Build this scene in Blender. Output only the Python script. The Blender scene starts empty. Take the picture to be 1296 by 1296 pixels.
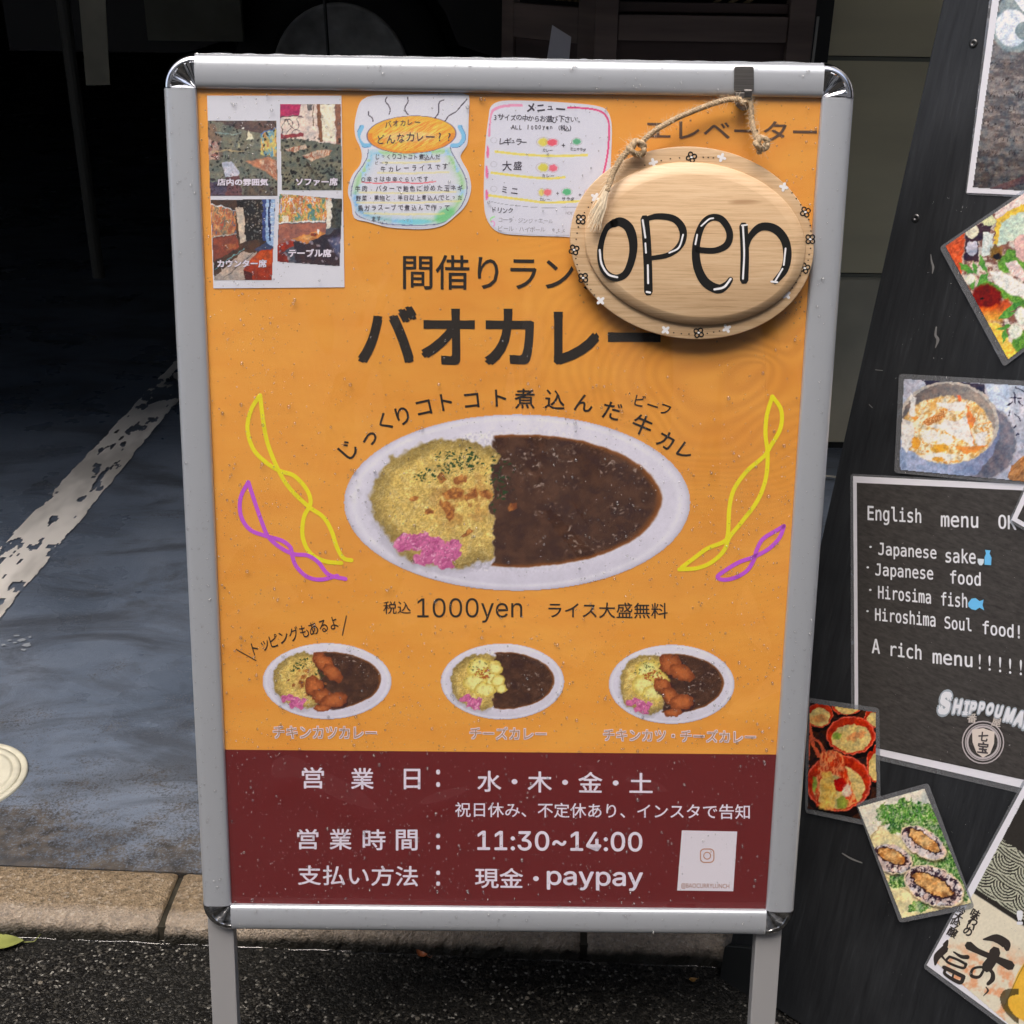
import bpy, bmesh, math, random
import numpy as np
from mathutils import Vector, Matrix

random.seed(7)
rng = np.random.default_rng(7)
SC = bpy.context.scene
COL = SC.collection

# ------------------------------------------------------------------ camera
CAM_ROT = np.array([[0.9998928492, -0.0126975805, -0.0072843342],
                    [-0.0011768130, 0.4262755396, -0.9045926041],
                    [0.0145912710, 0.9045042486, 0.4262149212]])
CAM_POS = np.array([-0.0010153, -1.0898153, 1.1896043])
FPX = 1550.0                                   # focal length in pixels of a 1296 px wide picture
cam = bpy.data.cameras.new('camera')
cam_o = bpy.data.objects.new('camera', cam)
COL.objects.link(cam_o)
mw = Matrix([list(CAM_ROT[i]) + [CAM_POS[i]] for i in range(3)] + [[0, 0, 0, 1]])
cam_o.matrix_world = mw
cam.sensor_width = 36.0
cam.lens = 36.0 * FPX / 1296.0
cam.clip_start = 0.02
cam.clip_end = 400
SC.camera = cam_o

# ------------------------------------------------------------------ world, sun, exposure (wet overcast day)
SUN_EL, SUN_AZ = math.radians(66), math.radians(205)      # azimuth clockwise from +Y
world = bpy.data.worlds.new('World')
SC.world = world
world.use_nodes = True
wn = world.node_tree
wn.nodes.clear()
sky = wn.nodes.new('ShaderNodeTexSky')
sky.sky_type = 'NISHITA'
sky.sun_disc = False
sky.sun_elevation = SUN_EL
sky.sun_rotation = SUN_AZ
sky.air_density = 1.0
sky.dust_density = 6.0
sky.ozone_density = 1.0
bg = wn.nodes.new('ShaderNodeBackground')
bg.inputs['Strength'].default_value = 0.15
wo = wn.nodes.new('ShaderNodeOutputWorld')
wn.links.new(sky.outputs[0], bg.inputs[0])
wn.links.new(bg.outputs[0], wo.inputs[0])
sun = bpy.data.lights.new('sun', 'SUN')
sun.energy = 1.15
sun.angle = math.radians(44)
sun.color = (1.0, 0.97, 0.93)
sun_o = bpy.data.objects.new('sun', sun)
COL.objects.link(sun_o)
sd = Vector((math.sin(SUN_AZ) * math.cos(SUN_EL), math.cos(SUN_AZ) * math.cos(SUN_EL), math.sin(SUN_EL)))
sun_o.rotation_euler = sd.to_track_quat('Z', 'Y').to_euler()
sun_o.location = (0, -4, 6)
SC.view_settings.view_transform = 'Standard'
SC.view_settings.look = 'None'
SC.view_settings.gamma = 1
SC.view_settings.use_curve_mapping = False
SC.view_settings.exposure = 0.82
SC.render.engine = 'CYCLES'
SC.cycles.max_bounces = 8
SC.cycles.transparent_max_bounces = 16
SC.cycles.caustics_reflective = False
SC.cycles.caustics_refractive = False

# ------------------------------------------------------------------ planes the things stand in
class Frame:
    """A flat frame in the world: origin, right, up, outward normal."""
    def __init__(s, o, u, v, n):
        s.o = np.array(o, float); s.u = np.array(u, float); s.v = np.array(v, float); s.n = np.array(n, float)
        s.S = np.array([s.u, s.v, s.n]).T
    def uv(s, X, Y, off=0.0):
        """local u,v of the surface point (offset off) seen at photo coordinates X, Y"""
        X = np.asarray(X, float); Y = np.asarray(Y, float)
        r = np.stack([(X - 648) / FPX, -(Y - 648) / FPX, -np.ones_like(X)], -1) @ CAM_ROT.T
        t = ((s.o + s.n * off - CAM_POS) @ s.n) / (r @ s.n)
        q = (CAM_POS + r * t[..., None] - s.o) @ s.S
        return q[..., 0], q[..., 1]
    def loc(s, x, y, off=0.0):
        a, b = s.uv(x, y, off)
        return Vector((float(a), float(b), off))
    def matrix(s, anchor=(0, 0, 0)):
        p = s.o + s.S @ np.array(anchor, float)
        return Matrix([list(s.S[i]) + [p[i]] for i in range(3)] + [[0, 0, 0, 1]])

LEAN = math.radians(12)
SIGN = Frame((0, 0, 0.655), (1, 0, 0), (0, math.sin(LEAN), math.cos(LEAN)), (0, -math.cos(LEAN), math.sin(LEAN)))
PS, LB = math.radians(43.5), math.radians(10)
up_b = (math.sin(PS) * math.sin(LB), math.cos(PS) * math.sin(LB), math.cos(LB))
n_b = (-math.sin(PS) * math.cos(LB), -math.cos(PS) * math.cos(LB), math.sin(LB))
BOARD = Frame((0.285, 0.062, 0.0), (math.cos(PS), -math.sin(PS), 0), up_b, n_b)
GROUND = Frame((0, 0, 0), (1, 0, 0), (0, 1, 0), (0, 0, 1))
FLOOR_Z = 0.03
def wallf(y): return Frame((0, y, 0), (1, 0, 0), (0, 0, 1), (0, -1, 0))

# ------------------------------------------------------------------ colours and materials
def lin(c):
    c = np.asarray(c, float)
    return np.where(c <= 0.04045, c / 12.92, ((c + 0.055) / 1.055) ** 2.4)
def alb(r, g, b, k=1.25, haze=0.012):
    """base colour of something that shows in the photograph as sRGB r,g,b (0-255) in the open"""
    v = np.clip((lin(np.array([r, g, b]) / 255.0) - haze) * k, 0.004, 0.9)
    return (float(v[0]), float(v[1]), float(v[2]))

MATS = {}
def mat(name, color=(0.5, 0.5, 0.5), rough=0.5, metal=0.0, coat=0.0, spec=0.5, noise=None, bump=None, attr=None, extra=None):
    if name in MATS: return MATS[name]
    m = bpy.data.materials.new(name); m.use_nodes = True
    nt = m.node_tree; b = nt.nodes['Principled BSDF']
    b.inputs['Base Color'].default_value = (*color[:3], 1)
    b.inputs['Roughness'].default_value = rough
    b.inputs['Metallic'].default_value = metal
    b.inputs['Coat Weight'].default_value = coat
    b.inputs['Coat Roughness'].default_value = 0.08
    b.inputs['Specular IOR Level'].default_value = spec
    tc = nt.nodes.new('ShaderNodeTexCoord')
    if noise:                                   # (scale xyz, amount, detail)
        mp = nt.nodes.new('ShaderNodeMapping'); mp.inputs['Scale'].default_value = noise[0]
        nz = nt.nodes.new('ShaderNodeTexNoise'); nz.inputs['Scale'].default_value = 1; nz.inputs['Detail'].default_value = noise[2]
        nt.links.new(tc.outputs['Object'], mp.inputs[0]); nt.links.new(mp.outputs[0], nz.inputs['Vector'])
        cr = nt.nodes.new('ShaderNodeValToRGB')
        a = noise[1]
        cr.color_ramp.elements[0].position = 0.3; cr.color_ramp.elements[1].position = 0.7
        cr.color_ramp.elements[0].color = (*[c * (1 - a) for c in color[:3]], 1)
        cr.color_ramp.elements[1].color = (*[min(1, c * (1 + a)) for c in color[:3]], 1)
        nt.links.new(nz.outputs['Fac'], cr.inputs[0]); nt.links.new(cr.outputs[0], b.inputs['Base Color'])
    if attr:
        at = nt.nodes.new('ShaderNodeAttribute'); at.attribute_name = 'Col'
        nt.links.new(at.outputs['Color'], b.inputs['Base Color'])
    if bump:                                    # (scale xyz, strength, distance)
        mp = nt.nodes.new('ShaderNodeMapping'); mp.inputs['Scale'].default_value = bump[0]
        nz = nt.nodes.new('ShaderNodeTexNoise'); nz.inputs['Scale'].default_value = 1; nz.inputs['Detail'].default_value = 4
        bp = nt.nodes.new('ShaderNodeBump'); bp.inputs['Strength'].default_value = bump[1]; bp.inputs['Distance'].default_value = bump[2]
        nt.links.new(tc.outputs['Object'], mp.inputs[0]); nt.links.new(mp.outputs[0], nz.inputs['Vector'])
        nt.links.new(nz.outputs['Fac'], bp.inputs['Height']); nt.links.new(bp.outputs[0], b.inputs['Normal'])
    if extra: extra(nt, b, tc)
    MATS[name] = m
    return m

def film_mat(name, tint=(1, 1, 1), rough=0.04, wav=0.35, scale=(5, 3, 5), ior=1.45, haze=0.0):
    """clear sheet: mirror reflection by Fresnel over straight-through transparency"""
    m = bpy.data.materials.new(name); m.use_nodes = True
    nt = m.node_tree; nt.nodes.clear()
    out = nt.nodes.new('ShaderNodeOutputMaterial')
    tr = nt.nodes.new('ShaderNodeBsdfTransparent'); tr.inputs[0].default_value = (*tint, 1)
    gl = nt.nodes.new('ShaderNodeBsdfGlossy'); gl.inputs['Roughness'].default_value = rough
    lw = nt.nodes.new('ShaderNodeLayerWeight'); lw.inputs[0].default_value = 0.5
    pw = nt.nodes.new('ShaderNodeMath'); pw.operation = 'POWER'; pw.inputs[1].default_value = 5
    fr = nt.nodes.new('ShaderNodeMath'); fr.operation = 'MULTIPLY_ADD'; f0 = ((ior - 1) / (ior + 1)) ** 2; f0 = 2 * f0 / (1 + f0)
    fr.inputs[1].default_value = 1 - f0; fr.inputs[2].default_value = f0
    mx = nt.nodes.new('ShaderNodeMixShader')
    tc = nt.nodes.new('ShaderNodeTexCoord')
    mp = nt.nodes.new('ShaderNodeMapping'); mp.inputs['Scale'].default_value = scale
    nz = nt.nodes.new('ShaderNodeTexNoise'); nz.inputs['Scale'].default_value = 1; nz.inputs['Detail'].default_value = 1.5
    nz.inputs['Distortion'].default_value = 0.8
    bp = nt.nodes.new('ShaderNodeBump'); bp.inputs['Strength'].default_value = wav; bp.inputs['Distance'].default_value = 0.02
    L = nt.links.new
    L(tc.outputs['Object'], mp.inputs[0]); L(mp.outputs[0], nz.inputs['Vector']); L(nz.outputs['Fac'], bp.inputs['Height'])
    L(bp.outputs[0], gl.inputs['Normal']); L(lw.outputs['Facing'], pw.inputs[0]); L(pw.outputs[0], fr.inputs[0])
    L(fr.outputs[0], mx.inputs[0]); L(tr.outputs[0], mx.inputs[1]); L(gl.outputs[0], mx.inputs[2])
    last = mx
    if haze:
        df = nt.nodes.new('ShaderNodeBsdfDiffuse'); df.inputs[0].default_value = (0.75, 0.76, 0.8, 1)
        m2 = nt.nodes.new('ShaderNodeMixShader'); m2.inputs[0].default_value = haze
        L(mx.outputs[0], m2.inputs[1]); L(df.outputs[0], m2.inputs[2]); last = m2
    L(last.outputs[0], out.inputs[0])
    MATS[name] = m
    return m

PRINT = mat('printed_ink', rough=0.55, attr=True, spec=0.3)
PRINT_WET = mat('laminated_print', rough=0.22, attr=True, spec=0.5)
INK = mat('black_ink', alb(44, 40, 36), 0.5, spec=0.3)
INK_SOFT = mat('soft_black_ink', alb(62, 52, 44), 0.5, spec=0.3)
WHITE_INK = mat('white_ink', alb(214, 208, 222), 0.55, spec=0.3)
BLACK_PAINT = mat('black_marker', (0.012, 0.012, 0.012), 0.35)
WHITE_PAINT = mat('white_marker', (0.8, 0.8, 0.82), 0.4)

# ------------------------------------------------------------------ object helpers
def tag(o, label=None, category=None, group=None, kind=None):
    if label: o['label'] = label
    if category: o['category'] = category
    if group: o['group'] = group
    if kind: o['kind'] = kind
    return o

def empty(name, frame, anchor, label, category, group=None):
    o = bpy.data.objects.new(name, None); COL.objects.link(o)
    o.empty_display_size = 0.05
    o.matrix_world = frame.matrix(anchor)
    o['anchor'] = [float(a) for a in anchor]
    return tag(o, label, category, group)

def link(name, me, material, parent=None, matrix=None, smooth=False):
    """one mesh object; child meshes are given in the frame of their thing and shifted to its anchor"""
    o = bpy.data.objects.new(name, me); COL.objects.link(o)
    if material is not None: me.materials.append(material)
    if smooth: me.polygons.foreach_set('use_smooth', [True] * len(me.polygons))
    if parent is not None:
        o.parent = parent
        root = parent
        while root.parent is not None: root = root.parent
        if parent is root:
            a = root.get('anchor')
            if a is not None: o.location = (-a[0], -a[1], -a[2])
    elif matrix is not None: o.matrix_world = matrix
    return o

def mesh(verts, faces, name='m'):
    me = bpy.data.meshes.new(name); me.from_pydata([tuple(v) for v in verts], [], faces); me.update(); return me

class MB:
    def __init__(s): s.v = []; s.f = []
    def add(s, vs, fs):
        b = len(s.v); s.v += [tuple(v) for v in vs]; s.f += [tuple(i + b for i in f) for f in fs]
    def box(s, x0, x1, y0, y1, z0, z1):
        s.add([(x0, y0, z0), (x1, y0, z0), (x1, y1, z0), (x0, y1, z0), (x0, y0, z1), (x1, y0, z1), (x1, y1, z1), (x0, y1, z1)],
              [(3, 2, 1, 0), (4, 5, 6, 7), (0, 1, 5, 4), (1, 2, 6, 5), (2, 3, 7, 6), (3, 0, 4, 7)])
    def tube(s, pts, r, n=8, caps=True):
        pts = [Vector(p) for p in pts]; rings = []
        rr = r if isinstance(r, (list, tuple)) else [r] * len(pts)
        pn = None
        for i, p in enumerate(pts):
            t = (pts[min(i + 1, len(pts) - 1)] - pts[max(i - 1, 0)]).normalized()
            if pn is None:
                pn = t.orthogonal().normalized()
            else:
                pn = (pn - t * pn.dot(t)).normalized()
            q = t.cross(pn)
            rings.append([p + (pn * math.cos(2 * math.pi * k / n) + q * math.sin(2 * math.pi * k / n)) * rr[i] for k in range(n)])
        b = len(s.v)
        for rg in rings: s.v += [tuple(v) for v in rg]
        for i in range(len(pts) - 1):
            for k in range(n):
                a = b + i * n + k; c = b + i * n + (k + 1) % n
                s.f.append((a, c, c + n, a + n))
        if caps:
            s.f.append(tuple(b + k for k in range(n))[::-1]); s.f.append(tuple(b + (len(pts) - 1) * n + k for k in range(n)))
    def plate(s, poly, z0, z1):
        """polygon outline extruded between two heights"""
        n = len(poly)
        s.add([(p[0], p[1], z0) for p in poly] + [(p[0], p[1], z1) for p in poly],
              [tuple(range(n))[::-1], tuple(range(n, 2 * n))] + [(i, (i + 1) % n, n + (i + 1) % n, n + i) for i in range(n)])
    def build(s, name, material, parent=None, matrix=None, smooth=False, bevel=0):
        me = mesh(s.v, s.f, name)
        bm = bmesh.new(); bm.from_mesh(me)
        bmesh.ops.recalc_face_normals(bm, faces=bm.faces)
        if bevel:
            es = [e for e in bm.edges if len(e.link_faces) == 2 and e.calc_face_angle(0) > 0.6]
            bmesh.ops.bevel(bm, geom=es, offset=bevel, segments=2, affect='EDGES', profile=0.6)
        bm.to_mesh(me); bm.free()
        return link(name, me, material, parent, matrix, smooth)

def smooth_line(pts, n=8):
    P = [np.array(p, float) for p in pts]
    if len(P) < 3: return P
    P = [2 * P[0] - P[1]] + P + [2 * P[-1] - P[-2]]
    out = []
    for i in range(1, len(P) - 2):
        a, b, c, d = P[i - 1], P[i], P[i + 1], P[i + 2]
        for k in range(n):
            t = k / n
            out.append(0.5 * ((2 * b) + (c - a) * t + (2 * a - 5 * b + 4 * c - d) * t * t + (3 * b - a - 3 * c + d) * t ** 3))
    out.append(P[-2])
    return out

def ribbons(name, lines, frame, off, material, parent, smooth_n=6):
    """pen strokes: list of (points in photo coordinates, width in photo pixels) laid flat on a frame"""
    mb = MB(); k = 0
    for pts, w in lines:
        P = smooth_line(pts, smooth_n) if smooth_n else [np.array(p, float) for p in pts]
        n = len(P); L = []; R = []
        for i in range(n):
            t = P[min(i + 1, n - 1)] - P[max(i - 1, 0)]; t = t / (np.linalg.norm(t) + 1e-9)
            q = np.array([-t[1], t[0]]); ww = (w if np.isscalar(w) else np.interp(i / (n - 1), np.linspace(0, 1, len(w)), w)) / 2
            L.append(P[i] + q * ww); R.append(P[i] - q * ww)
            if i == 0: t0, w0 = t, ww
            if i == n - 1: t1, w1 = t, ww
        o = off + k * 2e-6; k += 1
        c0 = [P[0] - t0 * w0 * 0.8 + s * np.array([-t0[1], t0[0]]) * w0 * 0.5 for s in (1, -1)]
        c1 = [P[-1] + t1 * w1 * 0.8 + s * np.array([-t1[1], t1[0]]) * w1 * 0.5 for s in (1, -1)]
        L = [c0[0]] + L + [c1[0]]; R = [c0[1]] + R + [c1[1]]
        A = np.array(L + R); u, v = frame.uv(A[:, 0], A[:, 1], o)
        m = len(L)
        mb.add([(u[i], v[i], o) for i in range(2 * m)], [(i, m + i, m + i + 1, i + 1) for i in range(m - 1)])
    return mb.build(name, material, parent)

FONTS = {}
def font(name):
    """one of the fonts that ship with Blender (the built-in one if it is not there)"""
    if name not in FONTS:
        import os
        f = None
        try:
            p = os.path.join(bpy.utils.resource_path('LOCAL'), 'datafiles', 'fonts', name)
            if os.path.exists(p): f = bpy.data.fonts.load(p)
        except Exception: f = None
        FONTS[name] = f
    return FONTS[name]
def glyphs(s, bold=0.0, res=3, spacing=1.0):
    fn = None
    if s.startswith('#'): fn, s = {'#s': 'Inter.woff2', '#m': 'DejaVuSansMono.woff2'}[s[:2]], s[2:]
    if bold > 0.0:
        co, fs = glyphs1(s, 0.0, res, spacing, fn)
        n = len(co); C_, F_ = [], []
        for k, (dx, dy) in enumerate([(-1, 0), (1, 0), (0, 1), (0, -1)] if bold < 0.02 else [(-1, -1), (1, 1), (-1, 1), (1, -1), (0, 0)] if bold < 0.05 else [(0, 0)] + [(q * math.cos(t * math.pi / 6), q * math.sin(t * math.pi / 6)) for q in (0.5, 1.0) for t in range(12)]):
            C_.append(co + np.array([dx, dy]) * bold); F_ += [tuple(i + k * n for i in f) for f in fs]
        g = np.concatenate(C_); GL['n'] = n; GL['k'] = len(C_)
        F_ = Faces(F_); F_.lay = n
        return g, F_
    GL['n'] = 0
    return glyphs1(s, bold, res, spacing, fn)
GL = {}
class Faces(list): lay = 0
def glyphs1(s, bold=0.0, res=3, spacing=1.0, fn=None):
    c = bpy.data.curves.new('t', 'FONT'); c.body = s; c.resolution_u = res; c.offset = bold; c.space_character = spacing
    if fn and font(fn): c.font = font(fn)
    c.fill_mode = 'FRONT'
    o = bpy.data.objects.new('t', c); COL.objects.link(o)
    bpy.context.view_layer.update()
    me = bpy.data.meshes.new_from_object(o.evaluated_get(bpy.context.evaluated_depsgraph_get()))
    n = len(me.vertices); co = np.empty(n * 3); me.vertices.foreach_get('co', co); co = co.reshape(-1, 3)[:, :2]
    fs = [tuple(p.vertices) for p in me.polygons]
    bpy.data.objects.remove(o); bpy.data.curves.remove(c); bpy.data.meshes.remove(me)
    return co, fs

def text_in(s, quad, bold=0.0, res=3, spacing=1.0):
    """text fitted so that its ink fills quad = (x0, ytop0, ybot0, x1, ytop1, ybot1) in photo coordinates"""
    co, fs = glyphs(s, bold, res, spacing)
    lo, hi = co.min(0), co.max(0)
    a = (co[:, 0] - lo[0]) / (hi[0] - lo[0]); b = (co[:, 1] - lo[1]) / max(1e-6, hi[1] - lo[1])
    x0, t0, b0, x1, t1, b1 = quad
    return np.stack([x0 + (x1 - x0) * a, (b0 * (1 - a) + b1 * a) * (1 - b) + (t0 * (1 - a) + t1 * a) * b], -1), fs

def text_at(ch, cx, cy, size, rot=0.0, bold=0.0, sx=1.0, res=3, shear=0.0):
    """one glyph run centred at a photo point, em size in pixels, rotated counter-clockwise"""
    co, fs = glyphs(ch, bold, res)
    c = (co.min(0) + co.max(0)) / 2; co = (co - c) * size * 1.0; co[:, 0] = co[:, 0] * sx + co[:, 1] * shear
    r = math.radians(rot)
    x = co[:, 0] * math.cos(r) - co[:, 1] * math.sin(r); y = co[:, 0] * math.sin(r) + co[:, 1] * math.cos(r)
    return np.stack([cx + x, cy - y], -1), fs

def lettering(items, frame, off, material, parent, name='lettering'):
    mb = MB()
    for co, fs in items:
        u, v = frame.uv(co[:, 0], co[:, 1], off)
        lay = getattr(fs, 'lay', 0)
        z = [off + ((i // lay) * 1.6e-5 if lay else 0) for i in range(len(u))]
        mb.add([(u[i], v[i], z[i]) for i in range(len(u))], fs)
    me = mesh(mb.v, mb.f, name)
    return link(name, me, material, parent)

def box_q(x0, y0, x1, y1, dy=0.0): return (x0, y0, y1, x1, y0 + dy, y1 + dy)

# ------------------------------------------------------------------ numeric painting (colours of flat prints)
def _hash(ix, iy, seed):
    h = (ix.astype(np.int64) * 374761393 + iy.astype(np.int64) * 668265263 + seed * 982451653) & 0x7fffffff
    h = ((h ^ (h >> 13)) * 1274126177) & 0x7fffffff
    return ((h ^ (h >> 16)) & 0xffff) / 65535.0
def vnoise(x, y, seed=0):
    ix = np.floor(x); iy = np.floor(y); fx = x - ix; fy = y - iy
    fx = fx * fx * (3 - 2 * fx); fy = fy * fy * (3 - 2 * fy)
    a = _hash(ix, iy, seed); b = _hash(ix + 1, iy, seed); c = _hash(ix, iy + 1, seed); d = _hash(ix + 1, iy + 1, seed)
    return (a * (1 - fx) + b * fx) * (1 - fy) + (c * (1 - fx) + d * fx) * fy
def fbm(x, y, seed=0, o=4):
    s = 0; a = 0.5; t = 0
    for k in range(o):
        s = s + a * vnoise(x, y, seed + k * 17); t += a; x = x * 2.03 + 5.1; y = y * 2.03 + 3.7; a *= 0.55
    return s / t
def cells(x, y, seed=0):
    """distance to the nearest and second nearest jittered point, and that cell's random value"""
    ix = np.floor(x); iy = np.floor(y)
    d1 = np.full(x.shape, 9.0); d2 = np.full(x.shape, 9.0); rv = np.zeros(x.shape)
    for dx in (-1, 0, 1):
        for dy in (-1, 0, 1):
            jx = ix + dx; jy = iy + dy
            px = jx + _hash(jx, jy, seed); py = jy + _hash(jx, jy, seed + 5)
            d = np.hypot(x - px, y - py); r = _hash(jx, jy, seed + 9)
            near = d < d1
            d2 = np.where(near, d1, np.minimum(d2, d)); rv = np.where(near, r, rv); d1 = np.where(near, d, d1)
    return d1, d2, rv
def S(a, b, x):
    t = np.clip((x - a) / (b - a), 0, 1); return t * t * (3 - 2 * t)
class Canvas:
    def __init__(s, X, Y): s.X = X; s.Y = Y; s.c = np.zeros(X.shape + (3,)); s.m = np.ones(X.shape, bool)
    def fill(s, rgb, a=None):
        col = np.asarray(rgb, float)
        if col.ndim == 1: col = np.broadcast_to(col, s.c.shape)
        if a is None: s.c = col.copy(); return
        a = np.clip(a, 0, 1)[..., None]; s.c = s.c * (1 - a) + col * a
    def ell(s, cx, cy, rx, ry, rot=0, wob=0, seed=0):
        r = math.radians(rot); dx = s.X - cx; dy = s.Y - cy
        x = (dx * math.cos(r) - dy * math.sin(r)) / rx; y = (dx * math.sin(r) + dy * math.cos(r)) / ry
        d = np.hypot(x, y)
        if wob: d = d + wob * (fbm(s.X / (0.35 * min(rx, ry) + 2), s.Y / (0.35 * min(rx, ry) + 2), seed) - 0.5)
        return d
    def blob(s, rgb, cx, cy, rx, ry, rot=0, wob=0, seed=0, soft=0.08, alpha=1.0):
        d = s.ell(cx, cy, rx, ry, rot, wob, seed); s.fill(rgb, (1 - S(1 - soft, 1 + soft, d)) * alpha); return d
    def poly(s, rgb, pts, alpha=1.0, soft=1.0):
        x, y = s.X, s.Y; inside = np.zeros(x.shape, bool); dist = np.full(x.shape, 1e9); n = len(pts)
        for i in range(n):
            x0, y0 = pts[i]; x1, y1 = pts[(i + 1) % n]
            cond = ((y0 > y) != (y1 > y)); 
            with np.errstate(divide='ignore', invalid='ignore'):
                xi = (x1 - x0) * (y - y0) / ((y1 - y0) if y1 != y0 else 1e-9) + x0
            inside ^= cond & (x < xi)
            ex, ey = x1 - x0, y1 - y0; t = np.clip(((x - x0) * ex + (y - y0) * ey) / (ex * ex + ey * ey + 1e-9), 0, 1)
            dist = np.minimum(dist, np.hypot(x - x0 - t * ex, y - y0 - t * ey))
        sd_ = np.where(inside, -dist, dist)
        if rgb is not None: s.fill(rgb, (1 - S(-soft, soft, sd_)) * alpha)
        return sd_
    def line(s, rgb, pts, w, alpha=1.0, sm=5):
        P = smooth_line(pts, sm) if sm else [np.array(p, float) for p in pts]
        dist = np.full(s.X.shape, 1e9)
        for i in range(len(P) - 1):
            x0, y0 = P[i]; ex, ey = P[i + 1] - P[i]
            t = np.clip(((s.X - x0) * ex + (s.Y - y0) * ey) / (ex * ex + ey * ey + 1e-9), 0, 1)
            dist = np.minimum(dist, np.hypot(s.X - x0 - t * ex, s.Y - y0 - t * ey))
        s.fill(rgb, (1 - S(w / 2 - 0.6, w / 2 + 0.6, dist)) * alpha); return dist

def C3(*c): return np.array(c, float) / 255.0
def mixc(a, b, t): return np.asarray(a) * (1 - t[..., None]) + np.asarray(b) * t[..., None]

def paint(name, frame, off, box, step, fn, parent, material=PRINT, k=1.25, haze=0.012, crop=None, warp=0.0, edge=None):
    x0, y0, x1, y1 = box
    nx = int((x1 - x0) / step) + 1; ny = int((y1 - y0) / step) + 1
    X, Y = np.meshgrid(np.linspace(x0, x1, nx), np.linspace(y0, y1, ny))
    if crop:
        k1 = crop[0]; a1 = 2.6 * k1 * warp
        WX = (X - crop[1]) * k1 + a1 * (fbm(X / 5.0, Y / 5.0, 301, 3) - 0.5) * 2; WY = (Y - crop[2]) * k1 + a1 * (fbm(X / 5.0, Y / 5.0, 302, 3) - 0.5) * 2
        cv = Canvas(WX, WY); fn(cv)
        if edge is not None:
            c0 = Canvas((X - crop[1]) * k1, (Y - crop[2]) * k1); cv.m = c0.poly(None, edge) < 0
        if warp > 0.2:
            n1 = fbm(X / 2.4, Y / 2.4, 303, 3) - 0.5; n2 = fbm(X / 6.5, Y / 6.5, 304, 3) - 0.5
            cv.c = np.clip(cv.c * (1 + 0.26 * n1 + 0.34 * n2)[..., None] + np.stack([n2 * .10, n1 * .03, -n2 * .08], -1), 0, 1)
        cv.X = X; cv.Y = Y
    else:
        cv = Canvas(X, Y); fn(cv)
    return grid_mesh(name, frame, off, cv, parent, material, k, haze)

def grid_mesh(name, frame, off, cv, parent, material, k=1.25, haze=0.012, world_xy=False):
    X, Y = cv.X, cv.Y; ny, nx = X.shape
    if world_xy: u, v = X, Y
    else: u, v = frame.uv(X, Y, off)
    rgb = np.clip((lin(np.clip(cv.c, 0, 1)) - haze) * k, 0.004, 0.9)
    idx = np.arange(nx * ny).reshape(ny, nx)
    q = np.stack([idx[1:, :-1], idx[1:, 1:], idx[:-1, 1:], idx[:-1, :-1]], -1).reshape(-1, 4)
    if world_xy: q = q[:, ::-1]
    mk = cv.m; keep = (mk[1:, :-1] & mk[1:, 1:] & mk[:-1, 1:] & mk[:-1, :-1]).reshape(-1)
    q = q[keep]
    used = np.zeros(nx * ny, bool); used[q.reshape(-1)] = True
    remap = np.cumsum(used) - 1
    V = np.stack([u.reshape(-1), v.reshape(-1), np.full(nx * ny, off)], -1)[used]; q = remap[q]; rgb = rgb.reshape(-1, 3)[used]
    me = bpy.data.meshes.new(name)
    me.vertices.add(len(V)); me.vertices.foreach_set('co', V.reshape(-1))
    me.loops.add(q.size); me.loops.foreach_set('vertex_index', q.reshape(-1).astype(np.int32))
    me.polygons.add(len(q)); me.polygons.foreach_set('loop_start', np.arange(0, q.size, 4, dtype=np.int32))
    me.update(calc_edges=True)
    ca = me.color_attributes.new('Col', 'FLOAT_COLOR', 'POINT')
    ca.data.foreach_set('color', np.concatenate([rgb, np.ones((len(rgb), 1))], 1).reshape(-1))
    return link(name, me, material, parent)

# ================================================================== THE SETTING
def N(nt, t, **kw):
    n = nt.nodes.new(t)
    for k_, v_ in kw.items():
        if k_ in n.inputs: n.inputs[k_].default_value = v_
        else: setattr(n, k_, v_)
    return n
def ramp(nt, stops):
    r = nt.nodes.new('ShaderNodeValToRGB'); e = r.color_ramp.elements
    e[0].position, e[0].color = stops[0][0], (*stops[0][1], 1)
    e[1].position, e[1].color = stops[-1][0], (*stops[-1][1], 1)
    for p, c in stops[1:-1]:
        x = e.new(p); x.color = (*c, 1)
    return r
def noise(nt, tc, scale, detail=4, rough=0.5, dist=0.0, stretch=(1, 1, 1), kind='Object'):
    mp = nt.nodes.new('ShaderNodeMapping'); mp.inputs['Scale'].default_value = stretch
    nz = N(nt, 'ShaderNodeTexNoise', Scale=scale, Detail=detail, Roughness=rough, Distortion=dist)
    nt.links.new(tc.outputs[kind], mp.inputs[0]); nt.links.new(mp.outputs[0], nz.inputs['Vector'])
    return nz
def mixn(nt, fac, a, b, mode='MIX'):
    m = nt.nodes.new('ShaderNodeMix'); m.data_type = 'RGBA'; m.blend_type = mode
    for sock, val in ((m.inputs['Factor'], fac), (m.inputs[6], a), (m.inputs[7], b)):
        if hasattr(val, 'default_value') or hasattr(val, 'links'): nt.links.new(val, sock)
        elif isinstance(val, tuple): sock.default_value = (*val, 1) if len(val) == 3 else val
        else: sock.default_value = val
    return m.outputs[2]
def mth(nt, op, a, b=None, clamp=False):
    m = nt.nodes.new('ShaderNodeMath'); m.operation = op; m.use_clamp = clamp
    for i, val in enumerate((a, b)):
        if val is None: continue
        if isinstance(val, (int, float)): m.inputs[i].default_value = val
        else: nt.links.new(val, m.inputs[i])
    return m.outputs[0]

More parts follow.
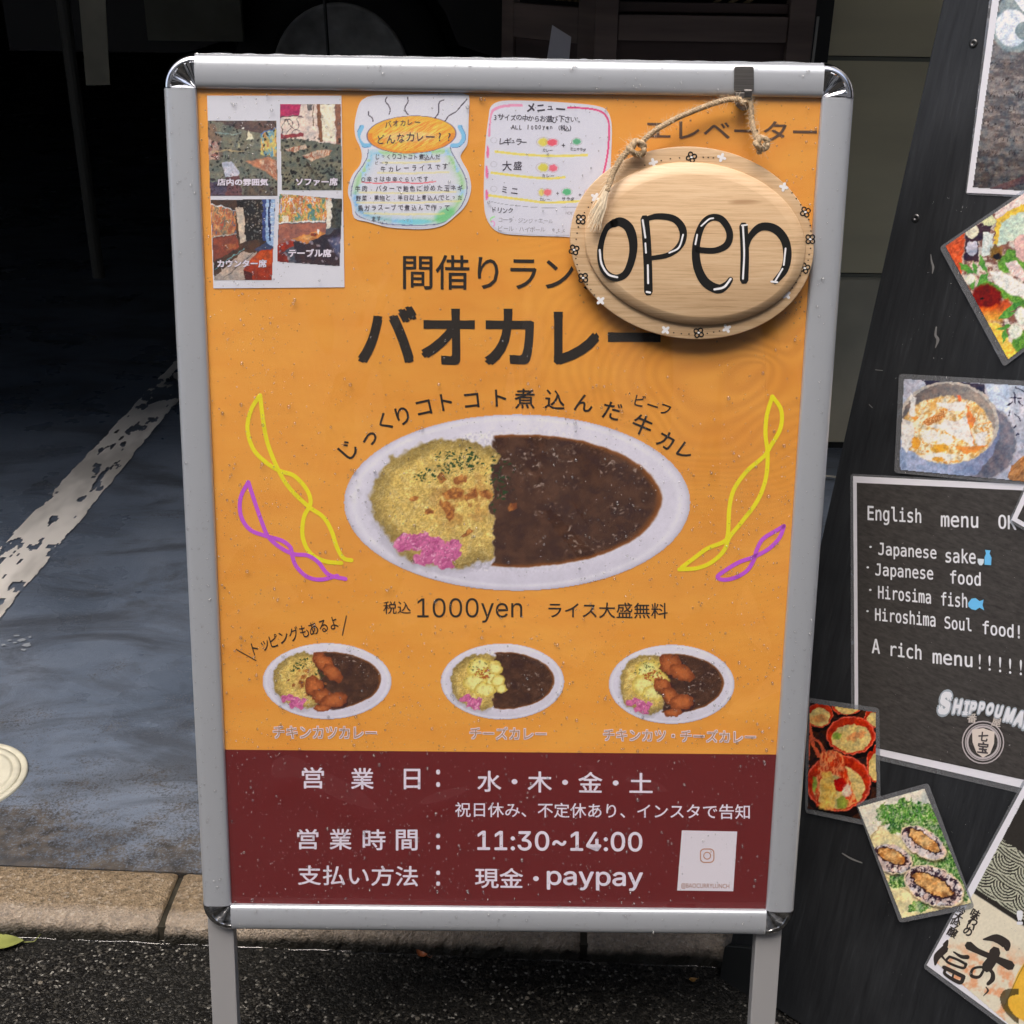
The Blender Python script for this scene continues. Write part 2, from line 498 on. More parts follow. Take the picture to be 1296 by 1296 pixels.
def asphalt_extra(nt, b, tc):
    L = nt.links.new
    vo = N(nt, 'ShaderNodeTexVoronoi', Scale=360.0, Randomness=1.0); L(tc.outputs['Object'], vo.inputs['Vector'])
    sep = nt.nodes.new('ShaderNodeSeparateColor'); L(vo.outputs['Color'], sep.inputs[0])
    big = N(nt, 'ShaderNodeTexVoronoi', Scale=120.0, Randomness=1.0); L(tc.outputs['Object'], big.inputs['Vector'])
    sb = nt.nodes.new('ShaderNodeSeparateColor'); L(big.outputs['Color'], sb.inputs[0])
    stone = ramp(nt, [(0.0, (0.004, 0.004, 0.004)), (0.62, (0.008, 0.0076, 0.007)), (0.88, (0.035, 0.033, 0.028)), (0.965, (0.09, 0.085, 0.075)), (1.0, (0.30, 0.29, 0.26))])
    L(sep.outputs[0], stone.inputs[0])
    st2 = ramp(nt, [(0.0, (0, 0, 0)), (0.9, (0, 0, 0)), (0.95, (0.06, 0.055, 0.045)), (1.0, (0.18, 0.16, 0.13))])
    L(sb.outputs[1], st2.inputs[0])
    edge = mth(nt, 'LESS_THAN', big.outputs['Distance'], 0.34)
    nz = noise(nt, tc, 6, 5)
    wet = ramp(nt, [(0.42, (0.0,) * 3), (0.6, (1.0,) * 3)]); L(nz.outputs['Fac'], wet.inputs[0])
    c1 = mixn(nt, edge, stone.outputs[0], mixn(nt, 1.0, stone.outputs[0], st2.outputs[0], 'ADD'))
    c2 = mixn(nt, mth(nt, 'MULTIPLY', wet.outputs[0], 0.6), c1, (0.012, 0.012, 0.011))
    L(c2, b.inputs['Base Color'])
    rr = mth(nt, 'ADD', mth(nt, 'MULTIPLY', sep.outputs[1], 0.35), 0.22); L(rr, b.inputs['Roughness'])
    bp = N(nt, 'ShaderNodeBump', Strength=0.55, Distance=0.002)
    hh = mth(nt, 'ADD', mth(nt, 'MULTIPLY', vo.outputs['Distance'], -1.0), mth(nt, 'MULTIPLY', big.outputs['Distance'], -1.2)); L(hh, bp.inputs['Height'])
    L(bp.outputs[0], b.inputs['Normal'])
ASPHALT = mat('wet_asphalt', (0.03, 0.03, 0.03), 0.35, spec=0.22, extra=asphalt_extra)

def floor_extra(nt, b, tc):
    L = nt.links.new
    big = noise(nt, tc, 2.2, 5, 0.6)
    base = ramp(nt, [(0.3, (0.075, 0.097, 0.135)), (0.5, (0.13, 0.163, 0.22)), (0.7, (0.19, 0.225, 0.285))]); L(big.outputs['Fac'], base.inputs[0])
    pos = nt.nodes.new('ShaderNodeSeparateXYZ'); L(tc.outputs['Object'], pos.inputs[0])
    near = mth(nt, 'SUBTRACT', 1.0, mth(nt, 'MULTIPLY', mth(nt, 'SUBTRACT', pos.outputs[1], 0.19), 2.2, True), True)
    patch = noise(nt, tc, 6.5, 5, 0.65, 0.3, (1, 1.8, 1))
    fine = noise(nt, tc, 240, 6, 0.8)
    t = mth(nt, 'ADD', mth(nt, 'MULTIPLY', patch.outputs['Fac'], 1.15), mth(nt, 'MULTIPLY', near, 0.33))
    t = mth(nt, 'ADD', t, mth(nt, 'MULTIPLY', mth(nt, 'SUBTRACT', fine.outputs['Fac'], 0.5), 1.5))
    strip = mth(nt, 'SUBTRACT', 1.0, mth(nt, 'MULTIPLY', mth(nt, 'SUBTRACT', pos.outputs[1], 0.2), 9.0, True), True)
    t = mth(nt, 'ADD', t, mth(nt, 'MULTIPLY', strip, 0.12))
    dm = ramp(nt, [(0.76, (0, 0, 0)), (0.9, (0.6, 0.6, 0.6)), (1.0, (1, 1, 1))]); L(t, dm.inputs[0])
    dirt = ramp(nt, [(0.35, (0.025, 0.021, 0.018)), (0.65, (0.10, 0.085, 0.07))]); L(noise(nt, tc, 60, 3).outputs['Fac'], dirt.inputs[0])
    col = mixn(nt, dm.outputs[0], base.outputs[0], dirt.outputs[0])
    stain = noise(nt, tc, 3.4, 6, 0.7, 0.8, (1, 2.2, 1)); sm = ramp(nt, [(0.46, (0, 0, 0)), (0.62, (0.7, 0.7, 0.7))]); L(stain.outputs['Fac'], sm.inputs[0])
    col = mixn(nt, sm.outputs[0], col, (0.055, 0.06, 0.07))
    L(col, b.inputs['Base Color'])
    rgh = mth(nt, 'ADD', mth(nt, 'MULTIPLY', dm.outputs[0], 0.3), mth(nt, 'ADD', mth(nt, 'MULTIPLY', big.outputs['Fac'], 0.25), 0.16)); L(rgh, b.inputs['Roughness'])
    bp = N(nt, 'ShaderNodeBump', Strength=0.35, Distance=0.002); L(mth(nt, 'ADD', fine.outputs['Fac'], mth(nt, 'MULTIPLY', patch.outputs['Fac'], 4.0)), bp.inputs['Height']); L(bp.outputs[0], b.inputs['Normal'])
FLOORM = mat('painted_floor', (0.15, 0.17, 0.2), 0.3, extra=floor_extra)

def struct(name, mb, m, **kw): return tag(mb.build(name, m, **kw), kind='structure')
KS = -0.0435                                       # slope of the kerb line
def kerb_y(x): return 0.0895 + KS * x
mb = MB(); mb.add([(-60, -80, 0), (60, -80, 0), (60, kerb_y(60) + 0.05, 0), (-60, kerb_y(-60) + 0.05, 0)], [(0, 1, 2, 3)])
struct('road', mb, ASPHALT)
mb = MB(); mb.box(-60, 60, kerb_y(0) + 0.03, 60, -0.3, -0.02)
struct('ground', mb, mat('packed_earth', (0.05, 0.045, 0.04), 0.9))
mb = MB()
y0_ = lambda x: kerb_y(x) + 0.100
mb.add([(-9, y0_(-9), -0.019), (9, y0_(9), -0.019), (9, 14, -0.019), (-9, 14, -0.019), (-9, y0_(-9), FLOOR_Z), (9, y0_(9), FLOOR_Z), (9, 14, FLOOR_Z), (-9, 14, FLOOR_Z)],
       [(3, 2, 1, 0), (4, 5, 6, 7), (0, 1, 5, 4), (1, 2, 6, 5), (2, 3, 7, 6), (3, 0, 4, 7)])
struct('garage_floor', mb, FLOORM)

# kerb: separate concrete stones with mortar between
def stone_extra(nt, b, tc):
    L = nt.links.new
    n1 = noise(nt, tc, 95, 8, 0.82); base = ramp(nt, [(0.36, (0.07, 0.05, 0.03)), (0.5, (0.25, 0.175, 0.098)), (0.62, (0.46, 0.345, 0.215))]); L(n1.outputs['Fac'], base.inputs[0])
    vo = N(nt, 'ShaderNodeTexVoronoi', Scale=330.0); L(tc.outputs['Object'], vo.inputs['Vector'])
    sep = nt.nodes.new('ShaderNodeSeparateColor'); L(vo.outputs['Color'], sep.inputs[0])
    sp = ramp(nt, [(0.0, (0.05, 0.04, 0.03)), (0.12, (0.05, 0.04, 0.03)), (0.2, (0.26, 0.2, 0.13)), (0.8, (0.27, 0.21, 0.14)), (0.95, (0.5, 0.45, 0.38))]); L(sep.outputs[0], sp.inputs[0])
    col = mixn(nt, 0.45, base.outputs[0], sp.outputs[0])
    pos = nt.nodes.new('ShaderNodeSeparateXYZ'); L(tc.outputs['Object'], pos.inputs[0])
    # worn pale nose and foot of the face darkened for shade, wet and moss
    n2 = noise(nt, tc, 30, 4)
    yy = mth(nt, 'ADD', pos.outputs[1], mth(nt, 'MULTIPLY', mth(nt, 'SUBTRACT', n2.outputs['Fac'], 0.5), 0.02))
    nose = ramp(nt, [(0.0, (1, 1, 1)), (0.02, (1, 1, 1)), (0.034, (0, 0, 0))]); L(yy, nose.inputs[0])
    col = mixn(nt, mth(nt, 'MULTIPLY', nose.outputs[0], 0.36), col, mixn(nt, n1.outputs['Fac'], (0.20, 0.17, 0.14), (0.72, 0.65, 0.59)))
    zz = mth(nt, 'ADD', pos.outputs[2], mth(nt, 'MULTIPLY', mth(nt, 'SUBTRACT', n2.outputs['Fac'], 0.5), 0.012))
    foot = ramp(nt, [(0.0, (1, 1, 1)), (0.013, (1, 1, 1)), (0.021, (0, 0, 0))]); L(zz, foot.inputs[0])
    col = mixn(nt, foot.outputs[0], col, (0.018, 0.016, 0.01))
    L(col, b.inputs['Base Color'])
    bp = N(nt, 'ShaderNodeBump', Strength=1.0, Distance=0.003)
    L(mth(nt, 'ADD', n1.outputs['Fac'], mth(nt, 'MULTIPLY', vo.outputs['Distance'], 0.6)), bp.inputs['Height']); L(bp.outputs[0], b.inputs['Normal'])
STONE = mat('kerb_concrete', (0.25, 0.2, 0.15), 0.5, extra=stone_extra)
kerb = bpy.data.objects.new('kerb', None); COL.objects.link(kerb); tag(kerb, kind='structure')
ka = math.atan(KS)
kerb.matrix_world = Matrix.Translation((0, kerb_y(0), 0)) @ Matrix.Rotation(ka, 4, 'Z')
prof = [(0.002, -0.019), (0.0, -0.004), (0.0, 0.006), (0.001, 0.013), (0.003, 0.019), (0.007, 0.0245), (0.012, 0.028), (0.019, 0.0302), (0.035, 0.031), (0.055, 0.031), (0.075, 0.031), (0.0955, 0.031), (0.0985, 0.029), (0.0985, -0.019)]
def kerb_stone(x0, x1, seed):
    n = 170; m = len(prof); vs = []
    for i in range(n + 1):
        x = x0 + (x1 - x0) * i / n
        e = min(i, n - i) / n * (x1 - x0)
        rd = max(0, 1 - e / 0.006)
        for j, (y, z) in enumerate(prof):
            a = np.array([x * 55.0]); q = np.array([j * 0.9 + seed])
            w = (float(fbm(a, q, seed, 4)[0]) - 0.5)
            w2 = (float(fbm(a * 4.5, q * 2.9, seed + 3, 3)[0]) - 0.5)
            top = 1.0 if 1 < j < 12 else 0.2
            vs.append((x, y + (0.011 * w + 0.008 * w2) * (1.0 if 1 <= j < 7 else 0.15) * top + rd * 0.002 * (1 if j < 6 else 0),
                       z + (0.004 * w + 0.002 * w2) * (0.9 if 2 < j < 8 else 0.28) * top - rd * 0.003 * (1 if j > 3 else 0)))
    fs = [(i * m + j, (i + 1) * m + j, (i + 1) * m + j + 1, i * m + j + 1) for i in range(n) for j in range(m - 1)]
    fs += [tuple(range(m))[::-1], tuple(n * m + j for j in range(m))]
    b_ = MB(); b_.add(vs, fs)
    return b_.build('kerb_stone', STONE, kerb, smooth=True)
for i in range(-4, 5):
    xa = (0.109 + 0.546 * i); kerb_stone(xa + 0.0045, xa + 0.5415, 11 + i)
mb = MB()
for i in range(-4, 6):
    xa = 0.109 + 0.546 * i; mb.box(xa - 0.0052, xa + 0.0052, 0.006, 0.0975, -0.018, 0.0225)
mb.build('mortar', mat('wet_mortar', (0.035, 0.032, 0.024), 0.35, noise=((60, 60, 60), 0.5, 4)), kerb)
# water standing in the groove at the foot of the kerb
WATER = film_mat('standing_water', rough=0.02, wav=0.2, scale=(20, 20, 20), ior=1.5)
mb = MB(); mb.tube([(-2.2 + 0.02 * i, -0.0005 + 0.0012 * math.sin(i * 1.7) * math.sin(i * 0.31), 0.0003) for i in range(0, 221)], [0.0022 + 0.0008 * math.sin(i * 0.9) for i in range(221)], 8)
o = mb.build('water', WATER, smooth=True, matrix=kerb.matrix_world.copy()); tag(o, kind='structure')

# grit: small stones half sunk in the tarmac
GRIT = mat('pale_grit', (0.24, 0.22, 0.19), 0.45, noise=((90, 90, 90), 0.75, 3))
mb = MB()
for i in range(2600):
    x = random.uniform(-0.75, 0.8); y = random.uniform(-0.22, 0.075)
    if y > kerb_y(x) - 0.012: continue
    if y > kerb_y(x) - 0.10 and random.random() < 0.85: continue
    r = 0.00062 * math.exp(random.gauss(0, 0.5)); a = random.uniform(0, 6.28)
    pts = [(x + r * random.uniform(0.8, 1.4) * math.cos(a + k * 1.2566), y + r * random.uniform(0.8, 1.2) * math.sin(a + k * 1.2566), -0.0004) for k in range(5)]
    mb.add(pts + [(x, y, r * random.uniform(0.35, 0.8))], [(k, (k + 1) % 5, 5) for k in range(5)])
tag(mb.build('grit', GRIT), 'pale grit bedded in the wet black asphalt in front of the kerb', 'grit', kind='stuff')

# worn white bay line on the garage floor
def bay_line():
    ny, nx = 700, 60
    T, Sx = np.meshgrid(np.linspace(0, 1, ny), np.linspace(0, 1, nx), indexing='ij')
    yy = 0.35 + T * 4.2
    xl = -1.0685 + (yy - 0.5) * 0.0465; xr = -0.940 + (yy - 0.5) * 0.0352
    X = xl + (xr - xl) * Sx; Y = yy
    cv = Canvas(X, Y)
    e = np.minimum(Sx, 1 - Sx)
    w = fbm(X * 40, Y * 17, 5, 5)
    w2 = fbm(X * 80, Y * 30, 8, 4)
    wear = fbm(X * 3.0 + 9, Y * 1.1, 21, 3)
    hole = (w * 0.62 + w2 * 0.38 + (wear - 0.5) * 0.35) > 0.665 - 0.045 * S(1.2, 2.2, Y)
    edge = e < 0.012 + 0.13 * (w2 - 0.48)
    band = np.abs(Y - 2.12 - 0.35 * (X + 1)) < 0.13 * (w2 + 0.2)
    cv.m = ~(hole | edge | (band & (w2 > 0.42)))
    t = fbm(X * 12, Y * 5, 31, 4)
    cv.fill(mixc(C3(222, 218, 212), C3(176, 173, 168), S(0.35, 0.7, t)))
    return cv
o = grid_mesh('bay_line', GROUND, FLOOR_Z + 0.003, bay_line(), None, mat('worn_line_paint', rough=0.45, attr=True), world_xy=True)
tag(o, kind='structure')
# small splash of pale paint on the floor
mb = MB()
for (px, py, r) in [(28, 812, 6), (33, 818, 8), (22, 806, 4), (12, 812, 3), (38, 808, 3), (30, 824, 4), (5, 818, 4), (19, 815, 3)]:
    fl = Frame((0, 0, FLOOR_Z), (1, 0, 0), (0, 1, 0), (0, 0, 1)); u, v = fl.uv(px, py)
    n = 11; pts = [(float(u) + r * 0.0011 * random.uniform(0.5, 1.4) * math.cos(k * 2 * math.pi / n), float(v) + r * 0.0008 * random.uniform(0.5, 1.5) * math.sin(k * 2 * math.pi / n), FLOOR_Z + 0.003) for k in range(n)]
    mb.add(pts, [tuple(range(n))])
tag(mb.build('paint_splash', mat('dried_paint', (0.3, 0.33, 0.37), 0.5)), kind='structure')

# round access lid in the floor
LIDM = mat('cream_plastic', (0.60, 0.58, 0.47), 0.4, noise=((30, 30, 30), 0.16, 5))
lid = empty('floor_hatch', Frame((-0.803, 0.405, FLOOR_Z), (1, 0, 0), (0, 1, 0), (0, 0, 1)), (0, 0, 0), 'round cream access lid with raised rings set in the blue garage floor', 'hatch')
def lathe(mb_, prof_, n=48, cx=0, cy=0):
    m = len(prof_)
    vs = [(cx + r * math.cos(2 * math.pi * i / n), cy + r * math.sin(2 * math.pi * i / n), z) for i in range(n) for r, z in prof_]
    fs = [(i * m + j, ((i + 1) % n) * m + j, ((i + 1) % n) * m + j + 1, i * m + j + 1) for i in range(n) for j in range(m - 1)]
    mb_.add(vs, fs)
mb = MB(); lathe(mb, [(0.088, -0.002), (0.088, 0.003), (0.086, 0.0045), (0.080, 0.0045), (0.078, 0.002)], 64); mb.build('rim', LIDM, lid, smooth=True)
mb = MB(); lathe(mb, [(0.0775, 0.001), (0.0775, 0.004), (0.070, 0.0045), (0.069, 0.0032), (0.066, 0.0032), (0.065, 0.0048), (0.060, 0.0048), (0.059, 0.0035), (0.0001, 0.0035)], 64)
mb.build('cover', LIDM, lid, smooth=True)
mb = MB()
for k in range(7):
    a = k * 0.9; mb.tube([(0.012 * k * math.cos(a + t), 0.012 * k * math.sin(a + t) * 0.8, 0.0036) for t in np.linspace(0, 0.9, 6)] if k else [(0, -0.01, 0.0036), (0, 0.01, 0.0036)], 0.0008, 5)
mb.build('tread_mark', LIDM, lid)

# ---- the building: walls, ceiling, the dark inside of the garage
DARKW = mat('dark_wall', (0.035, 0.036, 0.034), 0.8, noise=((2, 2, 2), 0.4, 4))  # near-black base colour adds to the gloom of the deep garage
def wall_thing(name, mb_, m, label, cat='wall'):
    return tag(mb_.build(name, m), label, cat, kind='structure')
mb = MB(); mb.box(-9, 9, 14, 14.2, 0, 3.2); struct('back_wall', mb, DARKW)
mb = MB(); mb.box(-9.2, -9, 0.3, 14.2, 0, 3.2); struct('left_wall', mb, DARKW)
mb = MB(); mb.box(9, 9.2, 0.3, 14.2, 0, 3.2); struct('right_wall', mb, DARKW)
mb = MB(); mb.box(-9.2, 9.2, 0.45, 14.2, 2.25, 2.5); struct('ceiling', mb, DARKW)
mb = MB(); mb.box(-9.2, 9.2, 0.24, 0.45, 1.95, 9.0); struct('facade', mb, mat('facade_render', (0.35, 0.34, 0.32), 0.7, noise=((3, 3, 3), 0.15, 4)))  # unseen; lower edge brought down to keep sky light off the floor

# beige panelled wall on the right
WY = 1.755; WF = wallf(WY)
BEIGE = mat('beige_siding', (0.78, 0.70, 0.46), 0.55, noise=((1.6, 1.6, 9), 0.10, 4))
BEIGE2 = mat('beige_siding_low', (0.62, 0.57, 0.42), 0.6, noise=((5, 5, 5), 0.2, 5))
def wz(px, py): return float(WF.uv(px, py)[1])
def wx(px, py): return float(WF.uv(px, py)[0])
xw0 = wx(1053, 3); z1 = wz(1120, 74); z2 = wz(1100, 348); z3 = wz(1070, 564)
wall = bpy.data.objects.new('panelled_wall', None); COL.objects.link(wall); wall.location = (xw0, WY, FLOOR_Z)
tag(wall, 'beige horizontally panelled wall behind the gap between the two sign stands', 'wall')
wall['anchor'] = [xw0, WY, FLOOR_Z]
zs = [z3, z2, z1, z1 + (z1 - z2), 2.25]
for i in range(4):
    a, b2 = zs[i], min(zs[i + 1], 2.24)
    if b2 - a < 0.03: continue
    mb = MB(); off = 0.012 if i == 0 else 0.0
    mb.box(xw0, 4.5, WY + off, WY + 0.05, a + 0.004, b2 - 0.004); mb.build('panel', BEIGE2 if i == 0 else BEIGE, wall, bevel=0.0025)
    if i:
        mb = MB(); mb.box(xw0 + 0.001, 4.5, WY - 0.001, WY + 0.03, a - 0.0055, a - 0.0005 + 0.003); mb.build('joint_strip', mat('joint_grey', (0.2, 0.2, 0.15), 0.6), wall)
mb = MB(); mb.box(xw0 + 0.002, 4.5, WY + 0.02, WY + 0.2, FLOOR_Z - 0.002, z3 + 0.003); mb.box(xw0 + 0.002, 4.5, WY + 0.0501, WY + 0.2, z3 + 0.003, 2.24); mb.build('recess_fill', mat('recess_black', (0.012, 0.012, 0.011), 0.7), wall)  # black fill stands in for the shade in the gap below the panels
# black post that closes the wall on its left
pf = wallf(WY - 0.03)
mb = MB(); mb.box(float(pf.uv(1034, 3)[0]), xw0 - 0.002, WY - 0.03, WY + 0.1, FLOOR_Z, 2.24)
tag(mb.build('door_post', mat('black_steel', (0.010, 0.010, 0.010), 0.45)), 'black steel post between the dark wooden cabinet and the beige wall', 'post')
# pale hose end poking out by the foot of the wall
fl = Frame((0, 0, FLOOR_Z + 0.01), (1, 0, 0), (0, 1, 0), (0, 0, 1))
hp = [(1030, 603), (1046, 603.5), (1056, 604.5), (1067, 607.5)]
mb = MB(); mb.tube([(float(fl.uv(*p)[0]), float(fl.uv(*p)[1]), FLOOR_Z + 0.012) for p in hp], 0.0028, 8)
tag(mb.build('hose', mat('pale_hose', (0.35, 0.33, 0.28), 0.5)), 'pale thin hose end lying on the dark floor beside the silver frame', 'hose')

# dark wooden cabinet, top right behind the sign
CY = 1.62; CF = wallf(CY)
def cb(px0, py0, px1, py1, y0=0.0, y1=0.03):
    x0, za = CF.uv((px0 + 0.0), (py0 + py1) / 2); x1, _ = CF.uv(px1, (py0 + py1) / 2); _, zt = CF.uv((px0 + px1) / 2, py0); _, zb = CF.uv((px0 + px1) / 2, py1)
    return (float(x0), float(x1), CY + y0, CY + y1, float(zb), float(zt))
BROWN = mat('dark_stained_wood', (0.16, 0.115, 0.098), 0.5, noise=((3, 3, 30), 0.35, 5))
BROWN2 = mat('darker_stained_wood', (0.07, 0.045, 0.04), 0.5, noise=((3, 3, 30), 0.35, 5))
cab = bpy.data.objects.new('wooden_cabinet', None); COL.objects.link(cab)
cx0 = cb(754, 0, 780, 20)[0]; cx1 = cb(1007, 0, 1033, 20)[1]
cab.location = (cx0, CY, FLOOR_Z); cab['anchor'] = [cx0, CY, FLOOR_Z]
tag(cab, 'dark brown wooden display cabinet with an open front standing behind the sign top', 'cabinet')
r = cb(780, 20, 1007, 53); zr1, zr0 = r[5], r[4]
mb = MB(); mb.box(cx0, cx0 + 0.047, CY, CY + 0.05, FLOOR_Z, 1.5); mb.build('post', BROWN, cab, bevel=0.002)
mb = MB(); mb.box(cx1 - 0.052, cx1, CY, CY + 0.05, FLOOR_Z, 1.5); mb.build('post', BROWN, cab, bevel=0.002)
mb = MB(); mb.box(cx0 + 0.048, cx1 - 0.053, CY + 0.004, CY + 0.045, zr0, zr1); mb.build('rail', BROWN, cab, bevel=0.002)
r2 = cb(780, 4, 1007, 17)
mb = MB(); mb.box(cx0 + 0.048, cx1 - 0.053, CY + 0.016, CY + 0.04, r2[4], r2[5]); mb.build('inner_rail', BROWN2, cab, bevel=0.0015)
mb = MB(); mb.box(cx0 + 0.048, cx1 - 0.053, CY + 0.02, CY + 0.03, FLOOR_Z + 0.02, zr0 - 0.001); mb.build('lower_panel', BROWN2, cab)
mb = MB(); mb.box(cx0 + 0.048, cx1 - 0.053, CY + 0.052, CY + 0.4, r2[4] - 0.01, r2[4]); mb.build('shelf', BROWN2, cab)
# slanting side of the cabinet, going back to the left
ca = math.radians(130)
def side(a0, a1, za, zb, th=0.02, m=BROWN, name='side_panel', inset=0.0):
    c, s_ = math.cos(ca), math.sin(ca); mb_ = MB()
    P = lambda a, t: (cx0 - 0.001 + c * a - s_ * t, CY + 0.003 + s_ * a + c * t)
    p = [P(a0, -inset), P(a1, -inset), P(a1, -th - inset), P(a0, -th - inset)]
    mb_.add([(x, y, za) for x, y in p] + [(x, y, zb) for x, y in p], [(3, 2, 1, 0), (4, 5, 6, 7), (0, 1, 5, 4), (1, 2, 6, 5), (2, 3, 7, 6), (3, 0, 4, 7)])
    return mb_.build(name, m, cab, bevel=0.0015)
side(0.0, 0.05, FLOOR_Z, 1.5); side(0.051, 0.26, zr0 - 0.01, zr1 + 0.01); side(0.261, 0.30, FLOOR_Z, 1.5)
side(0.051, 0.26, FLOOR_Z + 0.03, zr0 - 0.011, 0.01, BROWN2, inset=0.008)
GOLD = mat('dull_gilt', (0.12, 0.085, 0.035), 0.5, noise=((50, 50, 50), 0.6, 4))
for k in range(5): side(0.056 + 0.019 * k, 0.066 + 0.019 * k, zr1 + 0.02, 1.45, 0.012, GOLD, 'slat')
for k, (pa, pb) in enumerate([((905, 14), (968, -4)), ((896, 10), (940, -3)), ((925, 16), (985, -2))]):
    f2 = wallf(CY + 0.09); a = f2.uv(*pa); b2 = f2.uv(*pb)
    mb = MB(); mb.tube([(float(a[0]), CY + 0.09 + 0.01 * k, float(a[1])), (float(b2[0]), CY + 0.13 + 0.01 * k, float(b2[1]) + 0.02)], 0.004, 7)
    tag(mb.build('wooden_stick', mat('pale_wood', (0.34, 0.26, 0.14), 0.6)), ['lowest of the pale wooden sticks lying inside the dark cabinet', 'middle pale wooden stick lying inside the dark cabinet', 'uppermost pale wooden stick lying inside the dark cabinet'][[2, 1, 0][k]], 'stick', 'sticks in the cabinet')
# pale panel leaning at the side of the cabinet
f2 = wallf(CY - 0.02)
pp = [f2.uv(*p) for p in ((690, 90), (699, 32), (723, 47), (719, 90))]
mb = MB(); mb.add([(float(a), CY - 0.02, float(b)) for a, b in pp] + [(float(a), CY - 0.012, float(b)) for a, b in pp], [(0, 1, 2, 3), (7, 6, 5, 4), (0, 4, 5, 1), (1, 5, 6, 2), (2, 6, 7, 3), (3, 7, 4, 0)])
tag(mb.build('foam_panel', mat('grey_foam', (0.6, 0.58, 0.62), 0.7)), 'light grey pointed panel leaning against the left side of the dark cabinet', 'panel')
# thin pale cane by the black post
a = f2.uv(1035.5, 21); b2 = f2.uv(1029, 75)
mb = MB(); mb.tube([(float(a[0]), CY - 0.02, float(a[1])), (float(b2[0]), CY - 0.02, float(b2[1])), (float(b2[0]) - 0.06, CY - 0.02, FLOOR_Z + 0.02)], 0.0028, 8)
tag(mb.build('thin_cane', mat('pale_cane', (0.32, 0.31, 0.28), 0.5)), 'thin pale cane standing upright in front of the black post', 'cane')

# far left of the garage
f3 = wallf(3.3)
a = f3.uv(100, 0); b2 = f3.uv(139, 108)
pq = [f3.uv(*p) for p in ((109, 108), (139, 107.5), (130, -60), (95, -60))]
mb = MB(); mb.add([(float(a), 3.3, float(b)) for a, b in pq] + [(float(a), 3.306, float(b)) for a, b in pq], [(0, 1, 2, 3), (7, 6, 5, 4), (0, 4, 5, 1), (1, 5, 6, 2), (2, 6, 7, 3), (3, 7, 4, 0)])
tag(mb.build('hanging_strip', mat('cream_cloth', (0.5, 0.48, 0.38), 0.8, noise=((6, 6, 6), 0.25, 3))), 'pale cream strip hanging in the dark garage, top left', 'banner')
x1_ = float(f3.uv(80, 20)[0])
mb = MB(); mb.tube([(x1_ - 0.012, 3.35, FLOOR_Z), (x1_ - 0.012, 3.35, 2.24)], 0.022, 12)
tag(mb.build('pipe', mat('grey_pipe', (0.09, 0.09, 0.08), 0.5)), 'thin grey vertical pipe in the dark garage left of the cream strip', 'pipe')
f5 = wallf(5.0)
xa = float(f5.uv(184, 20)[0]); xb = float(f5.uv(305, 20)[0]); zb = float(f5.uv(245, 52)[1])
mb = MB(); mb.box(xa, xb, 5.0, 5.05, zb, 2.24)
tag(mb.build('grey_screen', mat('grey_board', (0.26, 0.26, 0.21), 0.7, noise=((5, 5, 5), 0.2, 4))), 'dull grey screen hanging in the garage between the cream strip and the wheel', 'screen')
# lorry parked in the dark: only its front wheel catches the light
VY = 5.2; vf = wallf(VY); wc = vf.uv(432, 97); wr = abs(float(vf.uv(519, 97)[0]) - float(wc[0]))
wx_, wz_ = float(wc[0]), float(wc[1]); 
tr = max(wz_ - FLOOR_Z, wr * 1.2)
lorry = bpy.data.objects.new('parked_truck', None); COL.objects.link(lorry); lorry.location = (wx_, VY, FLOOR_Z); lorry['anchor'] = [wx_, VY, FLOOR_Z]
tag(lorry, 'dark truck parked deep in the garage with one grey wheel showing above the sign', 'truck')
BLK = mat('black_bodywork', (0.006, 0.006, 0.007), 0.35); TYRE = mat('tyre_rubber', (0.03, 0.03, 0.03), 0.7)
mb = MB()
prof2 = [(-1.6, 0.62), (-0.75, 0.62)] + [(tr * 1.12 * math.cos(math.radians(a)), wz_ - FLOOR_Z + tr * 1.12 * math.sin(math.radians(a))) for a in range(165, 14, -15)] + [(0.75, 0.62), (2.3, 0.62), (2.3, 1.95), (-1.2, 1.95), (-1.6, 1.2)]
n = len(prof2)
mb.add([(wx_ + x, VY + 0.02, FLOOR_Z + z) for x, z in prof2] + [(wx_ + x, VY + 1.9, FLOOR_Z + z) for x, z in prof2], [tuple(range(n)), tuple(range(n, 2 * n))[::-1]] + [(i, n + i, n + (i + 1) % n, (i + 1) % n) for i in range(n)])
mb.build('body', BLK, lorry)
def wheel_lathe(prof_, name, m, par, cx, cz, y):
    b_ = MB(); nn = 48; mm = len(prof_)
    vs = [(cx + r * math.cos(2 * math.pi * i / nn), y + d, cz + r * math.sin(2 * math.pi * i / nn)) for i in range(nn) for r, d in prof_]
    b_.add(vs, [(i * mm + j, ((i + 1) % nn) * mm + j, ((i + 1) % nn) * mm + j + 1, i * mm + j + 1) for i in range(nn) for j in range(mm - 1)])
    return b_.build(name, m, par, smooth=True)
ty = wheel_lathe([(wr * 0.9, 0.2), (tr, 0.2), (tr, 0.03), (tr * 0.97, 0.0), (wr * 1.08, -0.005), (wr, 0.02)], 'wheel', TYRE, lorry, wx_, wz_, VY)
rimm = mat('grey_rim', (0.8, 0.8, 0.78), 0.45, noise=((9, 9, 9), 0.4, 4))
rim = wheel_lathe([(wr, 0.02), (wr * 0.97, 0.0), (wr * 0.93, 0.03), (wr * 0.6, 0.07), (wr * 0.3, 0.05), (wr * 0.28, 0.0), (0.001, -0.01)], 'rim', rimm, ty, wx_, wz_, VY)
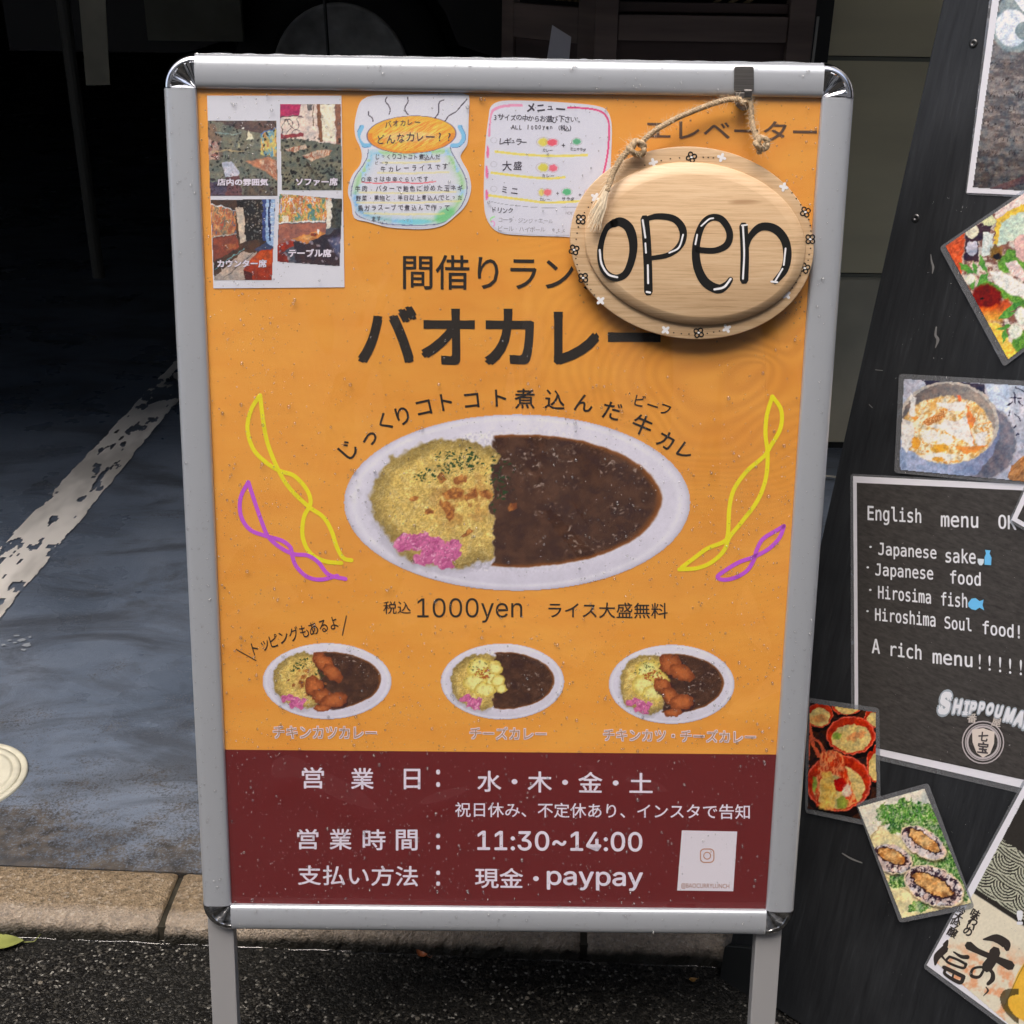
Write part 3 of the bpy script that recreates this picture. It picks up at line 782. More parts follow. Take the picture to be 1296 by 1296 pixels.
for sx in (-0.95, -1.12):
    mb = MB(); mb.box(wx_ + sx, wx_ + sx + 0.07, VY - 0.01, VY + 0.02, 1.02, 1.08); mb.build('marker_light', mat('marker_grey', (0.09, 0.09, 0.09), 0.4), lorry)
f4 = wallf(2.6); a = f4.uv(399, -80); b2 = f4.uv(415, 64)
mb = MB(); mb.tube([(float(a[0]), 2.6, 2.25), (float(a[0]) + 0.3 * (float(b2[0]) - float(a[0])), 2.6, 1.5), (float(b2[0]), 2.6, float(b2[1])), (float(b2[0]) + 0.02, 2.6, 0.5)], 0.0045, 8)
tag(mb.build('hanging_cable', BLK), 'black cable hanging in front of the grey truck wheel', 'cable')

# fallen leaves by the kerb
def leaf(px, py, ln, wd, ang, m, label, z=0.004, curl=0.004):
    gf = Frame((0, 0, z), (1, 0, 0), (0, 1, 0), (0, 0, 1)); u, v = gf.uv(px, py); u, v = float(u), float(v)
    mb_ = MB(); k = 12; vs = []
    for i in range(k + 1):
        t = i / k; w = wd * math.sin(math.pi * t ** 0.85) ** 0.8 if 0 < t < 1 else 0.0003
        for s_ in (-1, 0, 1):
            x = (t - 0.5) * ln; y = s_ * w / 2
            zz = z + curl * (abs(s_) * 0.8 + (2 * t - 1) ** 2) 
            vs.append((u + x * math.cos(ang) - y * math.sin(ang), v + x * math.sin(ang) + y * math.cos(ang), zz))
    fs = [(3 * i + j, 3 * i + j + 1, 3 * i + j + 4, 3 * i + j + 3) for i in range(k) for j in range(2)]
    mb_.add(vs, fs)
    e = vs[3 * k + 1]; mb_.tube([e, (e[0] + 0.2 * ln * math.cos(ang + 0.3), e[1] + 0.2 * ln * math.sin(ang + 0.3), z + 0.002), (e[0] + 0.36 * ln * math.cos(ang + 0.8), e[1] + 0.36 * ln * math.sin(ang + 0.8), z + 0.003)], 0.0006 * min(1, ln / 0.03), 5)
    return tag(mb_.build('leaf', m, smooth=True), label, 'leaf', 'fallen leaves on the asphalt')
leaf(2, 1194, 0.06, 0.026, -0.05, mat('yellow_green_leaf', (0.20, 0.22, 0.06), 0.35, noise=((40, 40, 40), 0.4, 3)), 'yellow green leaf lying against the kerb at the left edge')
leaf(534, 1210, 0.017, 0.009, -0.5, mat('rust_leaf', (0.30, 0.09, 0.03), 0.4), 'small rust orange leaf on the asphalt under the middle of the sign')
leaf(877, 1241, 0.010, 0.007, 0.1, mat('tan_leaf', (0.32, 0.17, 0.04), 0.4), 'tiny tan leaf scrap on the asphalt left of the right leg', curl=0.002)

# unseen house added across the street: mirrored in film and chrome, narrows the sky
ob = bpy.data.objects.new('unseen_house', None); COL.objects.link(ob); ob.location = (0, -5.2, 0); ob['anchor'] = [0, -5.2, 0]
tag(ob, 'unseen pale house with rows of windows, added across the street for reflections and sky blocking', 'house')
mb = MB(); mb.box(-12, 12, -12, -5.2, 0, 7.4); mb.build('wall', mat('pale_render', (0.62, 0.60, 0.56), 0.7, noise=((1, 1, 1), 0.1, 4)), ob)
mb = MB(); mb.box(-12.2, 12.2, -12.2, -5.0, 7.401, 7.6); mb.build('roof', mat('grey_roof', (0.12, 0.12, 0.12), 0.6), ob)
for x in (-6.6, -3.6, -0.9, 1.9, 4.9):
    for z in (0.9, 3.9):
        mb = MB(); mb.box(x, x + 1.5, -5.197, -5.12, z, z + 1.5); w_ = mb.build('window', mat('window_frame', (0.25, 0.25, 0.25), 0.4), ob, bevel=0.01)
        mb = MB(); mb.box(x + 0.08, x + 1.42, -5.119, -5.11, z + 0.08, z + 1.42); mb.build('pane', mat('dark_pane', (0.02, 0.025, 0.03), 0.05), w_)

# ================================================================== THE SILVER SIGN STAND
ALU = mat('satin_aluminium', (0.58, 0.615, 0.665), 0.36, 0.55, bump=((1200, 1200, 1200), 0.04, 0.0004))
ALU_LEG = mat('grey_leg_aluminium', (0.47, 0.47, 0.48), 0.42, 0.45)
CHROME = mat('chrome_cap', (0.82, 0.82, 0.84), 0.045, 1.0, noise=((700, 700, 700), 0.12, 3))
CHROME_DIRTY = mat('dull_chrome_cap', (0.42, 0.42, 0.42), 0.22, 1.0, noise=((160, 160, 160), 0.6, 4), bump=((140, 140, 140), 0.5, 0.002))
HW, HH, PW = 0.2852, 0.4127, 0.0312              # half inner width and height, profile width
sign = empty('sign_stand', SIGN, (0, -0.6696, 0), 'silver framed curry poster stand with chrome corners and raindrops', 'sign stand')
# profile across the rail: (distance from the inner edge, height off the poster)
PROF = [(0.0, -0.001), (0.0, 0.0030), (0.0012, 0.0048), (0.003, 0.0058), (0.006, 0.0064), (0.013, 0.0070), (0.020, 0.0068), (0.0250, 0.0060), (0.0278, 0.0042), (0.0296, 0.0012), (0.0304, -0.0026),
        (0.0306, -0.0062), (0.0300, -0.0066), (0.0300, -0.0078), (0.0312, -0.0082), (0.0312, -0.0200), (0.0290, -0.0215), (0.0, -0.0215)]
def rail(axis, sgn):
    m = len(PROF); L_ = HW if axis == 'u' else HH; base = HH if axis == 'u' else HW
    vs = []
    ns = 24
    for i in range(ns + 1):
        t = -L_ + 2 * L_ * i / ns
        for s_, h in PROF:
            p = sgn * (base + s_)
            vs.append((t, p, h) if axis == 'u' else (p, t, h))
    fs = [(i * m + j, (i + 1) * m + j, (i + 1) * m + j + 1, i * m + j + 1) for i in range(ns) for j in range(m - 1)] + [tuple(range(m)), tuple(ns * m + j for j in range(m))]
    b_ = MB(); b_.add(vs, fs); o_ = b_.build('frame_rail', ALU, sign)
    for p in o_.data.polygons: p.use_smooth = True
    mo = o_.data
    mo.set_sharp_from_angle(angle=math.radians(35))
    return o_
for ax, sg in (('u', 1), ('u', -1), ('v', 1), ('v', -1)): rail(ax, sg)
CPROF = [(0.0008, 0.0006), (0.003, 0.0015), (0.0215, 0.0062), (0.0222, 0.0072), (0.0245, 0.0070), (0.0275, 0.0052), (0.0296, 0.0020), (0.0308, -0.0030), (0.0309, -0.0068), (0.0303, -0.0074), (0.0303, -0.0084), (0.0314, -0.0088), (0.0314, -0.0200), (0.0290, -0.0214), (0.0008, -0.0214)]
for su in (1, -1):
    for sv in (1, -1):
        m = len(CPROF); nn = 16; vs = []
        for i in range(nn + 1):
            a = math.pi / 2 * i / nn
            for j, (r, h) in enumerate(CPROF):
                hh = h + (0.0007 * math.sin(a * 9.0 + su) if 1 <= j <= 2 else 0)
                vs.append((su * (HW + 0.0002 + r * math.cos(a)), sv * (HH + 0.0002 + r * math.sin(a)), hh))
        fs = [(i * m + j, (i + 1) * m + j, (i + 1) * m + j + 1, i * m + j + 1) for i in range(nn) for j in range(m - 1)] + [tuple(i * m for i in range(nn + 1)), tuple(range(m)), tuple(nn * m + j for j in range(m))]
        b_ = MB(); b_.add(vs, fs); o_ = b_.build('corner_cap', CHROME if sv > 0 else CHROME_DIRTY, sign, smooth=True)
        o_.data.set_sharp_from_angle(angle=math.radians(30))
        if sv < 0: o_['label'] = 'dull dirty chrome corner cap'
mb = MB(); mb.box(-HW - 0.012, HW + 0.012, -HH - 0.012, HH + 0.012, -0.0180, -0.0016); mb.build('back_panel', mat('white_board', (0.5, 0.5, 0.5), 0.6), sign)
# legs: flat tubes carrying on below the frame, and the rear frame of the A
def sb(px0, px1, py, off): return float(SIGN.uv(px0, py, off)[0]), float(SIGN.uv(px1, py, off)[0])
for (p0, p1) in ((263.5, 296), (956.5, 989)):
    u0, u1 = sb(p0, p1, 1190, -0.004)
    mb = MB(); mb.box(u0, u1, -0.668, -HH - 0.008, -0.0195, -0.0045); mb.build('leg', ALU_LEG, sign, bevel=0.0012)
    mb = MB(); mb.box(u0 - 0.001, u1 + 0.001, -0.6695, -0.655, -0.021, -0.0035); mb.build('foot', mat('black_plastic', (0.02, 0.02, 0.02), 0.5), sign, bevel=0.002)
A_ = math.radians(27)                                     # opening angle of the stand
for sx in (-1, 1):
    x = sx * (HW + 0.008); b0 = Vector((x, HH + 0.02, -0.03)); d = Vector((0, -math.cos(A_), -math.sin(A_))); ln = 1.075 * math.cos(LEAN) / math.cos(A_ - LEAN)
    e = b0 + d * ln
    mb = MB(); q = Vector((0, math.sin(A_), -math.cos(A_))) * 0.012; w = Vector((0.014, 0, 0))
    c = [b0 - w, b0 + w, b0 + w + q, b0 - w + q]; c2 = [p + d * ln for p in c]
    mb.add(c + c2, [(0, 1, 2, 3), (7, 6, 5, 4), (0, 4, 5, 1), (1, 5, 6, 2), (2, 6, 7, 3), (3, 7, 4, 0)]); mb.build('rear_leg', ALU_LEG, sign)
    mb = MB(); mb.box(x - 0.018, x + 0.018, HH - 0.010, HH + 0.020, -0.045, -0.0217); mb.build('hinge', CHROME_DIRTY, sign, bevel=0.002)
mb = MB(); p0 = Vector((-HW + 0.01, HH + 0.02, -0.034)) + Vector((0, -math.cos(A_), -math.sin(A_))) * 0.80; mb.box(p0.x, HW - 0.01, p0.y - 0.012, p0.y + 0.012, p0.z - 0.012, p0.z); mb.build('rear_brace', ALU_LEG, sign)

# ---- poster
def poster_extra(nt, b, tc):
    L = nt.links.new
    pos = nt.nodes.new('ShaderNodeSeparateXYZ'); L(tc.outputs['Object'], pos.inputs[0])
    kx, ky = SIGN.uv(962, 462)
    sh = nt.nodes.new('ShaderNodeVectorMath'); sh.operation = 'SUBTRACT'; L(tc.outputs['Object'], sh.inputs[0]); sh.inputs[1].default_value = (float(kx), float(ky), 0)
    mp = nt.nodes.new('ShaderNodeMapping'); mp.inputs['Scale'].default_value = (0.62, 1.15, 1); mp.inputs['Rotation'].default_value = (0, 0, -0.35); mp.vector_type = 'POINT'
    L(sh.outputs[0], mp.inputs[0])
    nd = N(nt, 'ShaderNodeTexNoise', Scale=4.2, Detail=1.6); L(tc.outputs['Object'], nd.inputs['Vector'])
    ln = nt.nodes.new('ShaderNodeVectorMath'); ln.operation = 'LENGTH'; L(mp.outputs[0], ln.inputs[0])
    rr = mth(nt, 'ADD', ln.outputs['Value'], mth(nt, 'MULTIPLY', nd.outputs['Fac'], 0.30))
    rings = mth(nt, 'SINE', mth(nt, 'MULTIPLY', rr, 780.0))
    rg = mth(nt, 'MULTIPLY', mth(nt, 'ADD', rings, 1.0), 0.5)
    # grain strong round the knot at the upper right, faint elsewhere
    near = mth(nt, 'SUBTRACT', 1.0, mth(nt, 'MULTIPLY', ln.outputs['Value'], 4.6), True)
    n2 = noise(nt, tc, 5, 3); amt = mth(nt, 'ADD', mth(nt, 'MULTIPLY', near, 0.7), mth(nt, 'MULTIPLY', mth(nt, 'SUBTRACT', n2.outputs['Fac'], 0.48, True), 0.5))
    fine = noise(nt, tc, 22, 5, 0.55, 0, (0.5, 1.6, 1))
    orange = ramp(nt, [(0.30, alb(217, 146, 60)), (0.7, alb(228, 157, 68))]); L(fine.outputs['Fac'], orange.inputs[0])
    blot = noise(nt, tc, 2.6, 3); bl = ramp(nt, [(0.35, (0.93, 0.90, 0.88)), (0.65, (1.03, 1.03, 1.05))]); L(blot.outputs['Fac'], bl.inputs[0])
    c0 = mixn(nt, 1.0, orange.outputs[0], bl.outputs[0], 'MULTIPLY')
    g = mixn(nt, mth(nt, 'MULTIPLY', rg, mth(nt, 'MULTIPLY', amt, 0.42)), c0, alb(176, 104, 44))
    L(g, b.inputs['Base Color'])
POSTER = mat('orange_poster_print', (0.7, 0.3, 0.06), 0.5, spec=0.3, extra=poster_extra)
MAROON = mat('maroon_poster_print', alb(103, 27, 40, 1.2, 0.017), 0.5, spec=0.3, noise=((260, 260, 260), 0.06, 3))
mb = MB(); mb.box(-HW - 0.006, HW + 0.006, -HH - 0.006, HH + 0.006, -0.0015, 0.0); poster = mb.build('poster', POSTER, sign)
def spoly(pts, off): return [tuple(float(t) for t in SIGN.uv(x, y, off)) for x, y in pts]
e0 = SIGN.uv(281.7, 948.6); e1 = SIGN.uv(982.4, 954.8)
mb = MB(); mb.plate([(-HW - 0.005, float(e0[1])), (-HW - 0.005, -HH - 0.005), (HW + 0.005, -HH - 0.005), (HW + 0.005, float(e1[1]))], 0.0001, 0.0002)
mb.build('maroon_band', MAROON, poster)

T1, T2 = 0.0004, 0.0006
it = []
it.append(text_in('間借りランチ', (510, 322, 366, 770, 325, 369), 0.007))
lettering(it, SIGN, T1, INK, poster)
lettering([text_in('バオカレー', (453, 387, 461, 836, 389, 463), 0.027, 4)], SIGN, T1, INK, poster)
lettering([text_in('エレベーター', (817, 151, 176, 1034, 154, 180), 0.010)], SIGN, T1, mat('greyed_ink', alb(88, 66, 50), 0.5), poster)
arc = [('じ', 441, 569, 50, 27), ('っ', 468.7, 556, 42, 26), ('く', 486.5, 534.5, 33, 26), ('り', 509.7, 525.8, 22, 27), ('コ', 536.5, 516, 13, 26), ('ト', 565, 508.5, 10, 26), ('コ', 597, 507, 6, 26), ('ト', 633.7, 503.5, 3, 26),
       ('煮', 664, 504.5, 0, 27), ('込', 702.5, 505.7, -4, 27), ('ん', 739, 510, -9, 26), ('だ', 774.7, 520, -14, 26), ('牛', 813, 538, -23, 27), ('カ', 843, 557, -29, 26), ('レ', 867.4, 571.5, -36, 25)]
it = [text_at(c, x, y, s_, r_, 0.012) for c, x, y, r_, s_ in arc]
it += [text_at(c, x, y, 17, r_, 0.010) for c, x, y, r_ in (('ビ', 810, 507, -14), ('ー', 826, 513.5, -18), ('フ', 842, 518.5, -20))]
lettering(it, SIGN, T1, INK, poster)
lettering([text_in('税込', (485, 761, 777, 520, 761, 777), 0.006)], SIGN, T1, INK, poster); lettering([text_in('ライス大盛無料', (694, 762, 782, 845, 763, 783), 0.006)], SIGN, T1, INK, poster)
lettering([text_in('#s1000yen', (528, 757, 788, 661, 757, 788), 0.0, 4)], SIGN, T1, INK, poster)
tp = [('ト', 322.8, 821), ('ッ', 335.7, 817), ('ピ', 346.5, 811), ('ン', 359, 806.5), ('グ', 372, 802.5), ('も', 384.8, 799), ('あ', 396.5, 795.5), ('る', 409, 792.5), ('よ', 422, 788.5)]
lettering([text_at(c, x, y, 19, 17, 0.008, 0.72) for c, x, y in tp], SIGN, T1, INK, poster)
ribbons('accent_stroke', [([(299, 822), (324, 836)], 1.3)], SIGN, T1, INK, poster, 0); ribbons('accent_stroke', [([(438.4, 779.5), (433.3, 804)], 1.3)], SIGN, T1, INK, poster, 0)
cap = [('チキンカツカレー', (345, 918, 935, 477, 919, 936)), ('チーズカレー', (594, 919, 936, 692, 920, 937)), ('チキンカツ・チーズカレー', (763, 921, 938, 957, 924, 941))]
for s_, q in cap:
    o_ = lettering([text_in(s_, q, 0.048)], SIGN, T1, WHITE_INK, poster)
    lettering([text_in(s_, (q[0] + 1.0, q[1] + 1.0, q[2] - 1.0, q[3] - 1.0, q[4] + 1.0, q[5] - 1.0))], SIGN, T2, mat('caption_core', alb(168, 128, 92), 0.5), o_, 'lettering_core')
it = [text_in(c, q, 0.012) for c, q in [
    ('営', box_q(382, 971, 410, 998)), ('業', box_q(444, 972, 473, 999)), ('日', box_q(511, 973, 532, 999)), ('水・木・金・土', (604, 975, 1002, 826, 978, 1005)),
    ('営', box_q(376, 1049, 403, 1075)), ('業', box_q(417, 1049, 445, 1075.5)), ('時', box_q(459, 1049.5, 488, 1076)), ('間', box_q(501, 1050, 528.5, 1076.5)), ('支払い方法', (377, 1095, 1120, 529, 1096, 1122)), ('現金・', (601, 1098, 1124, 682, 1099, 1125)), ('#spaypay', (692, 1102, 1126, 814, 1104, 1128)), ('#s11:30~14:00', (604, 1051, 1076, 813, 1053, 1078))]]
it += [text_in('：', (552, 974, 996, 557, 974, 996), 0.02), text_in('：', (552, 1055, 1075, 557, 1055, 1075), 0.02), text_in('：', (552, 1102, 1121, 557, 1102, 1121), 0.02)]
for i_ in it: lettering([i_], SIGN, T1, WHITE_INK, poster)
lettering([text_in('祝日休み、不定休あり、インスタで告知', (576, 1015, 1034, 949, 1018, 1037), 0.008)], SIGN, T1, WHITE_INK, poster)
YEL = mat('yellow_line_print', alb(222, 212, 24), 0.5); PUR = mat('purple_line_print', alb(186, 84, 204), 0.5)
def cp3(l): return [(250 + x / 2.88, 380 + y / 2.88) for x, y in l]
def cp4(l): return [(640 + x / 2.88, 380 + y / 2.88) for x, y in l]
ribbons('yellow_ribbon_drawing', [
    (cp3([(228, 345), (195, 400), (182, 470), (205, 545), (255, 595), (300, 622), (352, 640), (398, 690), (412, 740), (388, 790), (383, 860), (408, 918), (460, 950), (525, 958)]), 5.2),
    (cp3([(228, 345), (238, 430), (255, 520), (295, 620), (340, 690), (405, 752), (458, 790), (488, 840), (508, 900), (532, 940), (562, 948)]), 5.2)], SIGN, T1, YEL, poster)
ribbons('purple_ribbon_drawing', [
    (cp3([(185, 662), (157, 720), (158, 785), (190, 835), (245, 858), (305, 875), (338, 900), (345, 930), (360, 970), (400, 1008), (450, 1018), (510, 1004)]), 5.0),
    (cp3([(185, 662), (207, 730), (235, 810), (258, 862), (300, 900), (350, 925), (400, 930), (440, 955), (478, 1000), (540, 1016)]), 5.0)], SIGN, T1, PUR, poster)
ribbons('yellow_ribbon_drawing', [
    (cp4([(972, 350), (952, 420), (947, 490), (955, 560), (948, 650), (918, 730), (862, 806), (817, 862), (797, 910), (755, 952), (700, 976), (632, 981)]), 5.2),
    (cp4([(972, 350), (1004, 400), (1002, 465), (968, 528), (940, 570), (880, 622), (832, 690), (815, 760), (810, 850), (795, 880), (735, 905), (680, 945), (640, 975)]), 5.2)], SIGN, T1, YEL, poster)
ribbons('purple_ribbon_drawing', [
    (cp4([(1015, 822), (985, 840), (938, 870), (915, 910), (905, 945), (880, 985), (838, 1010), (795, 1019), (772, 1008), (800, 985), (850, 955), (905, 935), (960, 905), (998, 865), (1015, 822)]), 5.0)], SIGN, T1, PUR, poster)

# ---- printed curry plates
RICE_A, RICE_B = C3(206, 180, 102), C3(156, 126, 62)
def rice_tex(X, Y, s_=1.0, seed=3):
    a = 0.7; wa = fbm(X / 9, Y / 9, 71, 2) * 9; xr = (X * math.cos(a) + Y * math.sin(a) + wa) / (2.3 * s_); yr = (-X * math.sin(a) + Y * math.cos(a) - wa) / (4.2 * s_)
    d1, d2, rv = cells(xr, yr, seed); g = S(0.02, 0.28, d2 - d1)
    big = fbm(X / 26 / s_, Y / 26 / s_, seed + 2)
    c = mixc(RICE_B, RICE_A, np.clip(0.35 + 0.65 * g * (0.5 + 0.5 * rv), 0, 1))
    c = mixc(c, C3(224, 206, 150), 0.45 * S(0.4, 0.75, fbm(X / 5, Y / 5, seed + 31, 3)) * g)
    return c * (0.72 + 0.30 * big + 0.28 * fbm(X / 6 / s_, Y / 6 / s_, seed + 6, 3))[..., None]
def curry_tex(X, Y, s_=1.0, seed=5):
    b_ = fbm(X / 14 / s_, Y / 10 / s_, seed); f = fbm(X / 3.2 / s_, Y / 2.2 / s_, seed + 4, 3); st = fbm(X / 7 / s_, Y / 3 / s_, seed + 8, 3)
    c = mixc(C3(58, 37, 28), C3(86, 58, 43), S(0.25, 0.8, 0.75 * b_ + 0.25 * f))
    hi = S(0.60, 0.74, 0.5 * f + 0.5 * st) * S(0.50, 0.66, fbm(X / 34 / s_, Y / 18 / s_, seed + 13))
    return mixc(c, C3(178, 164, 156), 0.8 * hi)
def plate_paint(cx, cy, rx, ry, kind):
    s_ = rx / 219.0; big = s_ > 0.8; ts = 1.0 if big else 0.62
    def fn(c):
        X0, Y0 = c.X, c.Y; d = c.ell(cx, cy, rx, ry); c.m = d < 1.0
        wa = 5.0 * (0.55 if not big else 1.0); sw = 9.0 if big else 5.5
        c.X = X0 + wa * 2 * (fbm(X0 / sw, Y0 / sw, 401, 3) - 0.5); c.Y = Y0 + wa * 2 * (fbm(X0 / sw, Y0 / sw, 402, 3) - 0.5); X, Y = c.X, c.Y
        ang = np.arctan2(Y - cy, X - cx)
        base = mixc(C3(212, 210, 224), C3(196, 194, 210), S(0.55, 0.95, d) * (0.5 + 0.5 * np.sin(ang)))
        base = mixc(base, C3(176, 174, 190), S(0.965, 1.0, d) * 0.8); base = mixc(base, C3(222, 222, 232), np.exp(-((d - 0.94) / 0.02) ** 2) * 0.5)
        base = base * (0.97 + 0.06 * fbm(X / 12, Y / 12, 2))[..., None]
        c.fill(base)
        fx = lambda x: cx + (x - 654.5) * s_; fy = lambda y: cy + (y - 636) * (ry / 112.0)
        # curry half
        c.X, c.Y = X0 + .25 * (X - X0), Y0 + .25 * (Y - Y0); inner = c.ell(fx(656), fy(633.5), 181 * s_, 84 * ry / 112.0, 0, 0.03 if big else 0.04, 3); c.X, c.Y = X, Y
        bound = fx(624) + (9 * s_) * (fbm(X * 0 + 1, Y / (16 * s_), 4) - 0.5) * 2 - (Y - cy) * 0.02
        right = S(-2 * s_ - 0.5, 3 * s_ + 0.5, X - bound)
        cur = curry_tex(X, Y, ts)
        edge = S(0.93, 0.995, inner) * right
        cur = mixc(cur, C3(142, 84, 34), edge * 0.8)
        a = (1 - S(0.985, 1.01, inner)) * right; c.fill(cur, a)
        # shade of the sauce on the plate
        # rice half
        rd = c.ell(fx(572), fy(636), 99 * s_, 82 * ry / 112.0, 0, 0.16, 7)
        ra = (1 - S(0.97, 1.03, rd)) * (1 - S(-1, 2, X - bound - 5 * s_ * (fbm(X / 3, Y / 3, 9) - 0.3)))
        rc = rice_tex(X, Y, ts); rc = rc * (1.05 - 0.28 * S(0.7, 1.0, rd))[..., None]
        c.fill(mixc(base, C3(120, 116, 128), np.full(X.shape, 0.5)), (1 - S(0.98, 1.09, c.ell(fx(570), fy(641), 99 * s_, 82 * ry / 112.0, 0, 0.16, 7))) * (1 - S(-2, 2, X - bound)) * 0.5)
        c.fill(rc, ra)
        c.fill(C3(158, 104, 50), ra * S(.45, .62, fbm(X / 11 / ts, Y / 9 / ts, 55, 4)) * np.clip(1.25 - c.ell(fx(585), fy(630), 42 * s_, 40 * ry / 112), 0, 1) * (.75 if kind != 'cheese' else 0))
        # crisp onions
        for k, (ox, oy, orx, ory, rot) in enumerate([(574, 624, 13, 8, 20), (566, 642, 12, 7, -30), (583, 606, 9, 6, 10), (596, 628, 10, 5, 40), (570, 652, 7, 6, 0), (614, 626, 8, 5, 10), (590, 676, 9, 4, 25), (523, 632, 6, 4, 20), (543, 647, 6, 4, -10), (560, 604, 6, 5, 0), (648, 642, 6, 6, 0)]):
            if not big and kind == 'cheese': break
            c.blob(mixc(C3(186, 122, 58), C3(120, 62, 30), S(.3, .7, fbm(X / 4, Y / 4, 30 + k))), fx(ox), fy(oy), orx * s_, ory * s_, rot, 0.5, 40 + k, 0.12, 0.85)
        # parsley flecks
        fl_ = cells(X / (3.6 * max(ts, 0.75)), Y / (3.0 * max(ts, 0.75)), 12); zone = np.maximum(1 - c.ell(fx(580), fy(583), 34 * s_, 17 * ry / 112), 0) * 2.2 + np.maximum(1 - c.ell(fx(545), fy(600), 26 * s_, 14 * ry / 112), 0) * 1.4 + np.maximum(1 - c.ell(fx(632), fy(608), 22 * s_, 48 * ry / 112), 0) * 0.9
        if kind != 'cheese': c.fill(C3(34, 66, 34), ((fl_[2] < 0.62 * np.clip(zone, 0, 1)) & (fl_[0] < 0.46)) * 0.92)
        if kind in ('cheese', 'both'):
            for k, (ox, oy, orx, ory) in enumerate([(575, 600, 48, 34), (600, 628, 50, 30), (560, 640, 46, 30), (592, 660, 40, 22), (628, 598, 26, 22), (640, 634, 24, 18), (650, 655, 20, 14)]):
                if kind == 'both' and ox > 620: continue
                dd = c.ell(fx(ox), fy(oy), orx * s_, ory * ry / 112, 0, 0.15, 60 + k)
                col = mixc(C3(232, 220, 140), C3(196, 172, 78), S(0.45, 1.0, dd)); c.fill(col, (1 - S(0.94, 1.04, dd)))
            t_ = cells(X / 3.0, Y / 2.4, 19); c.fill(C3(158, 74, 30), ((t_[2] < 0.6) & (t_[0] < 0.5) & (c.ell(fx(590), fy(612), 34 * s_, 16 * ry / 112) < 1)) * 0.85)
            c.fill(C3(70, 84, 40), ((t_[2] > 0.7) & (t_[0] < 0.4) & (c.ell(fx(575), fy(592), 44 * s_, 22 * ry / 112) < 1)) * 0.7)
        if kind in ('cutlet', 'both'):
            pcs = [(640, 580, 42, 26, -38), (672, 612, 40, 22, -42), (610, 650, 34, 30, -70), (636, 680, 34, 26, 0), (676, 692, 46, 26, 14), (640, 716, 30, 14, 0)] if kind == 'cutlet' else [(652, 580, 42, 34, -20), (690, 604, 44, 28, -22), (622, 640, 30, 28, -50), (648, 668, 34, 26, -40), (690, 686, 44, 28, 6), (660, 716, 32, 16, 4)]
            for k, (ox, oy, orx, ory, rot) in enumerate(pcs):
                if k % 2 == 0: c.blob(C3(56, 28, 18), fx(ox + 4), fy(oy + 6), orx * s_ * 1.02, ory * s_ * 1.05, rot, 0.14, 70 + k, 0.06, 0.8)
                dd = c.ell(fx(ox), fy(oy), orx * s_, ory * s_, rot, 0.16, 70 + k); f = fbm(X / 3.4, Y / 3.4, 80 + k, 4)
                col = mixc(C3(182, 102, 54), C3(116, 58, 30), np.clip(0.75 * S(0.3, 1.0, dd) + 0.9 * (f - 0.4), 0, 1)); col = mixc(col, C3(206, 142, 92), S(0.6, 0.8, f) * (1 - S(0.2, 0.9, dd)) * 0.7)
                c.fill(col, 1 - S(0.95, 1.03, dd))
        # pink pickles
        pk = np.full(X.shape, 9.0)
        for k, (ox, oy, orx, ory, rot) in enumerate([(512, 688, 13, 11, 0), (529, 684, 15, 12, 20), (548, 692, 18, 14, -10), (566, 700, 16, 13, 15), (540, 706, 16, 9, 10), (560, 713, 14, 8, -20), (575, 690, 9, 8, 0)]):
            dd = c.ell(fx(ox), fy(oy), orx * s_, ory * s_, rot, 0.45, 90 + k); pk = np.minimum(pk, dd)
        f = fbm(X / 5 / ts, Y / 4 / ts, 99, 3); cd = cells(X / 9 / ts, Y / 8 / ts, 98); col = mixc(C3(168, 72, 126), C3(218, 130, 172), np.clip(0.9 * f + 0.35 * cd[2] - 0.15, 0, 1)); col = mixc(col, C3(236, 190, 212), S(0.60, 0.80, fbm(X / 3, Y / 3, 97, 3)) * 0.8); col = mixc(col, C3(140, 50, 100), (1 - S(0.0, 0.16, cd[1] - cd[0])) * 0.35)
        c.fill(col, 1 - S(0.93, 1.05, pk))
        n1 = fbm(X0 / 2.2, Y0 / 2.2, 403, 3) - 0.5; fz = (c.ell(fx(656), fy(634), 183 * s_, 90 * ry / 112) < 1); c.c = np.clip(c.c * (1 + ((0.30 - 0.22 * right) * n1 * fz + 0.05 * n1))[..., None], 0, 1)
        c.X, c.Y = X0, Y0
    return fn
paint('curry_plate_picture', SIGN, T1, (434, 523, 875, 750), 1.05, plate_paint(654.5, 636, 219.5, 112, 'plain'), poster)
paint('cutlet_curry_picture', SIGN, T1, (331, 812, 498, 912), 0.9, plate_paint(414, 862, 82, 48.5, 'cutlet'), poster)
paint('cheese_curry_picture', SIGN, T1, (555, 812, 718, 914), 0.9, plate_paint(636, 862.5, 78.5, 48.5, 'cheese'), poster)
paint('cutlet_cheese_curry_picture', SIGN, T1, (768, 813, 933, 918), 0.9, plate_paint(850, 866, 80, 50.5, 'both'), poster)
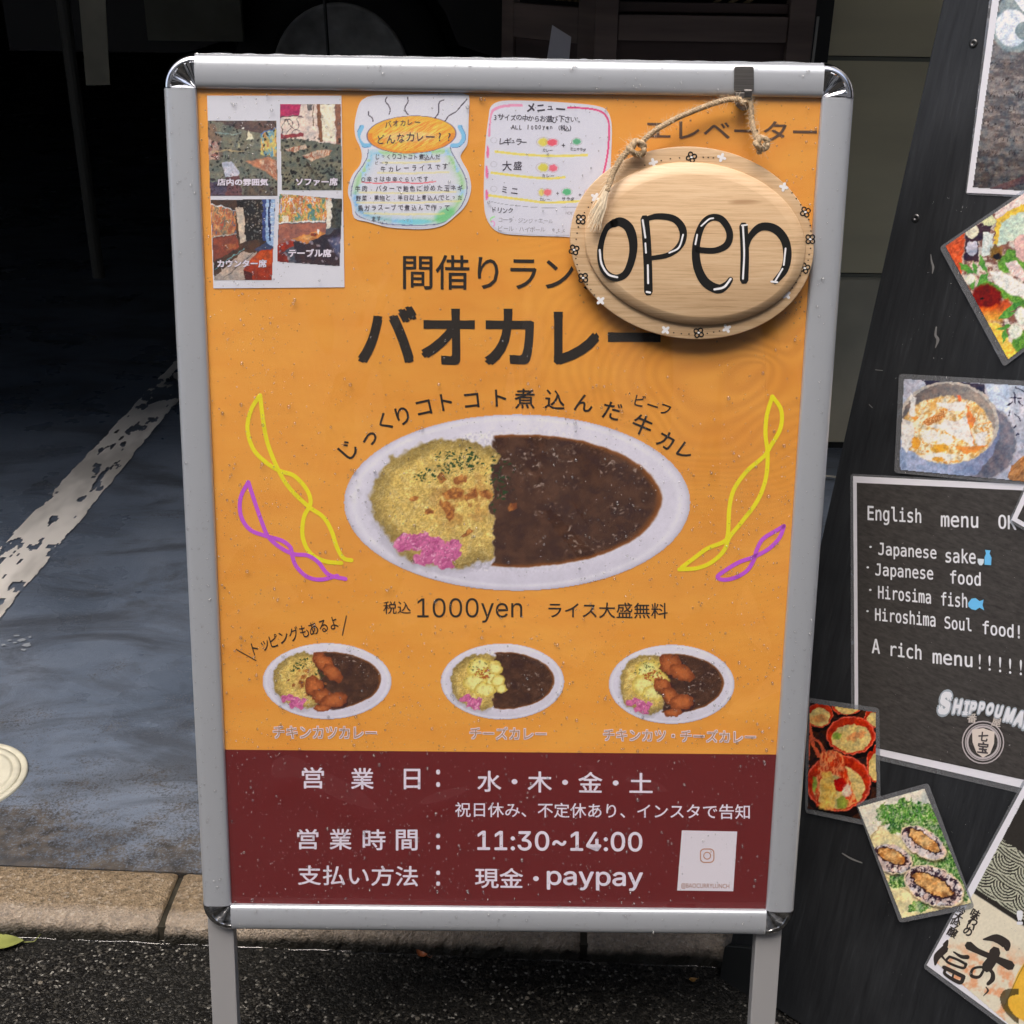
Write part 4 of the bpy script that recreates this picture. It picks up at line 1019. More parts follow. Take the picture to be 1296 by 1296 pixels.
# small white card that carries the account name (its square code is left out)
mb = MB(); mb.plate(spoly([(863, 1051), (933, 1052.5), (928, 1128), (857, 1127)], T1), 0.0003, T1); card = mb.build('code_card', mat('card_white', alb(208, 204, 214), 0.5), poster)
PEACH = mat('peach_print', alb(150, 104, 82), 0.5)
lettering([text_in('@BAOCURRYLUNCH', (862, 1117.5, 1125, 923, 1118.5, 1126), 0.0)], SIGN, T2, PEACH, card)
def rrect(cx, cy, w, h, r, n=5):
    out = []
    for sx, sy, a0 in ((1, -1, -90), (1, 1, 0), (-1, 1, 90), (-1, -1, 180)):
        for k in range(n + 1):
            a = math.radians(a0 + 90 * k / n); out.append((cx + sx * (w / 2 - r) + r * math.cos(a), cy + sy * (h / 2 - r) + r * math.sin(a)))
    return out
ro = rrect(895, 1083, 17, 17, 5); ci = [(895 + 4.4 * math.cos(t), 1083 + 4.4 * math.sin(t)) for t in np.linspace(0, 2 * math.pi, 17)]
ribbons('camera_emblem', [(ro + [ro[0]], 1.4), (ci, 1.3), ([(899.6, 1078.2), (900.2, 1078.2)], 1.5)], SIGN, T2, mat('emblem_print', alb(176, 128, 104), 0.5), card, 0)

# ---- sheets of paper slipped between poster and film
PAPER = mat('white_paper', alb(204, 206, 216), 0.6)
def sheet(name, frame, off0, off1, pts, material, label, category, group=None):
    ps = [tuple(float(t) for t in frame.uv(x, y, off1)) for x, y in pts]
    ax = sum(p[0] for p in ps) / len(ps); ay = min(p[1] for p in ps)
    r_ = empty(name, frame, (ax, ay, off0), label, category, group)
    mb_ = MB(); mb_.plate(ps, off0, off1); mb_.build('paper', material, r_)
    return r_
def hand(s_, x0, ya, x1, yb, size, seed=1, sx=0.95, bold=0.012):
    """handwriting: single glyphs strung from (x0, ya) to (x1, yb), each a little off"""
    rr = random.Random(seed); n = len(s_); out = []
    for i, ch in enumerate(s_):
        if ch in '  ': continue
        t = (i + 0.5) / n; k = 0.62 if ch in 'っッャュョ、。・ーゃ' and ch != 'ー' else 1.0
        dy = size * 0.25 if ch in '、。' else 0
        out.append(text_at(ch, x0 + (x1 - x0) * t + rr.uniform(-.04, .04) * size, ya + (yb - ya) * t + dy + rr.uniform(-.07, .07) * size, size * k * rr.uniform(.92, 1.1), rr.uniform(-7, 7), bold, sx * rr.uniform(.9, 1.08)))
    return out
PEN = mat('pen_ink', alb(66, 62, 76), 0.5); PEN_PALE = mat('faded_pen_ink', alb(150, 150, 160), 0.5)

ph = sheet('photo_sheet', SIGN, 0.0002, 0.0007, [(262, 121), (432, 121), (436, 363.5), (270, 365)], PAPER, 'white sheet with four small interior photos at the top left of the poster', 'photo sheet')
def spots(c, zone, sc, seed, thr=0.55, rad=0.3, col=(34, 36, 38)):
    d1, d2, rv = cells(c.X / sc, c.Y / sc, seed); d = d1 + 0.25 * (fbm(c.X / 9, c.Y / 9, seed + 1, 2) - 0.5)
    c.fill(C3(*col), (d < rad * (0.4 + 0.6 * rv)) * (rv > thr) * zone * 0.85)
def inpoly(c, pts, soft=2.0): 
    keep = c.c; d = c.poly(None, pts); c.c = keep; return 1 - S(-soft, soft, d)
def quad_photo(fn, pts):
    def g(c):
        c.fill(C3(90, 90, 90)); fn(c); d = c.poly(None, pts); c.m = d < 0
    return g
def grain(c, amt=0.10, sc=4.0, seed=77):
    n = fbm(c.X / sc, c.Y / sc, seed, 3) - 0.5; c.c = np.clip(c.c * (1 + amt * 3 * n[..., None]), 0, 1)
def mural(c, pts, seed, pal=((60, 120, 180), (230, 190, 90), (200, 90, 50), (90, 140, 90), (240, 235, 220))):
    z = inpoly(c, pts); f = fbm(c.X / 22 + 3 * fbm(c.X / 60, c.Y / 60, seed), c.Y / 60, seed, 4); g = fbm(c.X / 12, c.Y / 34, seed + 3, 3)
    t = np.clip((f * 0.6 + g * 0.4 - 0.25) * 2.0, 0, 0.999) * len(pal); col = np.array(pal, float)[t.astype(int)] / 255.0; col = col * 0.68 + 0.32 * C3(128, 116, 104)
    c.fill(col, z)
def photo_a(c):
    f = fbm(c.X / 40, c.Y / 40, 5); c.fill(mixc(C3(92, 98, 88), C3(128, 128, 116), f))
    c.poly(C3(92, 76, 74), [(62, 213), (500, 213), (500, 262), (400, 292), (250, 262), (150, 225)])
    c.poly(C3(118, 98, 86), [(62, 225), (110, 235), (150, 330), (160, 440), (62, 450)], 0.8); mural(c, [(66, 330), (130, 350), (140, 460), (70, 460)], 3, ((150, 90, 90), (190, 160, 150), (110, 90, 80)))
    mural(c, [(396, 298), (498, 256), (500, 440), (398, 432)], 9, ((70, 140, 190), (120, 190, 210), (220, 210, 110), (230, 180, 90), (200, 130, 80)))
    c.line(C3(70, 110, 170), [(396, 298), (498, 256)], 6, 1, 0)
    spots(c, np.ones(c.X.shape), 27, 6)
    c.poly(C3(196, 128, 96), [(360, 462), (440, 442), (503, 470), (505, 590), (420, 530), (300, 470)], 0.85, 6); mural(c, [(365, 455), (500, 470), (503, 560), (400, 510)], 31, ((220, 160, 130), (190, 110, 80), (235, 200, 170)))
    c.blob(C3(240, 236, 220), 289, 260, 8, 8); c.poly(C3(226, 218, 190), [(326, 270), (340, 312), (350, 330), (305, 330), (316, 312)], 0.9); c.line(C3(150, 180, 180), [(110, 285), (200, 300), (270, 290)], 6, .6)
    c.line(C3(180, 160, 120), [(90, 408), (180, 402), (290, 405)], 9, .7); c.line(C3(200, 190, 150), [(255, 350), (262, 380)], 14, .6)
    c.poly(C3(176, 180, 196), [(150, 480), (212, 466), (272, 545), (262, 560), (180, 566)]); c.poly(C3(96, 60, 70), [(180, 568), (262, 560), (285, 690), (180, 690)], .8)
    c.poly(C3(64, 52, 84), [(78, 600), (180, 590), (180, 690), (78, 690)], .7); c.poly(C3(88, 74, 66), [(290, 590), (505, 640), (508, 690), (290, 690)], .7, 8); spots(c, c.Y > 560, 20, 16, .5, .3, (50, 36, 40)); grain(c)
def photo_b(c):
    f = fbm(c.X / 40, c.Y / 40, 7); c.fill(mixc(C3(88, 94, 84), C3(118, 118, 104), f))
    c.poly(C3(214, 196, 186), [(517, 105), (912, 108), (905, 360), (760, 350), (660, 330), (520, 330)])
    c.poly(C3(166, 46, 92), [(517, 105), (650, 108), (640, 178), (520, 186)]); c.line(C3(70, 30, 50), [(518, 190), (655, 182)], 7, 1, 0)
    c.poly(C3(150, 60, 66), [(522, 300), (670, 290), (672, 312), (524, 330)])
    for p in ([(535, 300), (540, 230), (580, 205), (600, 250), (560, 290)], [(600, 290), (640, 250), (630, 200), (660, 190)], [(560, 210), (590, 250), (640, 280)]): c.line(C3(60, 54, 60), p, 4)
    c.poly(C3(236, 222, 196), [(776, 108), (868, 108), (862, 345), (790, 340)]); c.poly(C3(124, 84, 62), [(750, 106), (776, 106), (790, 345), (768, 345)]); c.poly(C3(134, 92, 74), [(868, 108), (905, 108), (905, 360), (872, 360)])
    c.poly(C3(96, 92, 92), [(690, 108), (728, 110), (722, 150), (692, 148)]); c.line(C3(120, 100, 80), [(735, 110), (730, 160), (738, 260)], 5); c.blob(C3(255, 240, 200), 735, 262, 8, 12)
    spots(c, S(300, 345, c.Y), 30, 11, .35, .36)
    for q in ([(545, 400), (600, 380), (680, 362), (690, 385), (600, 412)], [(660, 432), (760, 395), (850, 400), (820, 430), (720, 470)]): c.poly(C3(200, 140, 112), q, .85, 5); mural(c, q, 33, ((210, 150, 120), (232, 206, 180), (180, 100, 70)))
    c.line(C3(60, 58, 50), [(690, 480), (760, 580), (800, 650)], 16, .6); spots(c, S(500, 520, c.Y), 24, 19, .4, .34); grain(c)
def photo_c(c):
    c.fill(C3(70, 52, 44)); mural(c, [(83, 738), (240, 782), (242, 932), (90, 950)], 13, ((70, 96, 120), (190, 90, 50), (220, 150, 90), (110, 110, 90), (200, 70, 40)))
    c.line(C3(210, 215, 220), [(83, 736), (240, 780)], 5, 1, 0); c.line(C3(190, 180, 170), [(90, 948), (242, 930)], 5, 1, 0)
    c.poly(C3(128, 66, 52), [(90, 955), (245, 935), (262, 1010), (180, 1060), (98, 1100)]); c.poly(C3(196, 180, 162), [(240, 760), (285, 760), (302, 970), (270, 990)])
    c.poly(C3(34, 32, 34), [(250, 712), (412, 706), (412, 962), (305, 972), (290, 760), (250, 755)]); spots(c, inpoly(c, [(290, 712), (410, 706), (410, 962), (305, 972)]), 22, 14, .3, .34, (120, 116, 110))
    c.poly(C3(60, 74, 128), [(410, 706), (430, 706), (430, 970), (410, 965)]); c.poly(C3(150, 176, 212), [(430, 706), (493, 704), (482, 1010), (430, 980)]); 
    for y in range(740, 940, 28): c.line(C3(210, 222, 236), [(435, y), (488, y - 3)], 5, .7, 0)
    c.line(C3(36, 50, 100), [(455, 706), (456, 965)], 13, 1, 0); c.poly(C3(50, 74, 120), [(360, 1030), (430, 975), (485, 1010), (482, 1050), (400, 1040)], .7)
    c.poly(C3(166, 152, 142), [(103, 1205), (280, 1040), (375, 1048), (300, 1140), (290, 1221), (110, 1221)]); c.line(C3(90, 84, 84), [(160, 1215), (345, 1050)], 5, 1, 0); c.line(C3(110, 180, 190), [(110, 1150), (290, 1020)], 6, .7, 0)
    c.poly(C3(146, 52, 32), [(290, 1150), (330, 1090), (400, 1030), (485, 1020), (470, 1222), (300, 1222)]); c.poly(C3(196, 92, 46), [(330, 1090), (400, 1035), (483, 1025), (480, 1120), (400, 1150)], .6, 14); c.poly(C3(60, 24, 22), [(288, 1152), (345, 1180), (345, 1222), (300, 1222)], .9)
    c.poly(C3(150, 92, 60), [(170, 1000), (235, 985), (245, 1015), (180, 1030)], .8); grain(c)
def photo_d(c):
    c.fill(C3(76, 80, 92)); mural(c, [(515, 668), (850, 705), (805, 845), (513, 855)], 23, ((60, 130, 160), (90, 150, 110), (230, 190, 90), (220, 120, 60), (236, 230, 214), (80, 120, 190)))
    c.line(C3(224, 220, 216), [(513, 858), (805, 848)], 8, 1, 0); c.poly(C3(150, 96, 84), [(512, 868), (812, 856), (806, 925), (600, 965), (508, 1000)]); c.poly(C3(200, 196, 186), [(812, 710), (850, 712), (838, 890), (812, 892)]); c.poly(C3(214, 200, 180), [(535, 818), (578, 815), (575, 850), (540, 852)])
    c.poly(C3(66, 70, 66), [(850, 705), (915, 706), (912, 900), (842, 890)]); spots(c, inpoly(c, [(850, 705), (915, 706), (912, 900), (842, 890)]), 26, 24, .3, .36, (30, 34, 36))
    c.poly(C3(146, 48, 34), [(505, 1000), (600, 965), (630, 990), (560, 1030), (504, 1060)]); c.poly(C3(52, 42, 50), [(600, 980), (820, 930), (912, 880), (898, 1132), (620, 1115)]); c.poly(C3(110, 118, 160), [(820, 960), (905, 930), (900, 1080), (860, 1040)], .6, 14)
    c.poly(C3(190, 124, 68), [(594, 958), (760, 908), (812, 926), (690, 992)]); c.poly(C3(226, 180, 120), [(640, 955), (750, 918), (780, 926), (690, 966)], .6, 8); c.blob(C3(140, 60, 40), 735, 935, 20, 9); c.line(C3(230, 230, 225), [(762, 900), (760, 925)], 10, 1, 0)
    c.poly(C3(120, 40, 30), [(505, 1060), (560, 1040), (575, 1105), (502, 1103)]); spots(c, c.Y > 960, 30, 26, .6, .3, (150, 140, 150)); grain(c)
CR2 = (4.984, 250, 110)
P4 = [(photo_a, [(62, 213), (498, 213), (508, 690), (78, 688)], '店内の雰囲気', (274.5, 225.5, 340, 235.5)),
      (photo_b, [(517, 105), (905, 108), (912, 655), (530, 655)], 'ソファー席', (374, 224.5, 428, 235.5)),
      (photo_c, [(80, 712), (493, 705), (470, 1222), (103, 1220)], 'カウンター席', (274.5, 328, 338, 339)),
      (photo_d, [(515, 672), (915, 705), (897, 1133), (500, 1103)], 'テーブル席', (364.5, 314.5, 420, 326))]
for f_, q_, s_, bx in P4:
    xs = [p[0] for p in q_]; ys = [p[1] for p in q_]
    pc = paint('photo', SIGN, 0.0009, (250 + min(xs) / 4.984, 110 + min(ys) / 4.984, 250 + max(xs) / 4.984, 110 + max(ys) / 4.984), 0.72, quad_photo(f_, q_), ph, PRINT, 1.25, 0.012, CR2, 0.75, q_)
    it = [text_in(s_, box_q(*bx), 0.049)]; lettering(it, SIGN, 0.0010, mat('caption_outline', alb(70, 60, 66), 0.5), pc, 'caption_edge')  # dark printed outline round the white caption
    lettering([text_in(s_, box_q(bx[0] + .5, bx[1] + .5, bx[2] - .5, bx[3] - .5), 0.034)], SIGN, 0.0013, WHITE_INK, pc, 'caption')

J = lambda l: [(436 + x / 6.822, 110 + y / 6.822) for x, y in l]
jar_out = [(200, 85), (300, 70), (620, 65), (960, 52), (1050, 66), (1078, 95), (1072, 280), (1065, 470), (1040, 530), (1002, 592), (1020, 650), (1070, 740), (1094, 860), (1075, 960), (1030, 1045), (960, 1112), (880, 1178), (800, 1212), (680, 1228), (560, 1226), (380, 1212), (210, 1168), (85, 1132), (60, 1010), (30, 920), (40, 830), (75, 750), (130, 680), (150, 600), (135, 520), (98, 440), (86, 330), (112, 190), (145, 120)]
jar_s = [tuple(p) for p in smooth_line(jar_out + [jar_out[0]], 3)][:-1]
jar = sheet('jar_cutout', SIGN, 0.0002, 0.0007, J(jar_s), PAPER, 'paper cutout drawn as a steaming curry pot with blue handles and handwriting', 'drawing')
def jar_paint(c):
    X, Y = c.X, c.Y; f = fbm(X / 12, Y / 5, 3, 3); st = fbm((X + Y * 1.6) / 10, (X - Y) / 90, 4, 3)
    c.fill(C3(208, 210, 222)); d = c.poly(None, jar_out); c.m = d < -14
    body = [(205, 540), (195, 610), (150, 690), (90, 780), (62, 880), (55, 980), (90, 1080), (150, 1130), (260, 1165), (430, 1190), (620, 1195), (760, 1190), (880, 1160), (960, 1090), (1030, 990), (1058, 880), (1040, 770), (980, 660), (930, 570), (915, 520)]
    bd = c.poly(None, body); tint = np.exp(-np.abs(bd + 34) / 26.0) * (bd < 0); side = np.clip((X - 150) / 800, 0, 1)
    k = fbm(X / 90, Y / 90, 8, 2); col = np.where((k > 0.5)[..., None], C3(120, 190, 226), C3(132, 200, 120)); col = mixc(col, C3(96, 190, 110), S(0.55, 0.8, k) * side)
    col = mixc(col, C3(90, 160, 226), S(800, 1050, Y) * (1 - side) * 0.8); c.fill(col, tint * (0.55 + 0.9 * (st - 0.3)) * 0.95)
    c.blob(C3(96, 190, 120), 870, 1110, 90, 60, 30, .3, 5, .35, .7); c.blob(C3(110, 200, 220), 600, 1165, 160, 22, 0, .3, 6, .4, .7)
    c.line(C3(60, 66, 120), body, 6.5, .9)
    for x0, x1, y0, y1 in ((330, 820, 655, 640), (290, 900, 740, 735), (130, 960, 912, 905), (110, 1000, 1000, 985), (170, 860, 1090, 1095)):
        c.line(C3(226, 216, 130), [(x0, y0), ((x0 + x1) / 2, (y0 + y1) / 2 + 8), (x1, y1)], 17, .5 * 1.0)
    c.line(C3(226, 90, 100), [(150, 822), (280, 832), (450, 822), (640, 832), (785, 818)], 10, .85)
    for cx, sx in ((172, -1), (975, 1)):
        c.line(C3(120, 184, 224), [(cx - sx * -28, 345), (cx + sx * 20, 348), (cx + sx * 46, 400), (cx + sx * 50, 450), (cx + sx * 10, 500), (cx - sx * 45, 505)], 34, .95); c.line(C3(70, 120, 180), [(cx - sx * -30, 328), (cx + sx * 34, 340), (cx + sx * 66, 400), (cx + sx * 68, 460), (cx + sx * 20, 516), (cx - sx * 45, 520)], 5)
    e = c.ell(578, 412, 385, 162, 2); c.fill(mixc(mixc(C3(240, 200, 90), C3(228, 140, 60), S(0.35, 0.65, st)), C3(236, 170, 60), S(0.6, 1.0, e) * 0.7), (1 - S(0.985, 1.0, e)))
    c.fill(C3(220, 210, 190), (1 - S(0.5, 0.95, c.ell(560, 430, 300, 62, 1))) * 0.35); c.fill(C3(210, 110, 50), ((np.abs(e - 0.93) < 0.05) & (Y > 400)) * 0.5)
    c.fill(C3(70, 60, 110), np.exp(-((e - 1.0) / 0.012) ** 2) * .95)
    for p in ([(365, 88), (352, 120), (380, 160), (395, 200), (385, 238)], [(546, 88), (548, 130), (525, 170), (524, 205), (550, 238)], [(860, 112), (822, 130), (812, 180), (808, 230), (780, 268)], [(1062, 100), (1010, 160), (960, 215), (900, 250), (868, 298)], [(205, 212), (208, 245), (235, 265), (247, 298)]): c.line(C3(64, 56, 76), p, 10)
    grain(c, .03, 5)
paint('drawing', SIGN, 0.0009, (438, 116, 598, 291), 0.8, jar_paint, jar, PRINT, 1.25, 0.012, (6.822, 436, 110), 0.15)
jt = []
for s_, x0, ya, x1, yb, sz in [('バオカレー', 345, 322, 660, 305, 62), ('どんなカレー??', 275, 448, 950, 425, 96), ('じっくりコトコト煮込んだ', 262, 602, 830, 605, 52), ('ビーフ', 258, 655, 380, 662, 34), ('牛カレーライスです', 300, 712, 905, 685, 58), ('○辛さは中辛ぐらいです。', 135, 800, 785, 795, 50),
                           ('牛肉、バターで飴色に炒めた玉ネギ', 85, 880, 1030, 872, 56), ('野菜・果物と、半日以上煮込んでとった', 95, 962, 1020, 955, 52), ('鳥ガラスープで煮込んで作って', 110, 1045, 915, 1042, 56), ('ます。', 232, 1138, 365, 1142, 48)]:
    jt += hand(s_, 436 + x0 / 6.822, 110 + ya / 6.822, 436 + x1 / 6.822, 110 + yb / 6.822, sz / 6.822 * 1.0, len(s_), 0.9, 0.008)
lettering(jt, SIGN, 0.0011, PEN, jar, 'handwriting')

Mq = lambda l: [(600 + x / 6.821, 120 + y / 6.821) for x, y in l]
mn_out = [(128, 170), (140, 110), (190, 66), (300, 48), (600, 55), (900, 75), (1080, 100), (1150, 140), (1182, 220), (1190, 330), (1180, 600), (1170, 900), (1150, 1245), (800, 1226), (400, 1212), (240, 1195), (160, 1150), (105, 1060), (85, 930), (86, 700), (100, 400)]
mn_s = [tuple(p) for p in smooth_line(mn_out + [mn_out[0]], 3)][:-1]
menu = sheet('menu_card', SIGN, 0.0002, 0.0007, Mq(mn_s), PAPER, 'handwritten white menu card with pink edging, partly under the oval board', 'menu card')
def menu_paint(c):
    X, Y = c.X, c.Y; c.fill(C3(206, 208, 222)); d = c.poly(None, mn_out); c.m = d < -8; st = fbm(X / 14, Y / 30, 4, 3)
    c.line(C3(214, 60, 120), [(810, 112), (960, 116), (1080, 138), (1140, 185), (1165, 260), (1160, 440), (1140, 580), (1112, 700)], 17, .9); c.line(C3(226, 130, 170), [(132, 350), (135, 220), (160, 140), (230, 104), (320, 92), (410, 92)], 24, .75)
    for cy, h_ in ((490, 50), (670, 55), (865, 45)): c.blob(C3(224, 100, 150), 116 if cy < 600 else 108, cy, 15, h_, 4, .8, cy, .2, .85)
    for p in ([(185, 490), (420, 515), (700, 528), (975, 520)], [(150, 672), (420, 705), (640, 722), (780, 712)], [(130, 868), (420, 905), (640, 930), (960, 915)]): c.line(C3(228, 212, 90), p, 21, .85)
    for (x, y, w_, h_, col) in [(598, 408, 44, 34, (214, 200, 70)), (676, 412, 42, 30, (222, 70, 90)), (886, 404, 34, 26, (70, 160, 110)), (595, 628, 44, 34, (206, 196, 60)), (682, 632, 36, 30, (226, 90, 110)), (582, 842, 26, 28, (214, 200, 90)), (634, 842, 32, 28, (226, 100, 110)), (800, 838, 36, 28, (70, 170, 110)), (985, 842, 26, 26, (226, 120, 130))]:
        c.blob(C3(*col), x, y, w_, h_, 0, .5, x, .25, .85); dd = c.ell(x, y, w_ * 1.35, h_ * 1.25, 0, .1, x); c.fill(C3(150, 130, 130), np.exp(-((dd - 1) / .05) ** 2) * .5)
    for y in (392, 600, 812): dd = c.ell(170, y, 26, 24); c.fill(C3(160, 160, 170), np.exp(-((dd - 1) / .09) ** 2) * .7)
    c.line(C3(120, 124, 140), [(125, 918), (300, 950), (600, 975), (880, 970), (1100, 990)], 4, .8); c.line(C3(140, 220, 130), [(175, 1052), (142, 1070), (150, 1100)], 12, .8); dd = c.ell(157, 1115, 20, 24); c.fill(C3(230, 110, 190), np.exp(-((dd - 1) / .2) ** 2) * .8)
    grain(c, .02, 6)
paint('drawing', SIGN, 0.0009, (611, 126, 776, 304), 0.85, menu_paint, menu, PRINT, 1.25, 0.012, (6.821, 600, 120))
def hm(rows, m, z, bold=0.012):
    it_ = []
    for s_, x0, ya, x1, yb, sz in rows: it_ += hand(s_, 600 + x0 / 6.821, 120 + ya / 6.821, 600 + x1 / 6.821, 120 + yb / 6.821, sz / 6.821, len(s_) + int(x0), 0.95, bold)
    return lettering(it_, SIGN, z, m, menu, 'handwriting')
hm([('メニュー', 450, 105, 785, 120, 88)], PEN, 0.0011, 0.03)
hm([('3サイズの中からお選び下さい。', 155, 192, 935, 218, 60), ('ALL 1000yen (税込)', 318, 278, 850, 288, 52), ('レギュラー', 222, 400, 455, 412, 66), ('大盛', 240, 612, 420, 618, 84), ('ミニ', 222, 820, 392, 828, 74), ('ドリンク', 148, 992, 340, 998, 56), ('カレー', 588, 474, 682, 482, 34), ('ミニサラダ', 828, 468, 965, 476, 32), ('カレー', 582, 696, 694, 702, 36), ('カレー', 565, 900, 655, 905, 32), ('サラダ', 755, 896, 868, 900, 36), ('+', 750, 436, 790, 436, 60), ('+', 700, 850, 740, 850, 56), ('+', 895, 866, 935, 866, 50)], PEN, 0.0011)
hm([('コーラ・ジンジャエール', 205, 1078, 685, 1092, 46), ('ビール・ハイボール etc', 205, 1155, 800, 1172, 50), ('HOT', 790, 1018, 850, 1022, 36)], PEN_PALE, 0.0011, 0.0)

# ---- clear film over the poster and the rain on it
FILM = film_mat('clear_film', rough=0.03, wav=0.55, scale=(7, 2.6, 1), haze=0.02)
DENTS = [(425, 1010, 24, 95, 0.0034, -28), (352, 992, 22, 40, 0.0026, 40), (655, 500, 10, 60, 0.0022, 90), (560, 1015, 16, 60, 0.0022, 20), (330, 250, 40, 160, 0.0022, 75), (720, 660, 14, 70, 0.0018, -50), (800, 1000, 26, 150, 0.0020, -18), (470, 410, 22, 120, 0.0020, 60), (980, 880, 20, 90, 0.0018, 35)]
DL = []
for x_, y_, w_, l_, h_, r_ in DENTS:
    a_, b_ = SIGN.uv(x_, y_); DL.append((float(a_), float(b_), w_ * 0.0008, l_ * 0.0008, h_, math.radians(r_)))
def film_z(u, v):
    e = min(1, (HW - abs(u)) / 0.04, (HH - abs(v)) / 0.04)
    z = 0.0023 + 0.0007 * e * (1 + math.sin(u * 17 + 1.3 * math.sin(v * 9)) * math.sin(v * 11 + 0.7))
    for a_, b_, w_, l_, h_, r_ in DL:
        dx, dy = u - a_, v - b_; p = dx * math.cos(r_) + dy * math.sin(r_); q = -dx * math.sin(r_) + dy * math.cos(r_)
        z += h_ * math.exp(-(p / l_) ** 2 * 1.6 - (q / w_) ** 2 * 1.6)
    t = max(0.0, 1 - (v + HH) / 0.012); z += 0.0030 * t * t
    return z
def film_mesh():
    nx, ny = 100, 150; vs = []
    for j in range(ny + 1):
        for i in range(nx + 1):
            u = -HW - 0.001 + (2 * HW + 0.002) * i / nx; v = -HH - 0.001 + (2 * HH + 0.002) * j / ny
            vs.append((u, v, film_z(u, v)))
    fs = [(j * (nx + 1) + i, j * (nx + 1) + i + 1, (j + 1) * (nx + 1) + i + 1, (j + 1) * (nx + 1) + i) for j in range(ny) for i in range(nx)]
    return mesh(vs, fs, 'film')
film = link('clear_film', film_mesh(), FILM, sign, smooth=True)
def bead_mat(name, tint):
    """thin bead of water: clear body that darkens what lies under it a little, and a sharp skin reflection"""
    m = film_mat(name, tint=(tint, tint, tint), rough=0.0, wav=0.0, ior=1.62)
    return m
DROP_POSTER = bead_mat('rain_bead', 0.88); DROP_RAIL = bead_mat('rain_bead_on_metal', 0.97)
def drop_mat():
    m = bpy.data.materials.new('rain_water'); m.use_nodes = True; b_ = m.node_tree.nodes['Principled BSDF']
    b_.inputs['Base Color'].default_value = (0.96, 0.97, 1, 1); b_.inputs['Roughness'].default_value = 0.0; b_.inputs['IOR'].default_value = 1.33; b_.inputs['Transmission Weight'].default_value = 1.0
    return m
DROP = drop_mat()
def drops(name, spots_, parent, material=DROP, label=None):
    mb_ = MB()
    for u, v, z, r, el, h in spots_:
        n = 8; a0 = random.uniform(0, 6); ring = []
        rj = [r * random.uniform(0.88, 1.12) for _ in range(n)]
        for (k, zz) in ((1.0, 0.0), (0.93, 0.45), (0.62, 0.86)):
            ring += [(u + k * rj[i] * math.cos(a0 + 2 * math.pi * i / n), v + k * rj[i] * el * math.sin(a0 + 2 * math.pi * i / n) - (1 - k) * r * 0.15 * (el - 1), z + zz * h * r) for i in range(n)]
        ring.append((u, v, z + h * r))
        fs = [(g * n + i, g * n + (i + 1) % n, (g + 1) * n + (i + 1) % n, (g + 1) * n + i) for g in range(2) for i in range(n)] + [(2 * n + i, 2 * n + (i + 1) % n, 3 * n) for i in range(n)] + [tuple(range(n))[::-1]]
        mb_.add(ring, fs)
    me = mesh(mb_.v, mb_.f, name); o_ = link(name, me, material, parent, smooth=True); o_['kind'] = 'stuff'
    if label: o_['label'] = label
    return o_
sp_ = []
while len(sp_) < 5400:
    u = random.uniform(-HW + 0.002, HW - 0.002); v = random.uniform(-HH + 0.002, HH - 0.002)
    den = 0.25 + 0.9 * float(fbm(np.array([u * 9.0]), np.array([v * 7.0]), 3, 3)[0]) ** 1.5 + (0.55 if u < -0.2 else 0) + (0.45 if u > 0.2 and -0.25 < v < 0.1 else 0) + (0.25 if v < -0.1 else 0) - (0.35 if v > 0.15 and abs(u) < 0.2 else 0)
    if random.random() > den: continue
    r = min(0.0019, 0.00056 * math.exp(random.gauss(0, 0.5)))
    sp_.append((u, v, film_z(u, v) + 0.0001, r, random.uniform(1.0, 1.25), 0.8))
drops('water_drops', sp_, sign, DROP_POSTER)
sp_ = []
def face_h(s_):
    return float(np.interp(s_, [p[0] for p in PROF[:11]], [p[1] for p in PROF[:11]]))
for i in range(1500):
    side_ = random.choice(['l', 'l', 'r', 'r', 't', 'b']); s_ = random.uniform(0.004, 0.026); t = random.uniform(-1, 1)
    if side_ in 'lr' and t > 0.1 and random.random() < 0.5: continue
    r = min(0.0019, 0.00055 * math.exp(random.gauss(0, 0.55)))
    if side_ == 'l': u, v = -HW - s_, t * HH
    elif side_ == 'r': u, v = HW + s_, t * HH
    elif side_ == 't':
        if random.random() < 0.45: continue
        u, v = t * HW, HH + s_; r *= 1.25
    else: u, v = t * HW, -HH - s_; r *= 1.15
    sp_.append((u, v, face_h(s_) - 0.00005, r, random.uniform(1.0, 1.3), 0.95))
drops('water_drops', sp_, sign, DROP_RAIL)
# row of flattened beads hanging along the top edge of the upper rail
mb = MB(); x = -HW + 0.005
while x < HW - 0.01:
    ln = random.uniform(0.01, 0.05); k = 10; hgt = random.uniform(0.0009, 0.0018)
    pts = [(x + ln * i / k, HH + 0.0306, -0.0138) for i in range(k + 1)]
    rs = [0.0008 + hgt * math.sin(math.pi * min(1, max(0, i / k))) ** 0.6 for i in range(k + 1)]
    mb.tube(pts, rs, 8); x += ln + random.uniform(0.001, 0.008)
o_ = mb.build('water_bead', DROP, sign, smooth=True); o_['kind'] = 'stuff'

